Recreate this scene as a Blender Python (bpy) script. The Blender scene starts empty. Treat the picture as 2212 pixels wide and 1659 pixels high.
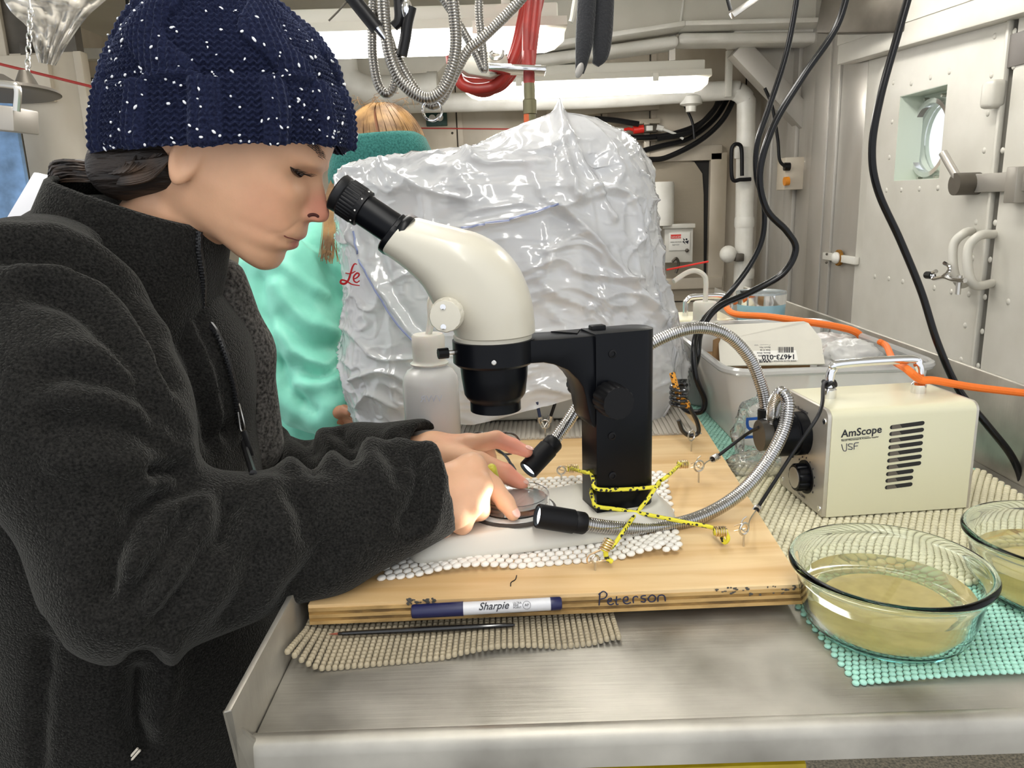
import bpy, bmesh, math, random
import numpy as np
from mathutils import Vector, Matrix
random.seed(7)
rng = np.random.default_rng(7)
sc = bpy.context.scene
COL = sc.collection

# ------------------------------------------------------------------ camera
FPX, CXP, CYP = 1660.0, 1106.0, 829.5
CAMH = 0.37
PITCH = math.radians(13.3)
ROLL = math.radians(1.9)
_f = Vector((0, math.cos(PITCH), -math.sin(PITCH)))
_r0 = Vector((1, 0, 0))
_u0 = _r0.cross(_f)
_r = (_r0 * math.cos(ROLL) - _u0 * math.sin(ROLL)).normalized()
_u = _r.cross(_f).normalized()
CAM = Vector((0, 0, CAMH))
cd = bpy.data.cameras.new('camera')
cd.sensor_width = 36.0
cd.lens = 36.0 * FPX / 2212.0
cd.clip_start = 0.02
cd.clip_end = 60
cam = bpy.data.objects.new('camera', cd)
COL.objects.link(cam)
M4 = Matrix((( _r.x, _u.x, -_f.x, CAM.x), (_r.y, _u.y, -_f.y, CAM.y), (_r.z, _u.z, -_f.z, CAM.z), (0, 0, 0, 1)))
cam.matrix_world = M4
sc.camera = cam

# ------------------------------------------------------------------ world and exposure
w = bpy.data.worlds.new('world')
sc.world = w
w.use_nodes = True
w.node_tree.nodes['Background'].inputs[0].default_value = (0.93, 0.96, 1.0, 1)
w.node_tree.nodes['Background'].inputs[1].default_value = WORLD_STRENGTH = 0.7
sc.view_settings.view_transform = 'Standard'
sc.view_settings.look = 'None'
sc.view_settings.gamma = 1.0
sc.view_settings.use_curve_mapping = False
sc.view_settings.exposure = 0.75
TUBE_POWER = 34.0      # watts of each ceiling fluorescent fixture
TUBE_COLOR = (1.0, 0.975, 0.925)

# ------------------------------------------------------------------ photo rays (survey of the place)
def ray(px, py):
    return _f + _r * ((px - CXP) / FPX) + _u * ((CYP - py) / FPX)
def UY(px, py, Y):
    d = ray(px, py); return CAM + d * (Y / d.y)
def UZ(px, py, z):
    d = ray(px, py); return CAM + d * ((z - CAMH) / d.z)
def UX(px, py, x):
    d = ray(px, py); return CAM + d * (x / d.x)
def proj(p):
    q = Vector(p) - CAM
    z = q.dot(_f)
    return (CXP + FPX * q.dot(_r) / z, CYP - FPX * q.dot(_u) / z)
class Plane:
    """upright plane through P0 turned by yaw; pt(px,py,off) = surveyed point on it, pushed off along its normal"""
    def __init__(s, P0, yaw_deg):
        a = math.radians(yaw_deg)
        s.P = Vector(P0); s.u = Vector((math.cos(a), math.sin(a), 0)); s.n = Vector((-math.sin(a), math.cos(a), 0))
    def pt(s, px, py, off=0.0):
        d = ray(px, py)
        t = (s.P + s.n * off - CAM).dot(s.n) / d.dot(s.n)
        return CAM + d * t

# ------------------------------------------------------------------ materials
MATS = {}
def nodes_of(name):
    m = bpy.data.materials.new(name)
    m.use_nodes = True
    nt = m.node_tree
    b = nt.nodes['Principled BSDF']
    return m, nt, b
def S(b, **kw):
    names = dict(color='Base Color', rough='Roughness', metal='Metallic', ior='IOR', trans='Transmission Weight', alpha='Alpha',
                 sheen='Sheen Weight', sheenr='Sheen Roughness', sheent='Sheen Tint', coat='Coat Weight', coatr='Coat Roughness', sss='Subsurface Weight',
                 sssr='Subsurface Radius', ssss='Subsurface Scale', emit='Emission Color', emits='Emission Strength', spec='Specular IOR Level')
    for k, v in kw.items():
        i = b.inputs[names[k]]
        if isinstance(v, tuple) and len(v) == 3 and i.type == 'RGBA': v = (*v, 1)
        i.default_value = v
def srgb(h):
    h = h.lstrip('#')
    c = [int(h[i:i + 2], 16) / 255 for i in (0, 2, 4)]
    return tuple(x / 12.92 if x <= .04045 else ((x + .055) / 1.055) ** 2.4 for x in c)
def mat(name, color, rough=0.5, metal=0.0, var=0.0, vscale=8.0, color2=None, bump=0.0, bscale=60.0, bdist=0.002, rvar=0.0, stretch=(1, 1, 1), detail=4.0, vlo=.35, vhi=.65, **kw):
    """procedural surface: base colour varied by noise to color2, roughness variation and fine bump"""
    if name in MATS: return MATS[name]
    if isinstance(color, str): color = srgb(color)
    if isinstance(color2, str): color2 = srgb(color2)
    m, nt, b = nodes_of(name)
    S(b, color=color, rough=rough, metal=metal, **kw)
    N = nt.nodes; L = nt.links
    tc = N.new('ShaderNodeTexCoord')
    mp = N.new('ShaderNodeMapping'); mp.inputs['Scale'].default_value = stretch
    L.new(tc.outputs['Object'], mp.inputs['Vector'])
    if var or color2:
        if color2 is None: color2 = tuple(c * (1 - var) for c in color)
        n = N.new('ShaderNodeTexNoise'); n.inputs['Scale'].default_value = vscale; n.inputs['Detail'].default_value = detail
        L.new(mp.outputs[0], n.inputs['Vector'])
        cr = N.new('ShaderNodeValToRGB'); e = cr.color_ramp.elements
        e[0].position = vlo; e[0].color = (*color2, 1); e[1].position = vhi; e[1].color = (*color, 1)
        L.new(n.outputs['Fac'], cr.inputs['Fac']); L.new(cr.outputs['Color'], b.inputs['Base Color'])
    if rvar:
        n = N.new('ShaderNodeTexNoise'); n.inputs['Scale'].default_value = vscale * 1.7; n.inputs['Detail'].default_value = 5
        L.new(mp.outputs[0], n.inputs['Vector'])
        mr = N.new('ShaderNodeMapRange'); mr.inputs['From Min'].default_value = .3; mr.inputs['From Max'].default_value = .7
        mr.inputs['To Min'].default_value = max(.02, rough - rvar); mr.inputs['To Max'].default_value = min(1, rough + rvar)
        L.new(n.outputs['Fac'], mr.inputs['Value']); L.new(mr.outputs[0], b.inputs['Roughness'])
    if bump:
        n = N.new('ShaderNodeTexNoise'); n.inputs['Scale'].default_value = bscale; n.inputs['Detail'].default_value = 4
        L.new(mp.outputs[0], n.inputs['Vector'])
        bp = N.new('ShaderNodeBump'); bp.inputs['Strength'].default_value = bump; bp.inputs['Distance'].default_value = bdist
        L.new(n.outputs['Fac'], bp.inputs['Height']); L.new(bp.outputs[0], b.inputs['Normal'])
    MATS[name] = m
    return m
def glassmat(name, color, ior=1.45, rough=0.0, absorb=None, density=0.0):
    if name in MATS: return MATS[name]
    m, nt, b = nodes_of(name)
    S(b, color=color, rough=rough, trans=1.0, ior=ior)
    if absorb:
        v = nt.nodes.new('ShaderNodeVolumeAbsorption'); v.inputs['Color'].default_value = (*absorb, 1); v.inputs['Density'].default_value = density
        nt.links.new(v.outputs[0], nt.nodes['Material Output'].inputs['Volume'])
    MATS[name] = m
    return m
def filmmat(name, color, clear=0.3, transl=0.4, rough=0.2, gloss=1.5, bump=0.0, bscale=60., ridged=False):
    """thin plastic film: diffuse + translucent + clear part + gloss"""
    if name in MATS: return MATS[name]
    if isinstance(color, str): color = srgb(color)
    m = bpy.data.materials.new(name); m.use_nodes = True
    nt = m.node_tree; N = nt.nodes; L = nt.links
    N.remove(N['Principled BSDF'])
    d = N.new('ShaderNodeBsdfDiffuse'); d.inputs[0].default_value = (*color, 1)
    t = N.new('ShaderNodeBsdfTranslucent'); t.inputs[0].default_value = (*color, 1)
    tr = N.new('ShaderNodeBsdfTransparent')
    g = N.new('ShaderNodeBsdfGlossy'); g.inputs['Roughness'].default_value = rough
    m1 = N.new('ShaderNodeMixShader'); m1.inputs[0].default_value = transl
    L.new(d.outputs[0], m1.inputs[1]); L.new(t.outputs[0], m1.inputs[2])
    m2 = N.new('ShaderNodeMixShader'); m2.inputs[0].default_value = clear
    L.new(m1.outputs[0], m2.inputs[1]); L.new(tr.outputs[0], m2.inputs[2])
    fr = N.new('ShaderNodeFresnel'); fr.inputs[0].default_value = gloss
    m3 = N.new('ShaderNodeMixShader')
    L.new(fr.outputs[0], m3.inputs[0]); L.new(m2.outputs[0], m3.inputs[1]); L.new(g.outputs[0], m3.inputs[2])
    L.new(m3.outputs[0], N['Material Output'].inputs['Surface'])
    if bump:
        tc = N.new('ShaderNodeTexCoord'); n = N.new('ShaderNodeTexNoise'); n.inputs['Scale'].default_value = bscale; n.inputs['Detail'].default_value = 3
        n.inputs['Distortion'].default_value = 1.2
        if ridged: n.noise_type = 'RIDGED_MULTIFRACTAL'; n.inputs['Distortion'].default_value = .6
        L.new(tc.outputs['Object'], n.inputs['Vector'])
        bp = N.new('ShaderNodeBump'); bp.inputs['Strength'].default_value = bump; bp.inputs['Distance'].default_value = .004
        L.new(n.outputs['Fac'], bp.inputs['Height'])
        for s_ in (d, t, g, fr): L.new(bp.outputs[0], s_.inputs['Normal'])
    MATS[name] = m
    return m
def emitmat(name, color, strength):
    if name in MATS: return MATS[name]
    m, nt, b = nodes_of(name)
    S(b, color=(.9, .9, .88), rough=.4, emit=color, emits=strength)
    MATS[name] = m
    return m

# ------------------------------------------------------------------ objects
def link(name, me, parent=None, m=None):
    o = bpy.data.objects.new(name, me)
    COL.objects.link(o)
    if m is not None and me is not None: me.materials.append(m)
    if parent is not None: adopt(o, parent)
    return o
def adopt(o, parent):
    o.parent = parent
    root = parent
    loc = Vector(root.location) if root.type == 'EMPTY' else Vector((0, 0, 0))
    o.matrix_parent_inverse = Matrix.Translation(-loc)
def tag(o, label, cat, group=None, kind=None):
    o['label'] = label; o['category'] = cat
    if group: o['group'] = group
    if kind: o['kind'] = kind
    return o
def thing(name, label, cat, loc=(0, 0, 0), group=None):
    o = bpy.data.objects.new(name, None)
    COL.objects.link(o)
    o.empty_display_size = .03
    o.location = loc
    return tag(o, label, cat, group)
def struct(o, label, cat='structure'):
    o['kind'] = 'structure'; o['label'] = label
    if o.parent is None: o['category'] = cat
    return o
def mk(name, verts, faces, m=None, parent=None, smooth=True, sharp=None):
    me = bpy.data.meshes.new(name)
    me.from_pydata([tuple(v) for v in verts] if not isinstance(verts, np.ndarray) else verts.tolist(), [], faces if not isinstance(faces, np.ndarray) else faces.tolist())
    me.update()
    if smooth and len(me.polygons):
        me.polygons.foreach_set('use_smooth', np.ones(len(me.polygons), dtype=bool))
        if sharp is not None: me.set_sharp_from_angle(angle=math.radians(sharp))
    return link(name, me, parent, m)

class MB:
    """collects simple shapes in world coordinates into one mesh"""
    def __init__(s): s.v = []; s.f = []
    def add(s, V, F):
        o = len(s.v); s.v += [tuple(x) for x in V]; s.f += [tuple(i + o for i in f) for f in F]; return s
    def box(s, c, size, yaw=0, R=None):
        c = Vector(c); hx, hy, hz = size[0] / 2, size[1] / 2, size[2] / 2
        R = R if R is not None else Matrix.Rotation(math.radians(yaw), 3, 'Z')
        V = [c + R @ Vector((x * hx, y * hy, z * hz)) for x in (-1, 1) for y in (-1, 1) for z in (-1, 1)]
        return s.add(V, [(0, 1, 3, 2), (4, 6, 7, 5), (0, 4, 5, 1), (2, 3, 7, 6), (0, 2, 6, 4), (1, 5, 7, 3)])
    def hexa(s, B, T):
        """bottom quad, top quad (matching order)"""
        V = list(B) + list(T)
        return s.add(V, [(3, 2, 1, 0), (4, 5, 6, 7), (0, 1, 5, 4), (1, 2, 6, 5), (2, 3, 7, 6), (3, 0, 4, 7)])
    def slab(s, quad, t):
        """a quad given thickness vector t"""
        return s.hexa(quad, [Vector(q) + Vector(t) for q in quad])
    def bar(s, a, b, w_, h_, up=(0, 0, 1)):
        a = Vector(a); b = Vector(b); d = (b - a).normalized()
        x = d.cross(Vector(up));
        if x.length < 1e-4: x = d.cross(Vector((0, 1, 0)))
        x.normalize(); y = x.cross(d)
        q = lambda p: [p - x * w_ / 2 - y * h_ / 2, p + x * w_ / 2 - y * h_ / 2, p + x * w_ / 2 + y * h_ / 2, p - x * w_ / 2 + y * h_ / 2]
        return s.hexa(q(a), q(b))
    def lathe(s, prof, c, axis=(0, 0, 1), n=32, cap=True, ref=None):
        """prof: (radius, height along axis)"""
        c = Vector(c); a = Vector(axis).normalized()
        x = Vector(ref) if ref is not None else (Vector((1, 0, 0)) if abs(a.x) < .8 else Vector((0, 1, 0)))
        x = (x - a * x.dot(a)).normalized(); y = a.cross(x)
        V = []; F = []
        for r, h in prof:
            for k in range(n):
                t = 2 * math.pi * k / n
                V.append(c + a * h + (x * math.cos(t) + y * math.sin(t)) * r)
        for i in range(len(prof) - 1):
            for k in range(n):
                k2 = (k + 1) % n
                F.append((i * n + k, i * n + k2, (i + 1) * n + k2, (i + 1) * n + k))
        if cap:
            F.append(tuple(range(n - 1, -1, -1))); m_ = (len(prof) - 1) * n; F.append(tuple(range(m_, m_ + n)))
        return s.add(V, F)
    def cyl(s, a, b, r, n=24, r2=None):
        a = Vector(a); b = Vector(b); L = (b - a).length
        return s.lathe([(r, 0), (r2 if r2 is not None else r, L)], a, b - a, n)
    def tube(s, pts, r, n=10, closed=False, cap=True):
        P = [Vector(p) for p in pts]; N_ = len(P)
        R = r if hasattr(r, '__len__') else [r] * N_
        V = []; F = []; prev = None
        for i in range(N_):
            if closed: t = P[(i + 1) % N_] - P[i - 1]
            else: t = P[min(i + 1, N_ - 1)] - P[max(i - 1, 0)]
            t.normalize()
            if prev is None:
                x = t.orthogonal().normalized()
            else:
                x = (prev - t * prev.dot(t))
                x = x.normalized() if x.length > 1e-6 else t.orthogonal().normalized()
            prev = x; y = t.cross(x)
            for k in range(n):
                q = 2 * math.pi * k / n
                V.append(P[i] + (x * math.cos(q) + y * math.sin(q)) * R[i])
        for i in range(N_ if closed else N_ - 1):
            j = (i + 1) % N_
            for k in range(n):
                k2 = (k + 1) % n
                F.append((i * n + k, i * n + k2, j * n + k2, j * n + k))
        if cap and not closed:
            F.append(tuple(range(n - 1, -1, -1))); m_ = (N_ - 1) * n; F.append(tuple(range(m_, m_ + n)))
        return s.add(V, F)
    def sphere(s, c, r, n=16, m_=10, R=None):
        c = Vector(c); rr = Vector(r) if hasattr(r, '__len__') else Vector((r, r, r))
        V = []; F = []
        for i in range(m_ + 1):
            p = math.pi * i / m_
            for k in range(n):
                t = 2 * math.pi * k / n
                q = Vector((rr.x * math.sin(p) * math.cos(t), rr.y * math.sin(p) * math.sin(t), rr.z * math.cos(p)))
                V.append(c + (R @ q if R is not None else q))
        for i in range(m_):
            for k in range(n):
                k2 = (k + 1) % n
                F.append((i * n + k, (i + 1) * n + k, (i + 1) * n + k2, i * n + k2))
        return s.add(V, F)
    def prism(s, poly, t):
        """planar polygon extruded by vector t"""
        n = len(poly); V = [Vector(p) for p in poly] + [Vector(p) + Vector(t) for p in poly]
        F = [tuple(range(n - 1, -1, -1)), tuple(range(n, 2 * n))] + [(i, (i + 1) % n, n + (i + 1) % n, n + i) for i in range(n)]
        return s.add(V, F)
    def rings(s, rings, cap0=True, cap1=True, closed_u=True):
        n = len(rings[0]); V = [p for r in rings for p in r]; F = []
        for i in range(len(rings) - 1):
            for k in range(n if closed_u else n - 1):
                k2 = (k + 1) % n
                F.append((i * n + k, i * n + k2, (i + 1) * n + k2, (i + 1) * n + k))
        if cap0: F.append(tuple(range(n - 1, -1, -1)))
        if cap1: m_ = (len(rings) - 1) * n; F.append(tuple(range(m_, m_ + n)))
        return s.add(V, F)
    def build(s, name, m=None, parent=None, smooth=True, sharp=35, bevel=0, seg=2, fix=True):
        me = bpy.data.meshes.new(name)
        me.from_pydata(s.v, [], s.f)
        if fix or bevel:
            bm = bmesh.new(); bm.from_mesh(me)
            bmesh.ops.recalc_face_normals(bm, faces=bm.faces)
            if bevel:
                ed = [e for e in bm.edges if len(e.link_faces) == 2 and e.calc_face_angle(0) > math.radians(28)]
                bmesh.ops.bevel(bm, geom=ed, offset=bevel, segments=seg, profile=.5, affect='EDGES', clamp_overlap=True)
            bm.to_mesh(me); bm.free()
        me.update()
        if smooth:
            me.polygons.foreach_set('use_smooth', np.ones(len(me.polygons), dtype=bool))
            if sharp: me.set_sharp_from_angle(angle=math.radians(sharp))
        return link(name, me, parent, m)

def spline(pts, n=8, closed=False):
    """Catmull-Rom through points (any dimension)"""
    P = [np.array(p, float) for p in pts]; out = []
    N_ = len(P)
    rngi = range(N_ if closed else N_ - 1)
    for i in rngi:
        p1, p2 = P[i], P[(i + 1) % N_]
        p0 = P[i - 1] if (closed or i > 0) else 2 * p1 - p2
        p3 = P[(i + 2) % N_] if (closed or i + 2 < N_) else 2 * p2 - p1
        for k in range(n):
            t = k / n
            out.append(.5 * ((2 * p1) + (-p0 + p2) * t + (2 * p0 - 5 * p1 + 4 * p2 - p3) * t * t + (-p0 + 3 * p1 - 3 * p2 + p3) * t ** 3))
    if not closed: out.append(P[-1])
    return out
def vs(pts): return [Vector(p) for p in pts]
def resample(pts, step):
    P = [Vector(p) for p in pts]; out = [P[0].copy()]; acc = 0
    for a, b in zip(P[:-1], P[1:]):
        L = (b - a).length
        if L < 1e-9: continue
        t = step - acc
        while t <= L:
            out.append(a + (b - a) * (t / L)); t += step
        acc = L - (t - step)
    return out
def gooseneck(mb, pts, r, pitch=0.0045, n=14, g=.84):
    """ribbed metal hose"""
    P = resample(pts, pitch / 4); R = []
    for i in range(len(P)): R.append(r * (1, .99, g, .99)[i % 4])
    mb.tube(P, R, n)
    return mb
def text_mesh(name, body, size, m, parent, origin, xdir, ydir, font_shear=0.0, extrude=0.0002, align='LEFT', spacing=1.0, bold=0.0):
    cu = bpy.data.curves.new('tmp', 'FONT'); cu.body = body; cu.size = size; cu.shear = font_shear; cu.extrude = extrude / 2; cu.align_x = align; cu.space_character = spacing; cu.offset = bold
    cu.resolution_u = 3
    o = bpy.data.objects.new('tmp', cu); COL.objects.link(o)
    bpy.context.view_layer.update()
    me = bpy.data.meshes.new_from_object(o.evaluated_get(bpy.context.evaluated_depsgraph_get()))
    bpy.data.objects.remove(o)
    X = Vector(xdir).normalized(); Y = Vector(ydir).normalized(); Z = X.cross(Y)
    Mx = Matrix(((X.x, Y.x, Z.x, origin[0]), (X.y, Y.y, Z.y, origin[1]), (X.z, Y.z, Z.z, origin[2]), (0, 0, 0, 1)))
    me.transform(Mx); me.name = name; me.materials.clear()
    return link(name, me, parent, m)

# ------------------------------------------------------------------ implicit shapes -> one continuous surface
def grid(lo, hi, h):
    ax = [np.arange(lo[i], hi[i] + h, h, dtype=np.float32) for i in range(3)]
    return ax, np.stack(np.meshgrid(*ax, indexing='ij'), -1)
def smin(a, b, k):
    h = np.clip(.5 + .5 * (b - a) / k, 0, 1)
    return b + (a - b) * h - k * h * (1 - h)
def smax(a, b, k): return -smin(-a, -b, k)
def s_sphere(P, c, r): return np.linalg.norm(P - np.array(c, np.float32), axis=-1) - r
def s_ell(P, c, r, R=None):
    q = P - np.array(c, np.float32)
    if R is not None: q = q @ np.array(R, np.float32)
    r = np.array(r, np.float32)
    k0 = np.linalg.norm(q / r, axis=-1); k1 = np.linalg.norm(q / (r * r), axis=-1)
    return k0 * (k0 - 1) / np.maximum(k1, 1e-9)
def s_cone(P, a, b, ra, rb):
    """capsule whose radius runs from ra to rb"""
    a = np.array(a, np.float32); b = np.array(b, np.float32); ab = b - a
    t = np.clip(((P - a) @ ab) / max(float(ab @ ab), 1e-12), 0, 1)
    return np.linalg.norm(P - a - t[..., None] * ab, axis=-1) - (ra + (rb - ra) * t)
def s_chain(P, pts, radii, k=.004):
    d = None
    for i in range(len(pts) - 1):
        e = s_cone(P, pts[i], pts[i + 1], radii[i], radii[i + 1])
        d = e if d is None else smin(d, e, k)
    return d
def nets(vals, ax, h):
    """surface nets: zero level of a sampled field -> verts, quads"""
    ins = vals < 0
    nx, ny, nz = vals.shape
    c = np.zeros((nx - 1, ny - 1, nz - 1), np.int16)
    for i in (0, 1):
        for j in (0, 1):
            for k in (0, 1): c += ins[i:nx - 1 + i, j:ny - 1 + j, k:nz - 1 + k]
    act = (c > 0) & (c < 8)
    idx = -np.ones(act.shape, np.int64); I = np.argwhere(act); idx[act] = np.arange(len(I))
    acc = np.zeros((len(I), 3)); cnt = np.zeros(len(I))
    corners = [(i, j, k) for i in (0, 1) for j in (0, 1) for k in (0, 1)]
    for a in corners:
        for d in range(3):
            if a[d]: continue
            b = list(a); b[d] = 1
            va = vals[I[:, 0] + a[0], I[:, 1] + a[1], I[:, 2] + a[2]]; vb = vals[I[:, 0] + b[0], I[:, 1] + b[1], I[:, 2] + b[2]]
            m_ = (va < 0) != (vb < 0)
            t = va[m_] / (va[m_] - vb[m_])
            p = np.tile(np.array(a, float), (m_.sum(), 1)); p[:, d] += t
            acc[m_] += p; cnt[m_] += 1
    V = (I + acc / cnt[:, None]) * h + np.array([ax[0][0], ax[1][0], ax[2][0]])
    Q = []
    for d in range(3):
        e = [(1, 0, 0), (0, 1, 0), (0, 0, 1)][d]
        A = ins[:nx - e[0], :ny - e[1], :nz - e[2]]; B = ins[e[0]:, e[1]:, e[2]:]
        E = np.argwhere(A != B)
        o1, o2 = [(1, 2), (2, 0), (0, 1)][d]
        ok = (E[:, o1] > 0) & (E[:, o2] > 0) & (E[:, o1] < vals.shape[o1] - 1) & (E[:, o2] < vals.shape[o2] - 1)
        E = E[ok]
        def g(s1, s2):
            q = E.copy(); q[:, o1] -= s1; q[:, o2] -= s2
            return idx[q[:, 0], q[:, 1], q[:, 2]]
        quad = np.stack([g(1, 1), g(0, 1), g(0, 0), g(1, 0)], 1)
        fl = ~A[E[:, 0], E[:, 1], E[:, 2]]
        quad[fl] = quad[fl][:, ::-1]
        Q.append(quad)
    return V, np.concatenate(Q)
def sdf_mesh(fn, lo, hi, h):
    ax, P = grid(lo, hi, h)
    return nets(fn(P), ax, h)
def vnormals(V, Q):
    n = np.cross(V[Q[:, 2]] - V[Q[:, 0]], V[Q[:, 3]] - V[Q[:, 1]])
    N_ = np.zeros_like(V)
    for i in range(4): np.add.at(N_, Q[:, i], n)
    return N_ / np.maximum(np.linalg.norm(N_, axis=1, keepdims=True), 1e-12)
def relax(V, Q, it=2, lam=.5):
    E = np.concatenate([Q[:, [0, 1]], Q[:, [1, 2]], Q[:, [2, 3]], Q[:, [3, 0]]])
    for _ in range(it):
        A = np.zeros_like(V); c = np.zeros(len(V))
        np.add.at(A, E[:, 0], V[E[:, 1]]); np.add.at(c, E[:, 0], 1)
        np.add.at(A, E[:, 1], V[E[:, 0]]); np.add.at(c, E[:, 1], 1)
        V = V + lam * (A / np.maximum(c, 1)[:, None] - V)
    return V
def poly_dist(V, pts):
    """distance of points to a 3D polyline"""
    d = np.full(len(V), 9.0)
    pts = [np.array(p, float) for p in pts]
    for a, b in zip(pts[:-1], pts[1:]):
        ab = b - a; t = np.clip(((V - a) @ ab) / max(ab @ ab, 1e-12), 0, 1)
        d = np.minimum(d, np.linalg.norm(V - a - t[:, None] * ab, axis=1))
    return d
def vnoise(P, seed=0):
    """smooth value noise in 3D, -1..1"""
    P = np.asarray(P, float); i = np.floor(P).astype(np.int64); f = P - i; u = f * f * (3 - 2 * f)
    def hsh(a, b, c):
        n = (a * 374761393 + b * 668265263 + c * 2147483647 + seed * 974711) & 0xffffffff
        n = ((n ^ (n >> 13)) * 1274126177) & 0xffffffff
        return ((n ^ (n >> 16)) & 0xffff) / 32767.5 - 1
    r = 0
    for a in (0, 1):
        for b in (0, 1):
            for c in (0, 1):
                wgt = (u[:, 0] if a else 1 - u[:, 0]) * (u[:, 1] if b else 1 - u[:, 1]) * (u[:, 2] if c else 1 - u[:, 2])
                r = r + wgt * hsh(i[:, 0] + a, i[:, 1] + b, i[:, 2] + c)
    return r
def join_np(parts):
    V = []; Q = []; o = 0
    for v, q in parts:
        V.append(v); Q.append(q + o); o += len(v)
    return np.concatenate(V), np.concatenate(Q)

# ================================================================== ROOM
XR, YB, ZC, ZF, XL = 1.5, 5.0, 1.30, -0.90, -1.75
steel = mat('brushed steel sheet', '#c2bfb9', rough=.42, metal=.5, color2='#a39e95', vscale=3.0, stretch=(1, 1, .35), rvar=.12, bump=.08, bscale=40, vlo=.3, vhi=.7)
steel_warm = mat('stained steel sheet', '#d3cabb', rough=.5, metal=.25, color2='#b5a994', vscale=4.0, stretch=(1, 1, .5), rvar=.12, bump=.06, bscale=30, vlo=.3, vhi=.68)
steel_dark = mat('dark steel', '#6d675e', rough=.5, metal=.6, color2='#4d4840', vscale=5)
grey_paint = mat('grey door paint', '#d0cdc4', rough=.38, color2='#c5c2b8', vscale=5, bump=.12, bscale=90, bdist=.001)
white_paint = mat('white gloss paint', '#e8e6df', rough=.35, color2='#d6d3c9', vscale=6, bump=.15, bscale=25, bdist=.004)
ceil_paint = mat('ceiling paint', '#dedbd0', rough=.5, color2='#d0ccc0', vscale=3)
black_plastic = mat('black plastic', (.006, .006, .007), rough=.38, spec=.25)
black_rubber = mat('black rubber', (.007, .007, .008), rough=.4, spec=.3, bump=.05, bscale=200)
chrome = mat('chrome', (.82, .82, .83), rough=.1, metal=1.0)
zinc = mat('zinc wire', (.62, .6, .56), rough=.28, metal=1.0)
brass = mat('gilded wire', (.75, .58, .38), rough=.3, metal=1.0)
red_paint = mat('red rubber hose', '#a1281f', rough=.42, color2='#86201a', vscale=15)
orange_paint = mat('orange pipe paint', '#c4561d', rough=.5, var=.25, vscale=20)
floor_mat = mat('speckled deck', '#8d8676', rough=.8, color2='#55524a', vscale=160, bump=.4, bscale=180, detail=6)
green_paint = mat('green enamel', '#1d4a40', rough=.45, var=.3, vscale=40)
orange_lamp = mat('amber lens', '#e08a1a', rough=.2, coat=.6)
white_plastic = mat('white plastic', '#dedcd5', rough=.45)
dark_void = mat('recess shade black', (.02, .019, .018), rough=.9)  # near-black that stands in for shade inside slots and recesses
black_print = mat('black print', (.012, .012, .02), rough=.6)

floor = struct(MB().box((0, 2.0, ZF - .03), (5.2, 7, .06)).build('floor', floor_mat, sharp=None, smooth=False), 'speckled grey ship deck floor under the table')
# ceiling plates, front to back
ceil = MB().box((-.2, 2.6, ZC + .02), (4.4, 5.6, .04)).build('ceiling', ceil_paint, smooth=False)
struct(ceil, 'painted off-white ceiling plates')

# back wall with separate steel sheets
wb = struct(MB().box((-.1, YB + .06, .2), (4.2, .06, 2.3)).build('wall_back', steel_dark, smooth=False), 'back bulkhead clad in stained steel sheets')
xs = [UY(p, 300, YB).x for p in (300, 560, 745, 988, 1300, 1404)] + [XR]
for a, b in zip(xs[:-1], xs[1:]):
    MB().box(((a + b) / 2, YB + .018, .2), (b - a - .008, .018, 2.3)).build('steel_panel', steel_warm, wb, bevel=.002)
for p in (988, 1300, 1404):
    x = UY(p, 300, YB).x
    MB().box((x + .02, YB + .004, .2), (.03, .014, 2.3)).build('seam_strip', steel_warm, wb)
    for zz in (.3, .55, .8):
        MB().sphere((x - .03, YB + .008, zz), .008, 8, 6).build('rivet', steel_dark, wb)
# horizontal channel bars on the back wall
for (x0, y0, x1, y1, h) in ((1180, 245, 1422, 228, .05), (1300, 265, 1425, 262, .03), (1300, 298, 1425, 300, .03)):
    MB().bar(UY(x0, y0, YB - .02), UY(x1, y1, YB - .02), .05, h).build('wall_channel', steel_warm, wb, bevel=.004)

# right wall: a row of upright steel panels then the door
yd0 = UX(1862, 350, XR).y          # wall edge where the door frame starts
wr = struct(MB().box((XR + .05, (yd0 + 5.1) / 2, .2), (.06, 5.1 - yd0, 2.3)).build('wall_right', steel_dark, smooth=False), 'right bulkhead with upright steel panels')
edges = [5.0] + [UX(p, 350, XR).y for p in (1643, 1668, 1702, 1722, 1758, 1790, 1808, 1862)]
for i, (a, b) in enumerate(zip(edges[:-1], edges[1:])):
    d = (.0, .012, .0, .016, -.002, .016, .01, .0)[i]
    MB().box((XR + .012 - d / 2, (a + b) / 2, .2), (.024 + d, abs(a - b) - .006, 2.3)).build('steel_panel', steel, wr, bevel=.002)

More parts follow.
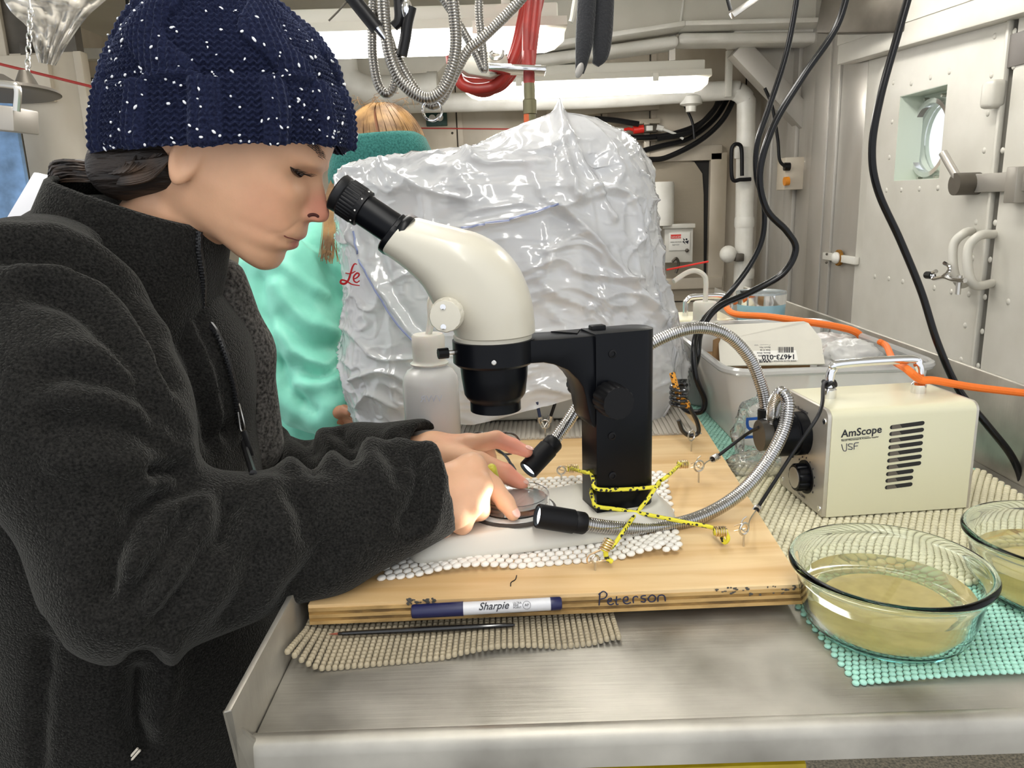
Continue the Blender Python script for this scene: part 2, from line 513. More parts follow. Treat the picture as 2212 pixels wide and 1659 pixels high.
# door leaf, with a rounded corner and porthole opening
yl = UX(1880, 300, XR - .03).y; ys = UX(2146, 400, XR - .03).y
zt = UX(1945, 110, XR - .03).z
xd = XR - .03
def door_leaf():
    # outline polygon in (y,z) with rounded top corner (far side), and a square window opening cut through
    wy0, wy1 = UX(1937, 300, xd).y, UX(2036, 300, xd).y
    wz0, wz1 = UX(1990, 388, xd).z, UX(1990, 196, xd).z
    zb = ZF + .05
    r = .16
    m = MB()
    t = .03
    def slab(y0, y1, z0, z1):
        m.box((xd + t / 2, (y0 + y1) / 2, (z0 + z1) / 2), (t, abs(y0 - y1), z1 - z0))
    slab(ys, wy1, zb, zt)                       # near strip
    slab(wy1, wy0, zb, wz0); slab(wy1, wy0, wz1, zt)
    slab(wy0, yl, zb, zt - r)
    arc = [Vector((xd, yl - r + r * math.sin(a), zt - r + r * math.cos(a))) for a in np.linspace(0, math.pi / 2, 9)]
    m.prism([Vector((xd, wy0, zt)) , *arc, Vector((xd, wy0, zt - r))], (t, 0, 0))
    return m, (wy0, wy1, wz0, wz1)
m, (wy0, wy1, wz0, wz1) = door_leaf()
door = struct(m.build('door_1', grey_paint, smooth=False), 'grey painted steel door with a porthole')
# second leaf / wall plate nearer to the viewer
door2 = struct(MB().box((xd + .015, (ys - .035 + .75) / 2, (zt + .3 + ZF) / 2), (.03, ys - .035 - .75, zt + .3 - ZF)).build('door_2', grey_paint, smooth=False), 'plain grey painted steel door leaf beside the porthole door')
gap = MB().box((XR - .004, ys - .0175, .1), (.008, .04, 2.0)).build('gap_channel', steel_dark, door2)
MB().box((xd - .004, ys - .004, .1), (.016, .014, 2.0)).build('edge_bead', grey_paint, door, bevel=.003)
# porthole pocket: four reveal walls, back plate with round glass
yc, zc_ = (wy0 + wy1) / 2, (wz0 + wz1) / 2
pocket = MB(); D = .09
e = .006
pocket.box((xd + D / 2 + .0012, wy0 + e - .002, zc_), (D, 2 * e, wz1 - wz0 + .02)).box((xd + D / 2 + .0012, wy1 - e + .002, zc_), (D, 2 * e, wz1 - wz0 + .02))
pocket.box((xd + D / 2 + .0012, yc, wz0 - e + .002), (D, wy0 - wy1, 2 * e)).box((xd + D / 2 + .0012, yc, wz1 + e - .002), (D, wy0 - wy1, 2 * e))
pocket.build('window_reveal', mat('pale green reveal', '#cdd6c9', rough=.4), door, smooth=False)
PR = (wz1 - wz0) * .40; pyc = UX(2018, 290, xd + D).y; pzc = zc_ - .005
ring = []
ns = 40
back = MB()
outer = [Vector((xd + D, yc + s * (wy0 - wy1) / 2, zc_ + q * (wz1 - wz0) / 2)) for s, q in ((1, 1), (-1, 1), (-1, -1), (1, -1))]
V = []
for k in range(ns):
    a = 2 * math.pi * k / ns
    c, s = math.cos(a), math.sin(a); mx = max(abs(c), abs(s))
    V.append((Vector((xd + D, pyc + PR * c, pzc + PR * s)), Vector((xd + D, yc + (wy0 - wy1) * .54 * c / mx, zc_ + (wz1 - wz0) * .54 * s / mx))))
back.rings([[v[1] for v in V], [v[0] for v in V], [v[0] + Vector((.05, 0, 0)) for v in V]], False, False)
back.build('window_plate', MATS['pale green reveal'], door, sharp=30)
win = struct(MB().cyl((xd + D + .03, pyc, pzc), (xd + D + .036, pyc, pzc), PR, 40).build('window_1', glassmat('porthole glass', (.97, 1, .99), ior=1.1), smooth=False), 'round porthole glass bright with daylight')
MB().rings([[Vector((xd + D - h, pyc + r_ * math.cos(a), pzc + r_ * math.sin(a))) for a in np.linspace(0, 2 * math.pi, 40, endpoint=False)] for r_, h in ((PR, -.01), (PR, .022), (PR + .016, .022), (PR + .016, -.002))], False, False).build('porthole_ring', chrome, win, sharp=40)
for k in range(8):
    a = math.pi * (k + .5) / 4
    MB().cyl((xd + D - .018, pyc + (PR + .03) * math.cos(a), pzc + (PR + .03) * math.sin(a)), (xd + D, pyc + (PR + .03) * math.cos(a), pzc + (PR + .03) * math.sin(a)), .006, 8).build('porthole_bolt', zinc, win)
zs = .25
MB().box((XR + .012, (yd0 + wy0) / 2 + .005, .2), (.024, yd0 - wy0 - .01, 2.3)).build('door_frame_plate', grey_paint, wr)
MB().box((XR + .012, (wy1 + .7) / 2 - .005, .2), (.024, wy1 - .7 - .01, 2.3)).build('door_frame_plate', grey_paint, wr)
MB().box((XR + .012, yc, (zt + .08 + 1.35) / 2), (.024, wy0 - wy1 + .02, 1.35 - zt - .08)).build('door_frame_plate', grey_paint, wr)
# rivets on the doors
rv = []
for pts in (((1915, 411), (1947, 410), (1986, 408), (2026, 406)), ((1890, 597), (1920, 602), (1950, 608), (2018, 622), (2055, 630), (2093, 636), (2128, 642), (2178, 652)), ((1930, 178), (1969, 180), (2010, 167)), ((2051, 155), (2142, 162), (2134, 245), (2126, 325)), ((2108, 480), (2101, 558), (2085, 703), (2076, 777), (2122, 716), (2113, 790), (2139, 561), (2150, 481), (2166, 325), (2190, 143), (2192, 68), (1921, 340), (1927, 263), (2149, 78))):
    for p in pts:
        q = UX(*p, xd)
        MB().sphere((xd, q.y, q.z), (.004, .0095, .0095), 8, 6).build('rivet', grey_paint, door if q.y > ys else door2)
# beam / drip rail above the doors
b0 = UX(1828, 104, xd - .02); b1 = UX(2212, -20, xd - .02)
bd = (b1 - b0); b1 = b1 + bd * .5
tr = struct(MB().bar(b0, b1, .07, .13, up=(0, 0, 1)).build('trim_1', grey_paint, bevel=.006), 'sloping grey drip rail above the doors')
MB().bar(b0 + Vector((-.03, 0, .07)), b1 + Vector((-.03, 0, .07)), .02, .12).build('rail_lip', grey_paint, tr, bevel=.004)
# door latches
def part_box(name, m_, parent, *boxes, bevel=.003):
    q = MB()
    for c, s in boxes: q.box(c, s)
    return q.build(name, m_, parent, bevel=bevel)
p0 = UX(2125, 395, xd - .03); p1 = UX(2175, 400, xd - .03)
lt = thing('door_latch', 'steel lever latch below the porthole across the door seam', 'latch', p0)
part_box('strap', steel, lt, ((xd - .012, (p0.y + p1.y) / 2 + .03, p0.z), (.022, .34, .055)))
part_box('keeper', steel, lt, ((xd - .02, p1.y - .03, p1.z + .0), (.04, .05, .1)))
q = UX(2092, 397, xd - .03)
MB().cyl((xd - .075, q.y, q.z), (xd - .0, q.y, q.z), .034, 20).build('hub', steel_dark, lt)
h1 = UX(2044, 330, xd - .07)
MB().cyl((xd - .06, q.y, q.z + .01), (xd - .08, h1.y, h1.z), .013, 12).build('lever', steel, lt)
# pipe handles with hook
dh = door2
for (ax, bx, yo) in (((2062, 508), (2100, 500), 0), ((2094, 514), (2148, 506), 1)):
    top = UX(ax[0], ax[1], xd - .10); root = UX(bx[0], bx[1], xd)
    bot = UX(ax[0] - 3, ax[1] + 90, xd - .10); root2 = UX(bx[0] - 4, bx[1] + 106, xd)
    MB().tube(vs(spline([root, (xd - .07, top.y, root.z), top - Vector((0, 0, .03)), bot + Vector((0, 0, .02)), (xd - .075, bot.y, root2.z), root2], 8)), .0135, 12).build('pipe_handle', grey_paint, dh)
hk = [UX(*p, xd - .13) for p in ((2085, 606), (2060, 604), (2040, 598), (2018, 602), (2014, 592), (2022, 586))]
MB().tube(vs(spline(hk, 6)), .007, 8).tube(vs(spline([UX(*p, xd - .13) for p in ((2036, 596), (2050, 585), (2050, 575), (2040, 568))], 6)), .006, 8).build('hook', chrome, dh)
MB().cyl(UX(2014, 595, xd - .13), UX(2002, 594, xd - .13), .012, 10).build('hook_grip', black_rubber, dh)
MB().cyl(UX(2073, 595, xd - .12), UX(2069, 636, xd - .12), .008, 8).build('pin', zinc, dh)
hg = MB(); a = UX(2150, 172, xd - .02); b = UX(2142, 235, xd - .02)
hinge = door2
MB().bar(a, b, .05, .06).build('hinge_block', grey_paint, hinge, bevel=.014, seg=3)
# sign plate on far right
q = UX(2200, 105, xd - .004)
sp = MB().box((xd - .003, q.y, q.z), (.004, .09, .09)).build('sign_plate', mat('slate sign', '#6f6a66', rough=.5), None, bevel=.001)
tag(sp, 'slate grey plate on the door leaf at the edge of view', 'sign')
# bracket plate with white knob
q0, q1 = UX(1778, 545, XR - .02), UX(1846, 572, XR - .02)
wp = thing('wall_plate', 'white bolted plate with a rust-rimmed knob beside the door frame', 'plate', q0)
MB().box((XR - .012, (q0.y + q1.y) / 2, (q0.z + q1.z) / 2), (.02, q0.y - q1.y, abs(q0.z - q1.z))).build('plate', white_paint, wp, bevel=.002)
k = UX(1806, 557, XR - .03)
MB().sphere(k, (.02, .03, .026), 12, 8).build('knob', white_plastic, wp)
MB().cyl((XR - .012, k.y, k.z), (XR - .024, k.y, k.z), .036, 14).build('rust_ring', mat('rust', '#9a6a1e', rough=.9, var=.4, vscale=60), wp)
for p in ((1786, 549), (1785, 567)):
    c = UX(*p, XR - .025); MB().sphere(c, .006, 8, 6).build('bolt', steel_dark, wp)

# deep ceiling girder and gusset
YG = 3.95
g0, g1, g2 = UY(1150, 116, YG), UY(1467, 68, YG), UY(1790, 60, YG)
gm = MB().prism([Vector((g0.x, YG, g0.z)), Vector((g1.x, YG, g1.z)), Vector((g2.x, YG, g2.z)), Vector((g2.x, YG, ZC + .05)), Vector((g0.x, YG, ZC + .05))], (0, .03, 0))
gir = struct(gm.build('trim_2', ceil_paint, smooth=False), 'deep painted ceiling girder web')
for a, b in ((g0, g1), (g1, g2)):
    MB().bar(a + Vector((0, -.03, .01)), b + Vector((0, -.03, .01)), .20, .022).build('flange', white_paint, gir, bevel=.004)
    MB().bar(a + Vector((0, .07, -.03)), b + Vector((0, .07, -.04)), .16, .05).build('lagging', white_paint, gir, bevel=.02, seg=3)
MB().bar(Vector((g1.x, YG - .004, g1.z)), Vector((g1.x + .02, YG - .004, ZC)), .012, .012).build('weld_seam', white_paint, gir, bevel=.004)
# left girder web behind the hanging hose
gl0, gl1 = UY(560, 60, 3.3), UY(1120, 52, 3.3)
gi2 = struct(MB().bar(gl0, gl1, .05, .07).build('trim_3', mat('grey beam', '#a09a8c', rough=.55, var=.1), bevel=.004), 'grey cable tray beam above the nearer light')
# gusset on the right
ga, gb = UY(1585, 100, 4.1), UY(1762, 300, 4.1)
gus = struct(MB().bar(UY(1592, 105, 4.1), UY(1752, 275, 4.1), .10, .10, up=(0, 1, 0)).build('trim_4', steel, bevel=.004), 'diagonal steel brace channel in the corner')
MB().prism([UY(1600, 95, 4.16), UY(1790, 80, 4.16), UY(1775, 290, 4.16)], (0, .02, 0)).build('gusset_web', steel, gus, smooth=False)
MB().bar(UY(1575, 88, 4.05), UY(1790, 72, 4.05), .16, .06).build('gusset_flange', white_paint, gus, bevel=.01)
# upper right dark clutter beam above door
MB().bar(UY(1795, 20, 3.3), UY(1990, 10, 2.9), .12, .18).build('clutter_box', steel_dark, gus, bevel=.01)

# left: steel partition panel and side wall
pl = UY(186, 250, 3.0)
wl = struct(MB().box((pl.x - .75, 3.03, .2), (1.5, .05, 2.3)).build('wall_left', steel_dark, smooth=False), 'left partition of stained pale steel sheets')
x3 = UY(45, 250, 3.0).x
MB().box(((pl.x + x3) / 2, 2.995, .0), (pl.x - x3 - .006, .02, 1.9)).build('steel_panel', steel_warm, wl, bevel=.003)
MB().box((x3 - .6, 2.995, .2), (1.19, .02, 2.3)).build('steel_panel', steel_warm, wl, bevel=.003)
MB().box((pl.x + .012, 3.0, .0), (.03, .05, 1.9)).build('edge_strip', steel_warm, wl, bevel=.004)
MB().box((x3 - .1, 2.975, .86), (.5, .03, .16)).build('upper_band', steel_warm, wl, bevel=.003)
wbl = struct(MB().box((-2.15, 4.3, .2), (.06, 2.6, 2.3)).build('wall_left_far', steel_warm, smooth=False), 'far side bulkhead seen past the partition edge')

# ================================================================== OVERHEAD FITTINGS
tube_glow = emitmat('fluorescent diffuser', TUBE_COLOR, 10.5)
clear_end = mat('clear acrylic end', '#f2f0ea', rough=.2, trans=.6, ior=1.3)
fix_white = mat('fixture white enamel', '#dad7cc', rough=.4)
def fixture(c, L, yaw, label, group='ceiling fluorescent lights', tilt=0.0):
    t = thing('fluorescent_light', label, 'ceiling light', c, group)
    R = Matrix.Rotation(math.radians(yaw), 3, 'Z') @ Matrix.Rotation(tilt, 3, 'Y')
    c = Vector(c)
    def loft(xa, xb, prof):
        rs = []
        for x in (xa, xb):
            rs.append([c + R @ Vector((x, y, z)) for y, z in prof])
        return MB().rings(rs)
    h = L / 2
    loft(-h, h, [(-.07, .03), (.07, .03), (.085, .0), (.075, -.004), (-.075, -.004), (-.085, .0)]).build('housing', fix_white, t)
    MB().box(c + R @ Vector((0, 0, .055)), (L * .96, .07, .05), R=R).build('tray', fix_white, t, bevel=.006)
    a = np.linspace(math.pi - .5, 2 * math.pi + .5, 13)
    loft(-h + .07, h - .07, [(.072 * math.cos(q), -.006 + .062 * math.sin(q)) for q in a]).build('diffuser', tube_glow, t)
    for s in (-1, 1):
        rs = []
        for x, k in ((h - .07, 1), (h - .035, .85), (h - .005, .45)):
            rs.append([c + R @ Vector((s * x, .073 * k * math.cos(q), -.006 + .063 * k * math.sin(q))) for q in a])
        MB().rings(rs).build('end_cap', clear_end, t)
        MB().box(c + R @ Vector((s * h * .55, -.08, .0)), (.03, .02, .04), R=R).build('clip', fix_white, t, bevel=.003)
        zh = ZC - c.z; MB().box(c + R @ Vector((s * h * .7, 0, (.06 + zh) / 2)), (.03, .03, zh - .06), R=R).build('hanger', steel, t)
    return t
A, B = UY(640, 78, 2.75), UY(1112, 72, 2.75)
c1 = (A + B) / 2; c1.x -= .12; L1 = 1.30
fixture(c1, L1, 1, 'long fluorescent light above the knit hat, crossed by steel hoses')
A, B = UY(1003, 186, 4.05), UY(1528, 168, 4.05)
c2 = (A + B) / 2
fixture(c2, (B - A).length, -1.5, 'fluorescent light in front of the white pipe near the back wall', tilt=-.0)
for (x, y, z, lab) in ((-.1, 1.45, 1.16, 'overhead fluorescent light above the two microscopes, over the top edge'), (1.0, 2.45, 1.16, 'added overhead fluorescent light in front of the grey doors, over the top edge'), (-1.0, 1.4, 1.16, 'added overhead fluorescent light above the reflector lamp, over the top edge'), (.1, .0, 1.16, 'overhead fluorescent light directly above the viewer'), (.2, -1.3, 1.16, 'overhead fluorescent light behind the viewer')):  # door and reflector fixtures are added, unseen, to brighten the back of the room
    fixture((x, y, z), 1.3, 90, lab)

# white lagged pipes
def pipe(name, label, pts, r, m=white_paint, cat='pipe', parts=(), n=16):
    t = thing(name, label, cat, pts[0])
    MB().tube(pts, r, n).build('pipe_run', m, t)
    return t
Yp = 4.55
run = [UY(740, 245, Yp), UY(1100, 222, Yp), UY(1500, 214, Yp), UY(1570, 190, Yp)]
pts = [UY(760, 226, Yp), UY(1000, 221, Yp), UY(1300, 213, Yp), UY(1560, 196, Yp), UY(1592, 198, Yp), UY(1610, 214, Yp), UY(1612, 240, Yp), UY(1609, 420, Yp), UY(1606, 560, Yp), UY(1602, 640, Yp)]
pw = pipe('lagged_pipe', 'white lagged pipe running along the back wall and turning down beside the hatch', vs(spline(pts, 6)), .052)
MB().lathe([(.045, 0), (.062, .01), (.062, .05), (.03, .06), (.028, .09)], UY(1493, 205, Yp), (0, 0, -1), 16).build('drain_tee', white_paint, pw)
MB().box(UY(1574, 160, Yp - .05), (.035, .03, .24)).build('pipe_strap', fix_white, pw, bevel=.003)
for yy in (330, 480, 590):
    MB().lathe([(.054, -.03), (.0565, -.02), (.0565, .02), (.054, .03)], UY(1608, yy, Yp), (0, 0, 1), 16).build('lagging_band', white_paint, pw)
big = thing('ventilation_pipe', 'fat white elbow pipe behind the hat and steel hoses', 'pipe', UY(740, 130, 4.2))
pb = [UY(735, 60, 4.2), UY(738, 120, 4.2), UY(748, 170, 4.2), UY(790, 195, 4.2), UY(850, 195, 4.2), UY(940, 190, 4.2)]
MB().tube(vs(spline(pb, 6)), .075, 20).build('pipe_run', white_paint, big)
MB().lathe([(.08, 0), (.08, .05)], UY(925, 190, 4.2), (1, 0, 0), 20).build('flange', white_paint, big)
duct = struct(MB().prism([UY(740, 130, 4.4), UY(800, 110, 4.4), UY(990, 105, 4.4), UY(940, 165, 4.4), UY(760, 165, 4.4)], (0, .3, 0)).build('trim_5', ceil_paint, bevel=.01), 'painted duct corner behind the nearer light')
# valve on the vertical pipe
vq = thing('pipe_valve', 'small white-wrapped valve on the vertical pipe', 'valve', UY(1578, 548, Yp - .05))
MB().sphere(UY(1573, 549, Yp - .05), (.05, .05, .05), 14, 10).build('wrap', white_paint, vq)
MB().box(UY(1596, 556, Yp - .06), (.05, .05, .045)).build('body', steel_dark, vq, bevel=.006)
# black coat hook
MB_h = MB().tube(vs(spline([UY(*p, 4.47) for p in ((1622, 387), (1600, 388), (1582, 386), (1580, 330), (1585, 314), (1596, 312), (1602, 325), (1603, 380))], 6)), .011, 10)
tag(MB_h.build('coat_hook', black_plastic), 'black bent-rod hook in front of the vertical white pipe', 'hook')
# black service cables sweeping along the back wall
cable_paths = [((1578, 200), (1545, 255), (1490, 298), (1430, 315), (1370, 330)), ((1565, 205), (1520, 262), (1450, 290), (1380, 297), (1330, 292)), ((1590, 205), (1560, 260), (1510, 305), (1440, 340), (1400, 345)), ((1555, 208), (1540, 240), (1490, 285), (1420, 300)), ((1285, 256), (1330, 260), (1380, 268))]
for i, cp in enumerate(cable_paths):
    o = MB().tube(vs(spline([UY(*p, YB - .08 - .02 * i) for p in cp], 8)), .016, 8).build('service_cable', black_rubber)
    tag(o, ['thick black cable hanging lowest over the hatch frame', 'black cable running behind the red connectors', 'outermost black cable beside the vertical white pipe', 'innermost black cable of the bundle by the pipe elbow', 'short black cable leading into the connector box'][i], 'cable', 'black cables on the back wall')
o = MB().tube(vs(spline([UY(*p, YB - .18) for p in ((1475, 220), (1495, 262), (1500, 300))], 6)), .008, 8).build('service_cable', black_rubber)
tag(o, 'thin black cable dropping straight from the pipe tee', 'cable', 'black cables on the back wall')
cb = thing('connector_box', 'cable connector with red boots and a small clear box on the back wall', 'connector', UY(1405, 278, YB - .1))
MB().box(UY(1405, 278, YB - .1), (.085, .05, .045)).build('box', steel_dark, cb, bevel=.005)
MB().box(UY(1403, 277, YB - .128), (.04, .008, .03)).build('clear_lid', white_plastic, cb, bevel=.003)
MB().cyl(UY(1368, 281, YB - .12), UY(1390, 278, YB - .12), .024, 12).build('boot', mat('red plastic', '#d8281d', rough=.4), cb)
MB().tube([UY(1345, 281, YB - .12), UY(1358, 278, YB - .12), UY(1370, 281, YB - .12)], .009, 8).build('red_lead', MATS['red plastic'], cb)
MB().tube([UY(1328, 279, YB - .12), UY(1347, 281, YB - .12)], .012, 8).build('white_boot', white_plastic, cb)
MB().tube([UY(1418, 275, YB - .12), UY(1432, 278, YB - .12)], .018, 8).build('white_boot', white_plastic, cb)
MB().tube(vs(spline([UY(*p, YB - .14) for p in ((1432, 279), (1460, 290), (1476, 300))], 5)), .008, 8).build('white_lead', white_plastic, cb)
MB().box(UY(1396, 320, YB - .05), (.035, .04, .3)).build('bracket', steel_warm, cb, bevel=.003)

# hatch with diamond plate door, frame and breaker box
hf = struct(MB().box(UY(1490, 480, YB + .0), (.02, .01, .02)).build('door_3', steel_dark), 'recessed hatch in the back wall')
def rect(px0, py0, px1, py1, Y, t, name, m, parent, bevel=.004):
    a = UY(px0, py0, Y); b = UY(px1, py1, Y)
    return MB().box(((a.x + b.x) / 2, Y + t / 2, (a.z + b.z) / 2), (abs(b.x - a.x), t, abs(b.z - a.z))).build(name, m, parent, bevel=bevel)
rect(1380, 318, 1560, 345, YB - .05, .06, 'hatch_frame', steel_warm, hf)
rect(1536, 330, 1562, 650, YB - .05, .06, 'hatch_frame', steel_warm, hf)
rect(1380, 345, 1540, 650, YB - .008, .01, 'recess', dark_void, hf)  # flat near-black sheet in place of the shade in the hatch
dm, nt, bs = nodes_of('diamond plate')
S(bs, color=srgb('#a89d8b'), rough=.45, metal=.5)
N = nt.nodes; Lk = nt.links
tc = N.new('ShaderNodeTexCoord'); ck = N.new('ShaderNodeTexBrick'); mp = N.new('ShaderNodeMapping'); mp.inputs['Rotation'].default_value = (math.pi / 2, 0, 0); mp.inputs['Scale'].default_value = (1, 1, 1)
ck.inputs['Scale'].default_value = 34; ck.inputs['Mortar Size'].default_value = .03
bp = N.new('ShaderNodeBump'); bp.inputs['Strength'].default_value = .8; bp.inputs['Distance'].default_value = .004
Lk.new(tc.outputs['Object'], mp.inputs[0]); Lk.new(mp.outputs[0], ck.inputs['Vector']); Lk.new(ck.outputs['Fac'], bp.inputs['Height']); Lk.new(bp.outputs[0], bs.inputs['Normal'])
arc = [UY(1410, 650, YB - .02), UY(1410, 350, YB - .02), UY(1470, 342, YB - .02), UY(1500, 350, YB - .02), UY(1517, 375, YB - .02), UY(1520, 420, YB - .02), UY(1520, 650, YB - .02)]
MB().prism(arc, (0, .015, 0)).build('diamond_plate', dm, hf, smooth=False)
rect(1436, 602, 1560, 622, YB - .06, .06, 'hatch_sill', steel_warm, hf)
cab = thing('hood', 'white rounded metal hood beside the breaker box', 'hood', UY(1430, 450, YB - .2))
MB().lathe([(.10, 0), (.10, .24), (.095, .26)], UY(1420, 487, YB - .14), (0, 0, 1), 24).build('shell', white_paint, cab)
bb = thing('breaker_box', 'grey breaker box with a danger sign inside the hatch', 'electrical box', UY(1467, 525, YB - .15))
rect(1436, 490, 1496, 566, YB - .18, .12, 'case', grey_paint, bb)
rect(1432, 485, 1502, 492, YB - .20, .14, 'lid_flange', grey_paint, bb, .002)
MB().sphere(UY(1484, 541, YB - .19), .012, 10, 8).build('screw', steel_dark, bb)
MB().tube(vs(spline([UY(*p, YB - .2) for p in ((1452, 566), (1461, 558), (1466, 570), (1460, 590))], 5)), .008, 8).build('latch_wire', steel_dark, bb)
sg = rect(1445, 503, 1490, 540, YB - .188, .004, 'danger_sign', white_plastic, bb, .0005)
sg['label'] = 'small white danger sign with red header'
Ys = YB - .1895
rect(1449, 507, 1471, 515, Ys, .001, 'sign_header', MATS['red plastic'], sg, 0)
q = UY(1460, 514, Ys - .0005)
text_mesh('sign_lettering', 'DANGER', .018, white_plastic, sg, q, (1, 0, 0), (0, 0, 1), align='CENTER')
for k, (tx, yy) in enumerate((('HIGH VOLTAGE', 524), ('KEEP OUT', 530))):
    text_mesh('sign_lettering', tx, .0095, black_print, sg, UY(1460, yy, Ys), (1, 0, 0), (0, 0, 1), align='CENTER')
MB().prism([UY(1475, 514, Ys), UY(1480, 518, Ys), UY(1477, 520, Ys), UY(1481, 528, Ys), UY(1474, 522, Ys), UY(1477, 520, Ys)], (0, -.0006, 0)).sphere(UY(1483, 517, Ys), (.006, .001, .006), 8, 6).prism([UY(1479, 522, Ys), UY(1488, 519, Ys), UY(1486, 527, Ys)], (0, -.0006, 0)).build('sign_pictogram', black_print, sg, smooth=False)

# switch box with amber lamp
sb = thing('switch_box', 'small steel switch box with an amber lamp beside the diagonal brace', 'switch box', UX(1735, 372, XR - .05))
a = UY(1697, 340, 4.0); b = UY(1766, 408, 4.0)
MB().box(((a.x + b.x) / 2, 4.06, (a.z + b.z) / 2), (b.x - a.x, .12, a.z - b.z)).build('case', steel_warm, sb, bevel=.004)
MB().cyl(UY(1694, 392, 3.98), UY(1704, 391, 3.98), .022, 14).build('amber_lamp', orange_lamp, sb)
MB().cyl(UY(1694, 360, 3.98), UY(1706, 360, 3.98), .02, 14).build('button', black_plastic, sb)
rect(1752, 302, 1769, 327, 4.09, .006, 'notice', steel_dark, sb, .0005)
o = MB().tube(vs(spline([UY(*p, 3.97) for p in ((1652, 190), (1668, 230), (1680, 300), (1684, 345), (1696, 360))], 6)), .008, 8).build('lamp_cable', black_rubber)
tag(o, 'thin black cable feeding the switch box with the amber lamp', 'cable')
# green socket plate on back wall and red line
gp = thing('socket_plate', 'dark green double socket plate on the back wall behind the steel ring', 'socket', UY(943, 253, YB - .03))
rect(919, 237, 966, 271, YB - .03, .04, 'plate', green_paint, gp)
for p in ((934, 256), (950, 254)): MB().lathe([(.022, 0), (.022, .012)], UY(*p, YB - .03), (0, -1, 0), 14).build('socket', white_paint, gp)
o = MB().tube([UY(905, 277, 4.7), UY(1115, 279, 4.7)], .004, 6).build('red_line', mat('red cord', '#a8322a', rough=.6)); tag(o, 'thin red line strung along the back wall', 'cord')
o = MB().tube([UY(-10, 136, 2.6), UY(120, 168, 2.6), UY(250, 200, 2.6)], .0045, 6).build('red_line', MATS['red cord']); tag(o, 'thin red line strung past the plastic sheet behind the hat', 'cord')

# red hose coil with steel saddle
rh = thing('hose_coil', 'coiled red rubber hose hung on a steel saddle', 'hose', UY(1090, 100, 2.5))
MBh = MB()
for k, (dx, dy) in enumerate(((0, 0), (16, 3), (32, -4), (-14, 6), (46, 4))):
    pp = [(1152 + dx * .5, -190), (1148 + dx * .5, -40), (1130 + dx * .4, 60), (1108 + dx * .3, 130), (1075 + dx * .2, 180 + dy), (1035, 192 + dy * 2 - k * 2), (1000 - k * 4, 184 - k * 6), (985 - k * 3, 160 - k * 10)]
    MB().tube(vs(spline([UY(*p, 2.5 + .03 * k) for p in pp], 6)), .0165, 12).build('hose_loop', red_paint, rh)
for dx in (0, 14):
    MB().tube([UY(1152 + dx, -190, 2.42), UY(1150 + dx, -40, 2.42), UY(1140 + dx, 60, 2.42), UY(1139 + dx * .4, 140, 2.42)], .0165, 12).build('hose_loop', red_paint, rh)
MB().tube([UY(1142, 110, 2.40), UY(1143, 180, 2.40)], .017, 12).build('hose_end', red_paint, rh)
MB().lathe([(.0165, 0), (.0165, .05), (.02, .052), (.02, .09), (.0165, .092), (.0165, .11)], UY(1143, 176, 2.40), (0, 0, -1), 14).build('coupling', mat('patinated coupling', '#6e6a52', rough=.5, metal=.6), rh)
MB().tube([UY(1143, 242, 2.40), UY(1143, 300, 2.40), UY(1143, 420, 2.40)], .0165, 12).build('orange_pipe', orange_paint, rh)
MB().prism([UY(1012, 160, 2.46), UY(980, 140, 2.46), UY(1040, 108, 2.46), UY(1095, 118, 2.46), UY(1100, 150, 2.46), UY(1060, 168, 2.46)], (0, .05, 0)).build('saddle', mat('grey saddle', '#c5c0b4', rough=.4, metal=.4), rh, bevel=.006)
MB().bar(UY(1056, 148, 2.4), UY(1178, 154, 2.4), .10, .016).build('saddle_tray', chrome, rh, bevel=.003)
MB().tube(vs(spline([UY(*p, 2.42) for p in ((1085, 108), (1082, 122), (1068, 126), (1060, 118), (1066, 112))], 6)), .007, 8).build('hook', zinc, rh)

# hanging gooseneck hoses, ring and grips (near)
steel_hose = mat('steel gooseneck', (.30, .285, .26), rough=.3, metal=1.0)
YH = 1.05
def hose(name, label, pts, r, Y=YH, ydrift=0.0):
    P = [UY(p[0], p[1], Y + ydrift * i) for i, p in enumerate(pts)]
    C_ = vs(spline(P, 10))
    if pts[0][1] < -15: C_ = [C_[0] + (C_[0] - C_[1]).normalized() * ((ZC - C_[0].z) / max(.3, (C_[0] - C_[1]).normalized().z))] + C_
    if pts[-1][1] < -15: C_ = C_ + [C_[-1] + (C_[-1] - C_[-2]).normalized() * ((ZC - C_[-1].z) / max(.3, (C_[-1] - C_[-2]).normalized().z))]
    o = gooseneck(MB(), C_, r, pitch=.0036, n=12, g=.93).build(name, steel_hose, fix=False)
    return tag(o, label, 'hose', 'steel hoses hanging overhead')
hose('steel_hose', 'thickest steel hose hanging in a wide loop to the ring', ((826, -40), (832, 60), (845, 130), (870, 180), (915, 212), (950, 200), (975, 150), (985, 90), (978, 0), (970, -40)), .0078, YH)
hose('steel_hose', 'slim steel hose in a narrow loop beside the black wand', ((808, -40), (804, 70), (806, 130), (816, 180), (834, 203), (850, 190), (856, 150), (846, 100), (832, 60), (820, 20)), .0062, YH + .04)
hose('steel_hose', 'steel hose sweeping up to the red coil through the ring', ((850, 110), (875, 160), (905, 205), (935, 228), (960, 205), (985, 155), (1010, 110), (1040, 85), (1120, 5), (1150, -40)), .0068, YH + .03)
hose('steel_hose', 'short steel hose leaning down to the hose saddle', ((945, -20), (975, 25), (1005, 75), (1030, 120), (1046, 150), (1042, 95), (1035, 30), (1036, -30)), .0058, YH + .10)
o = MB().tube([UY(934, 239, YH) + Vector((.0125 * math.cos(a), .004 * math.sin(2 * a), .0125 * math.sin(a))) for a in np.linspace(0, 2 * math.pi, 28, endpoint=False)], .0016, 8, closed=True).build('split_ring', chrome)
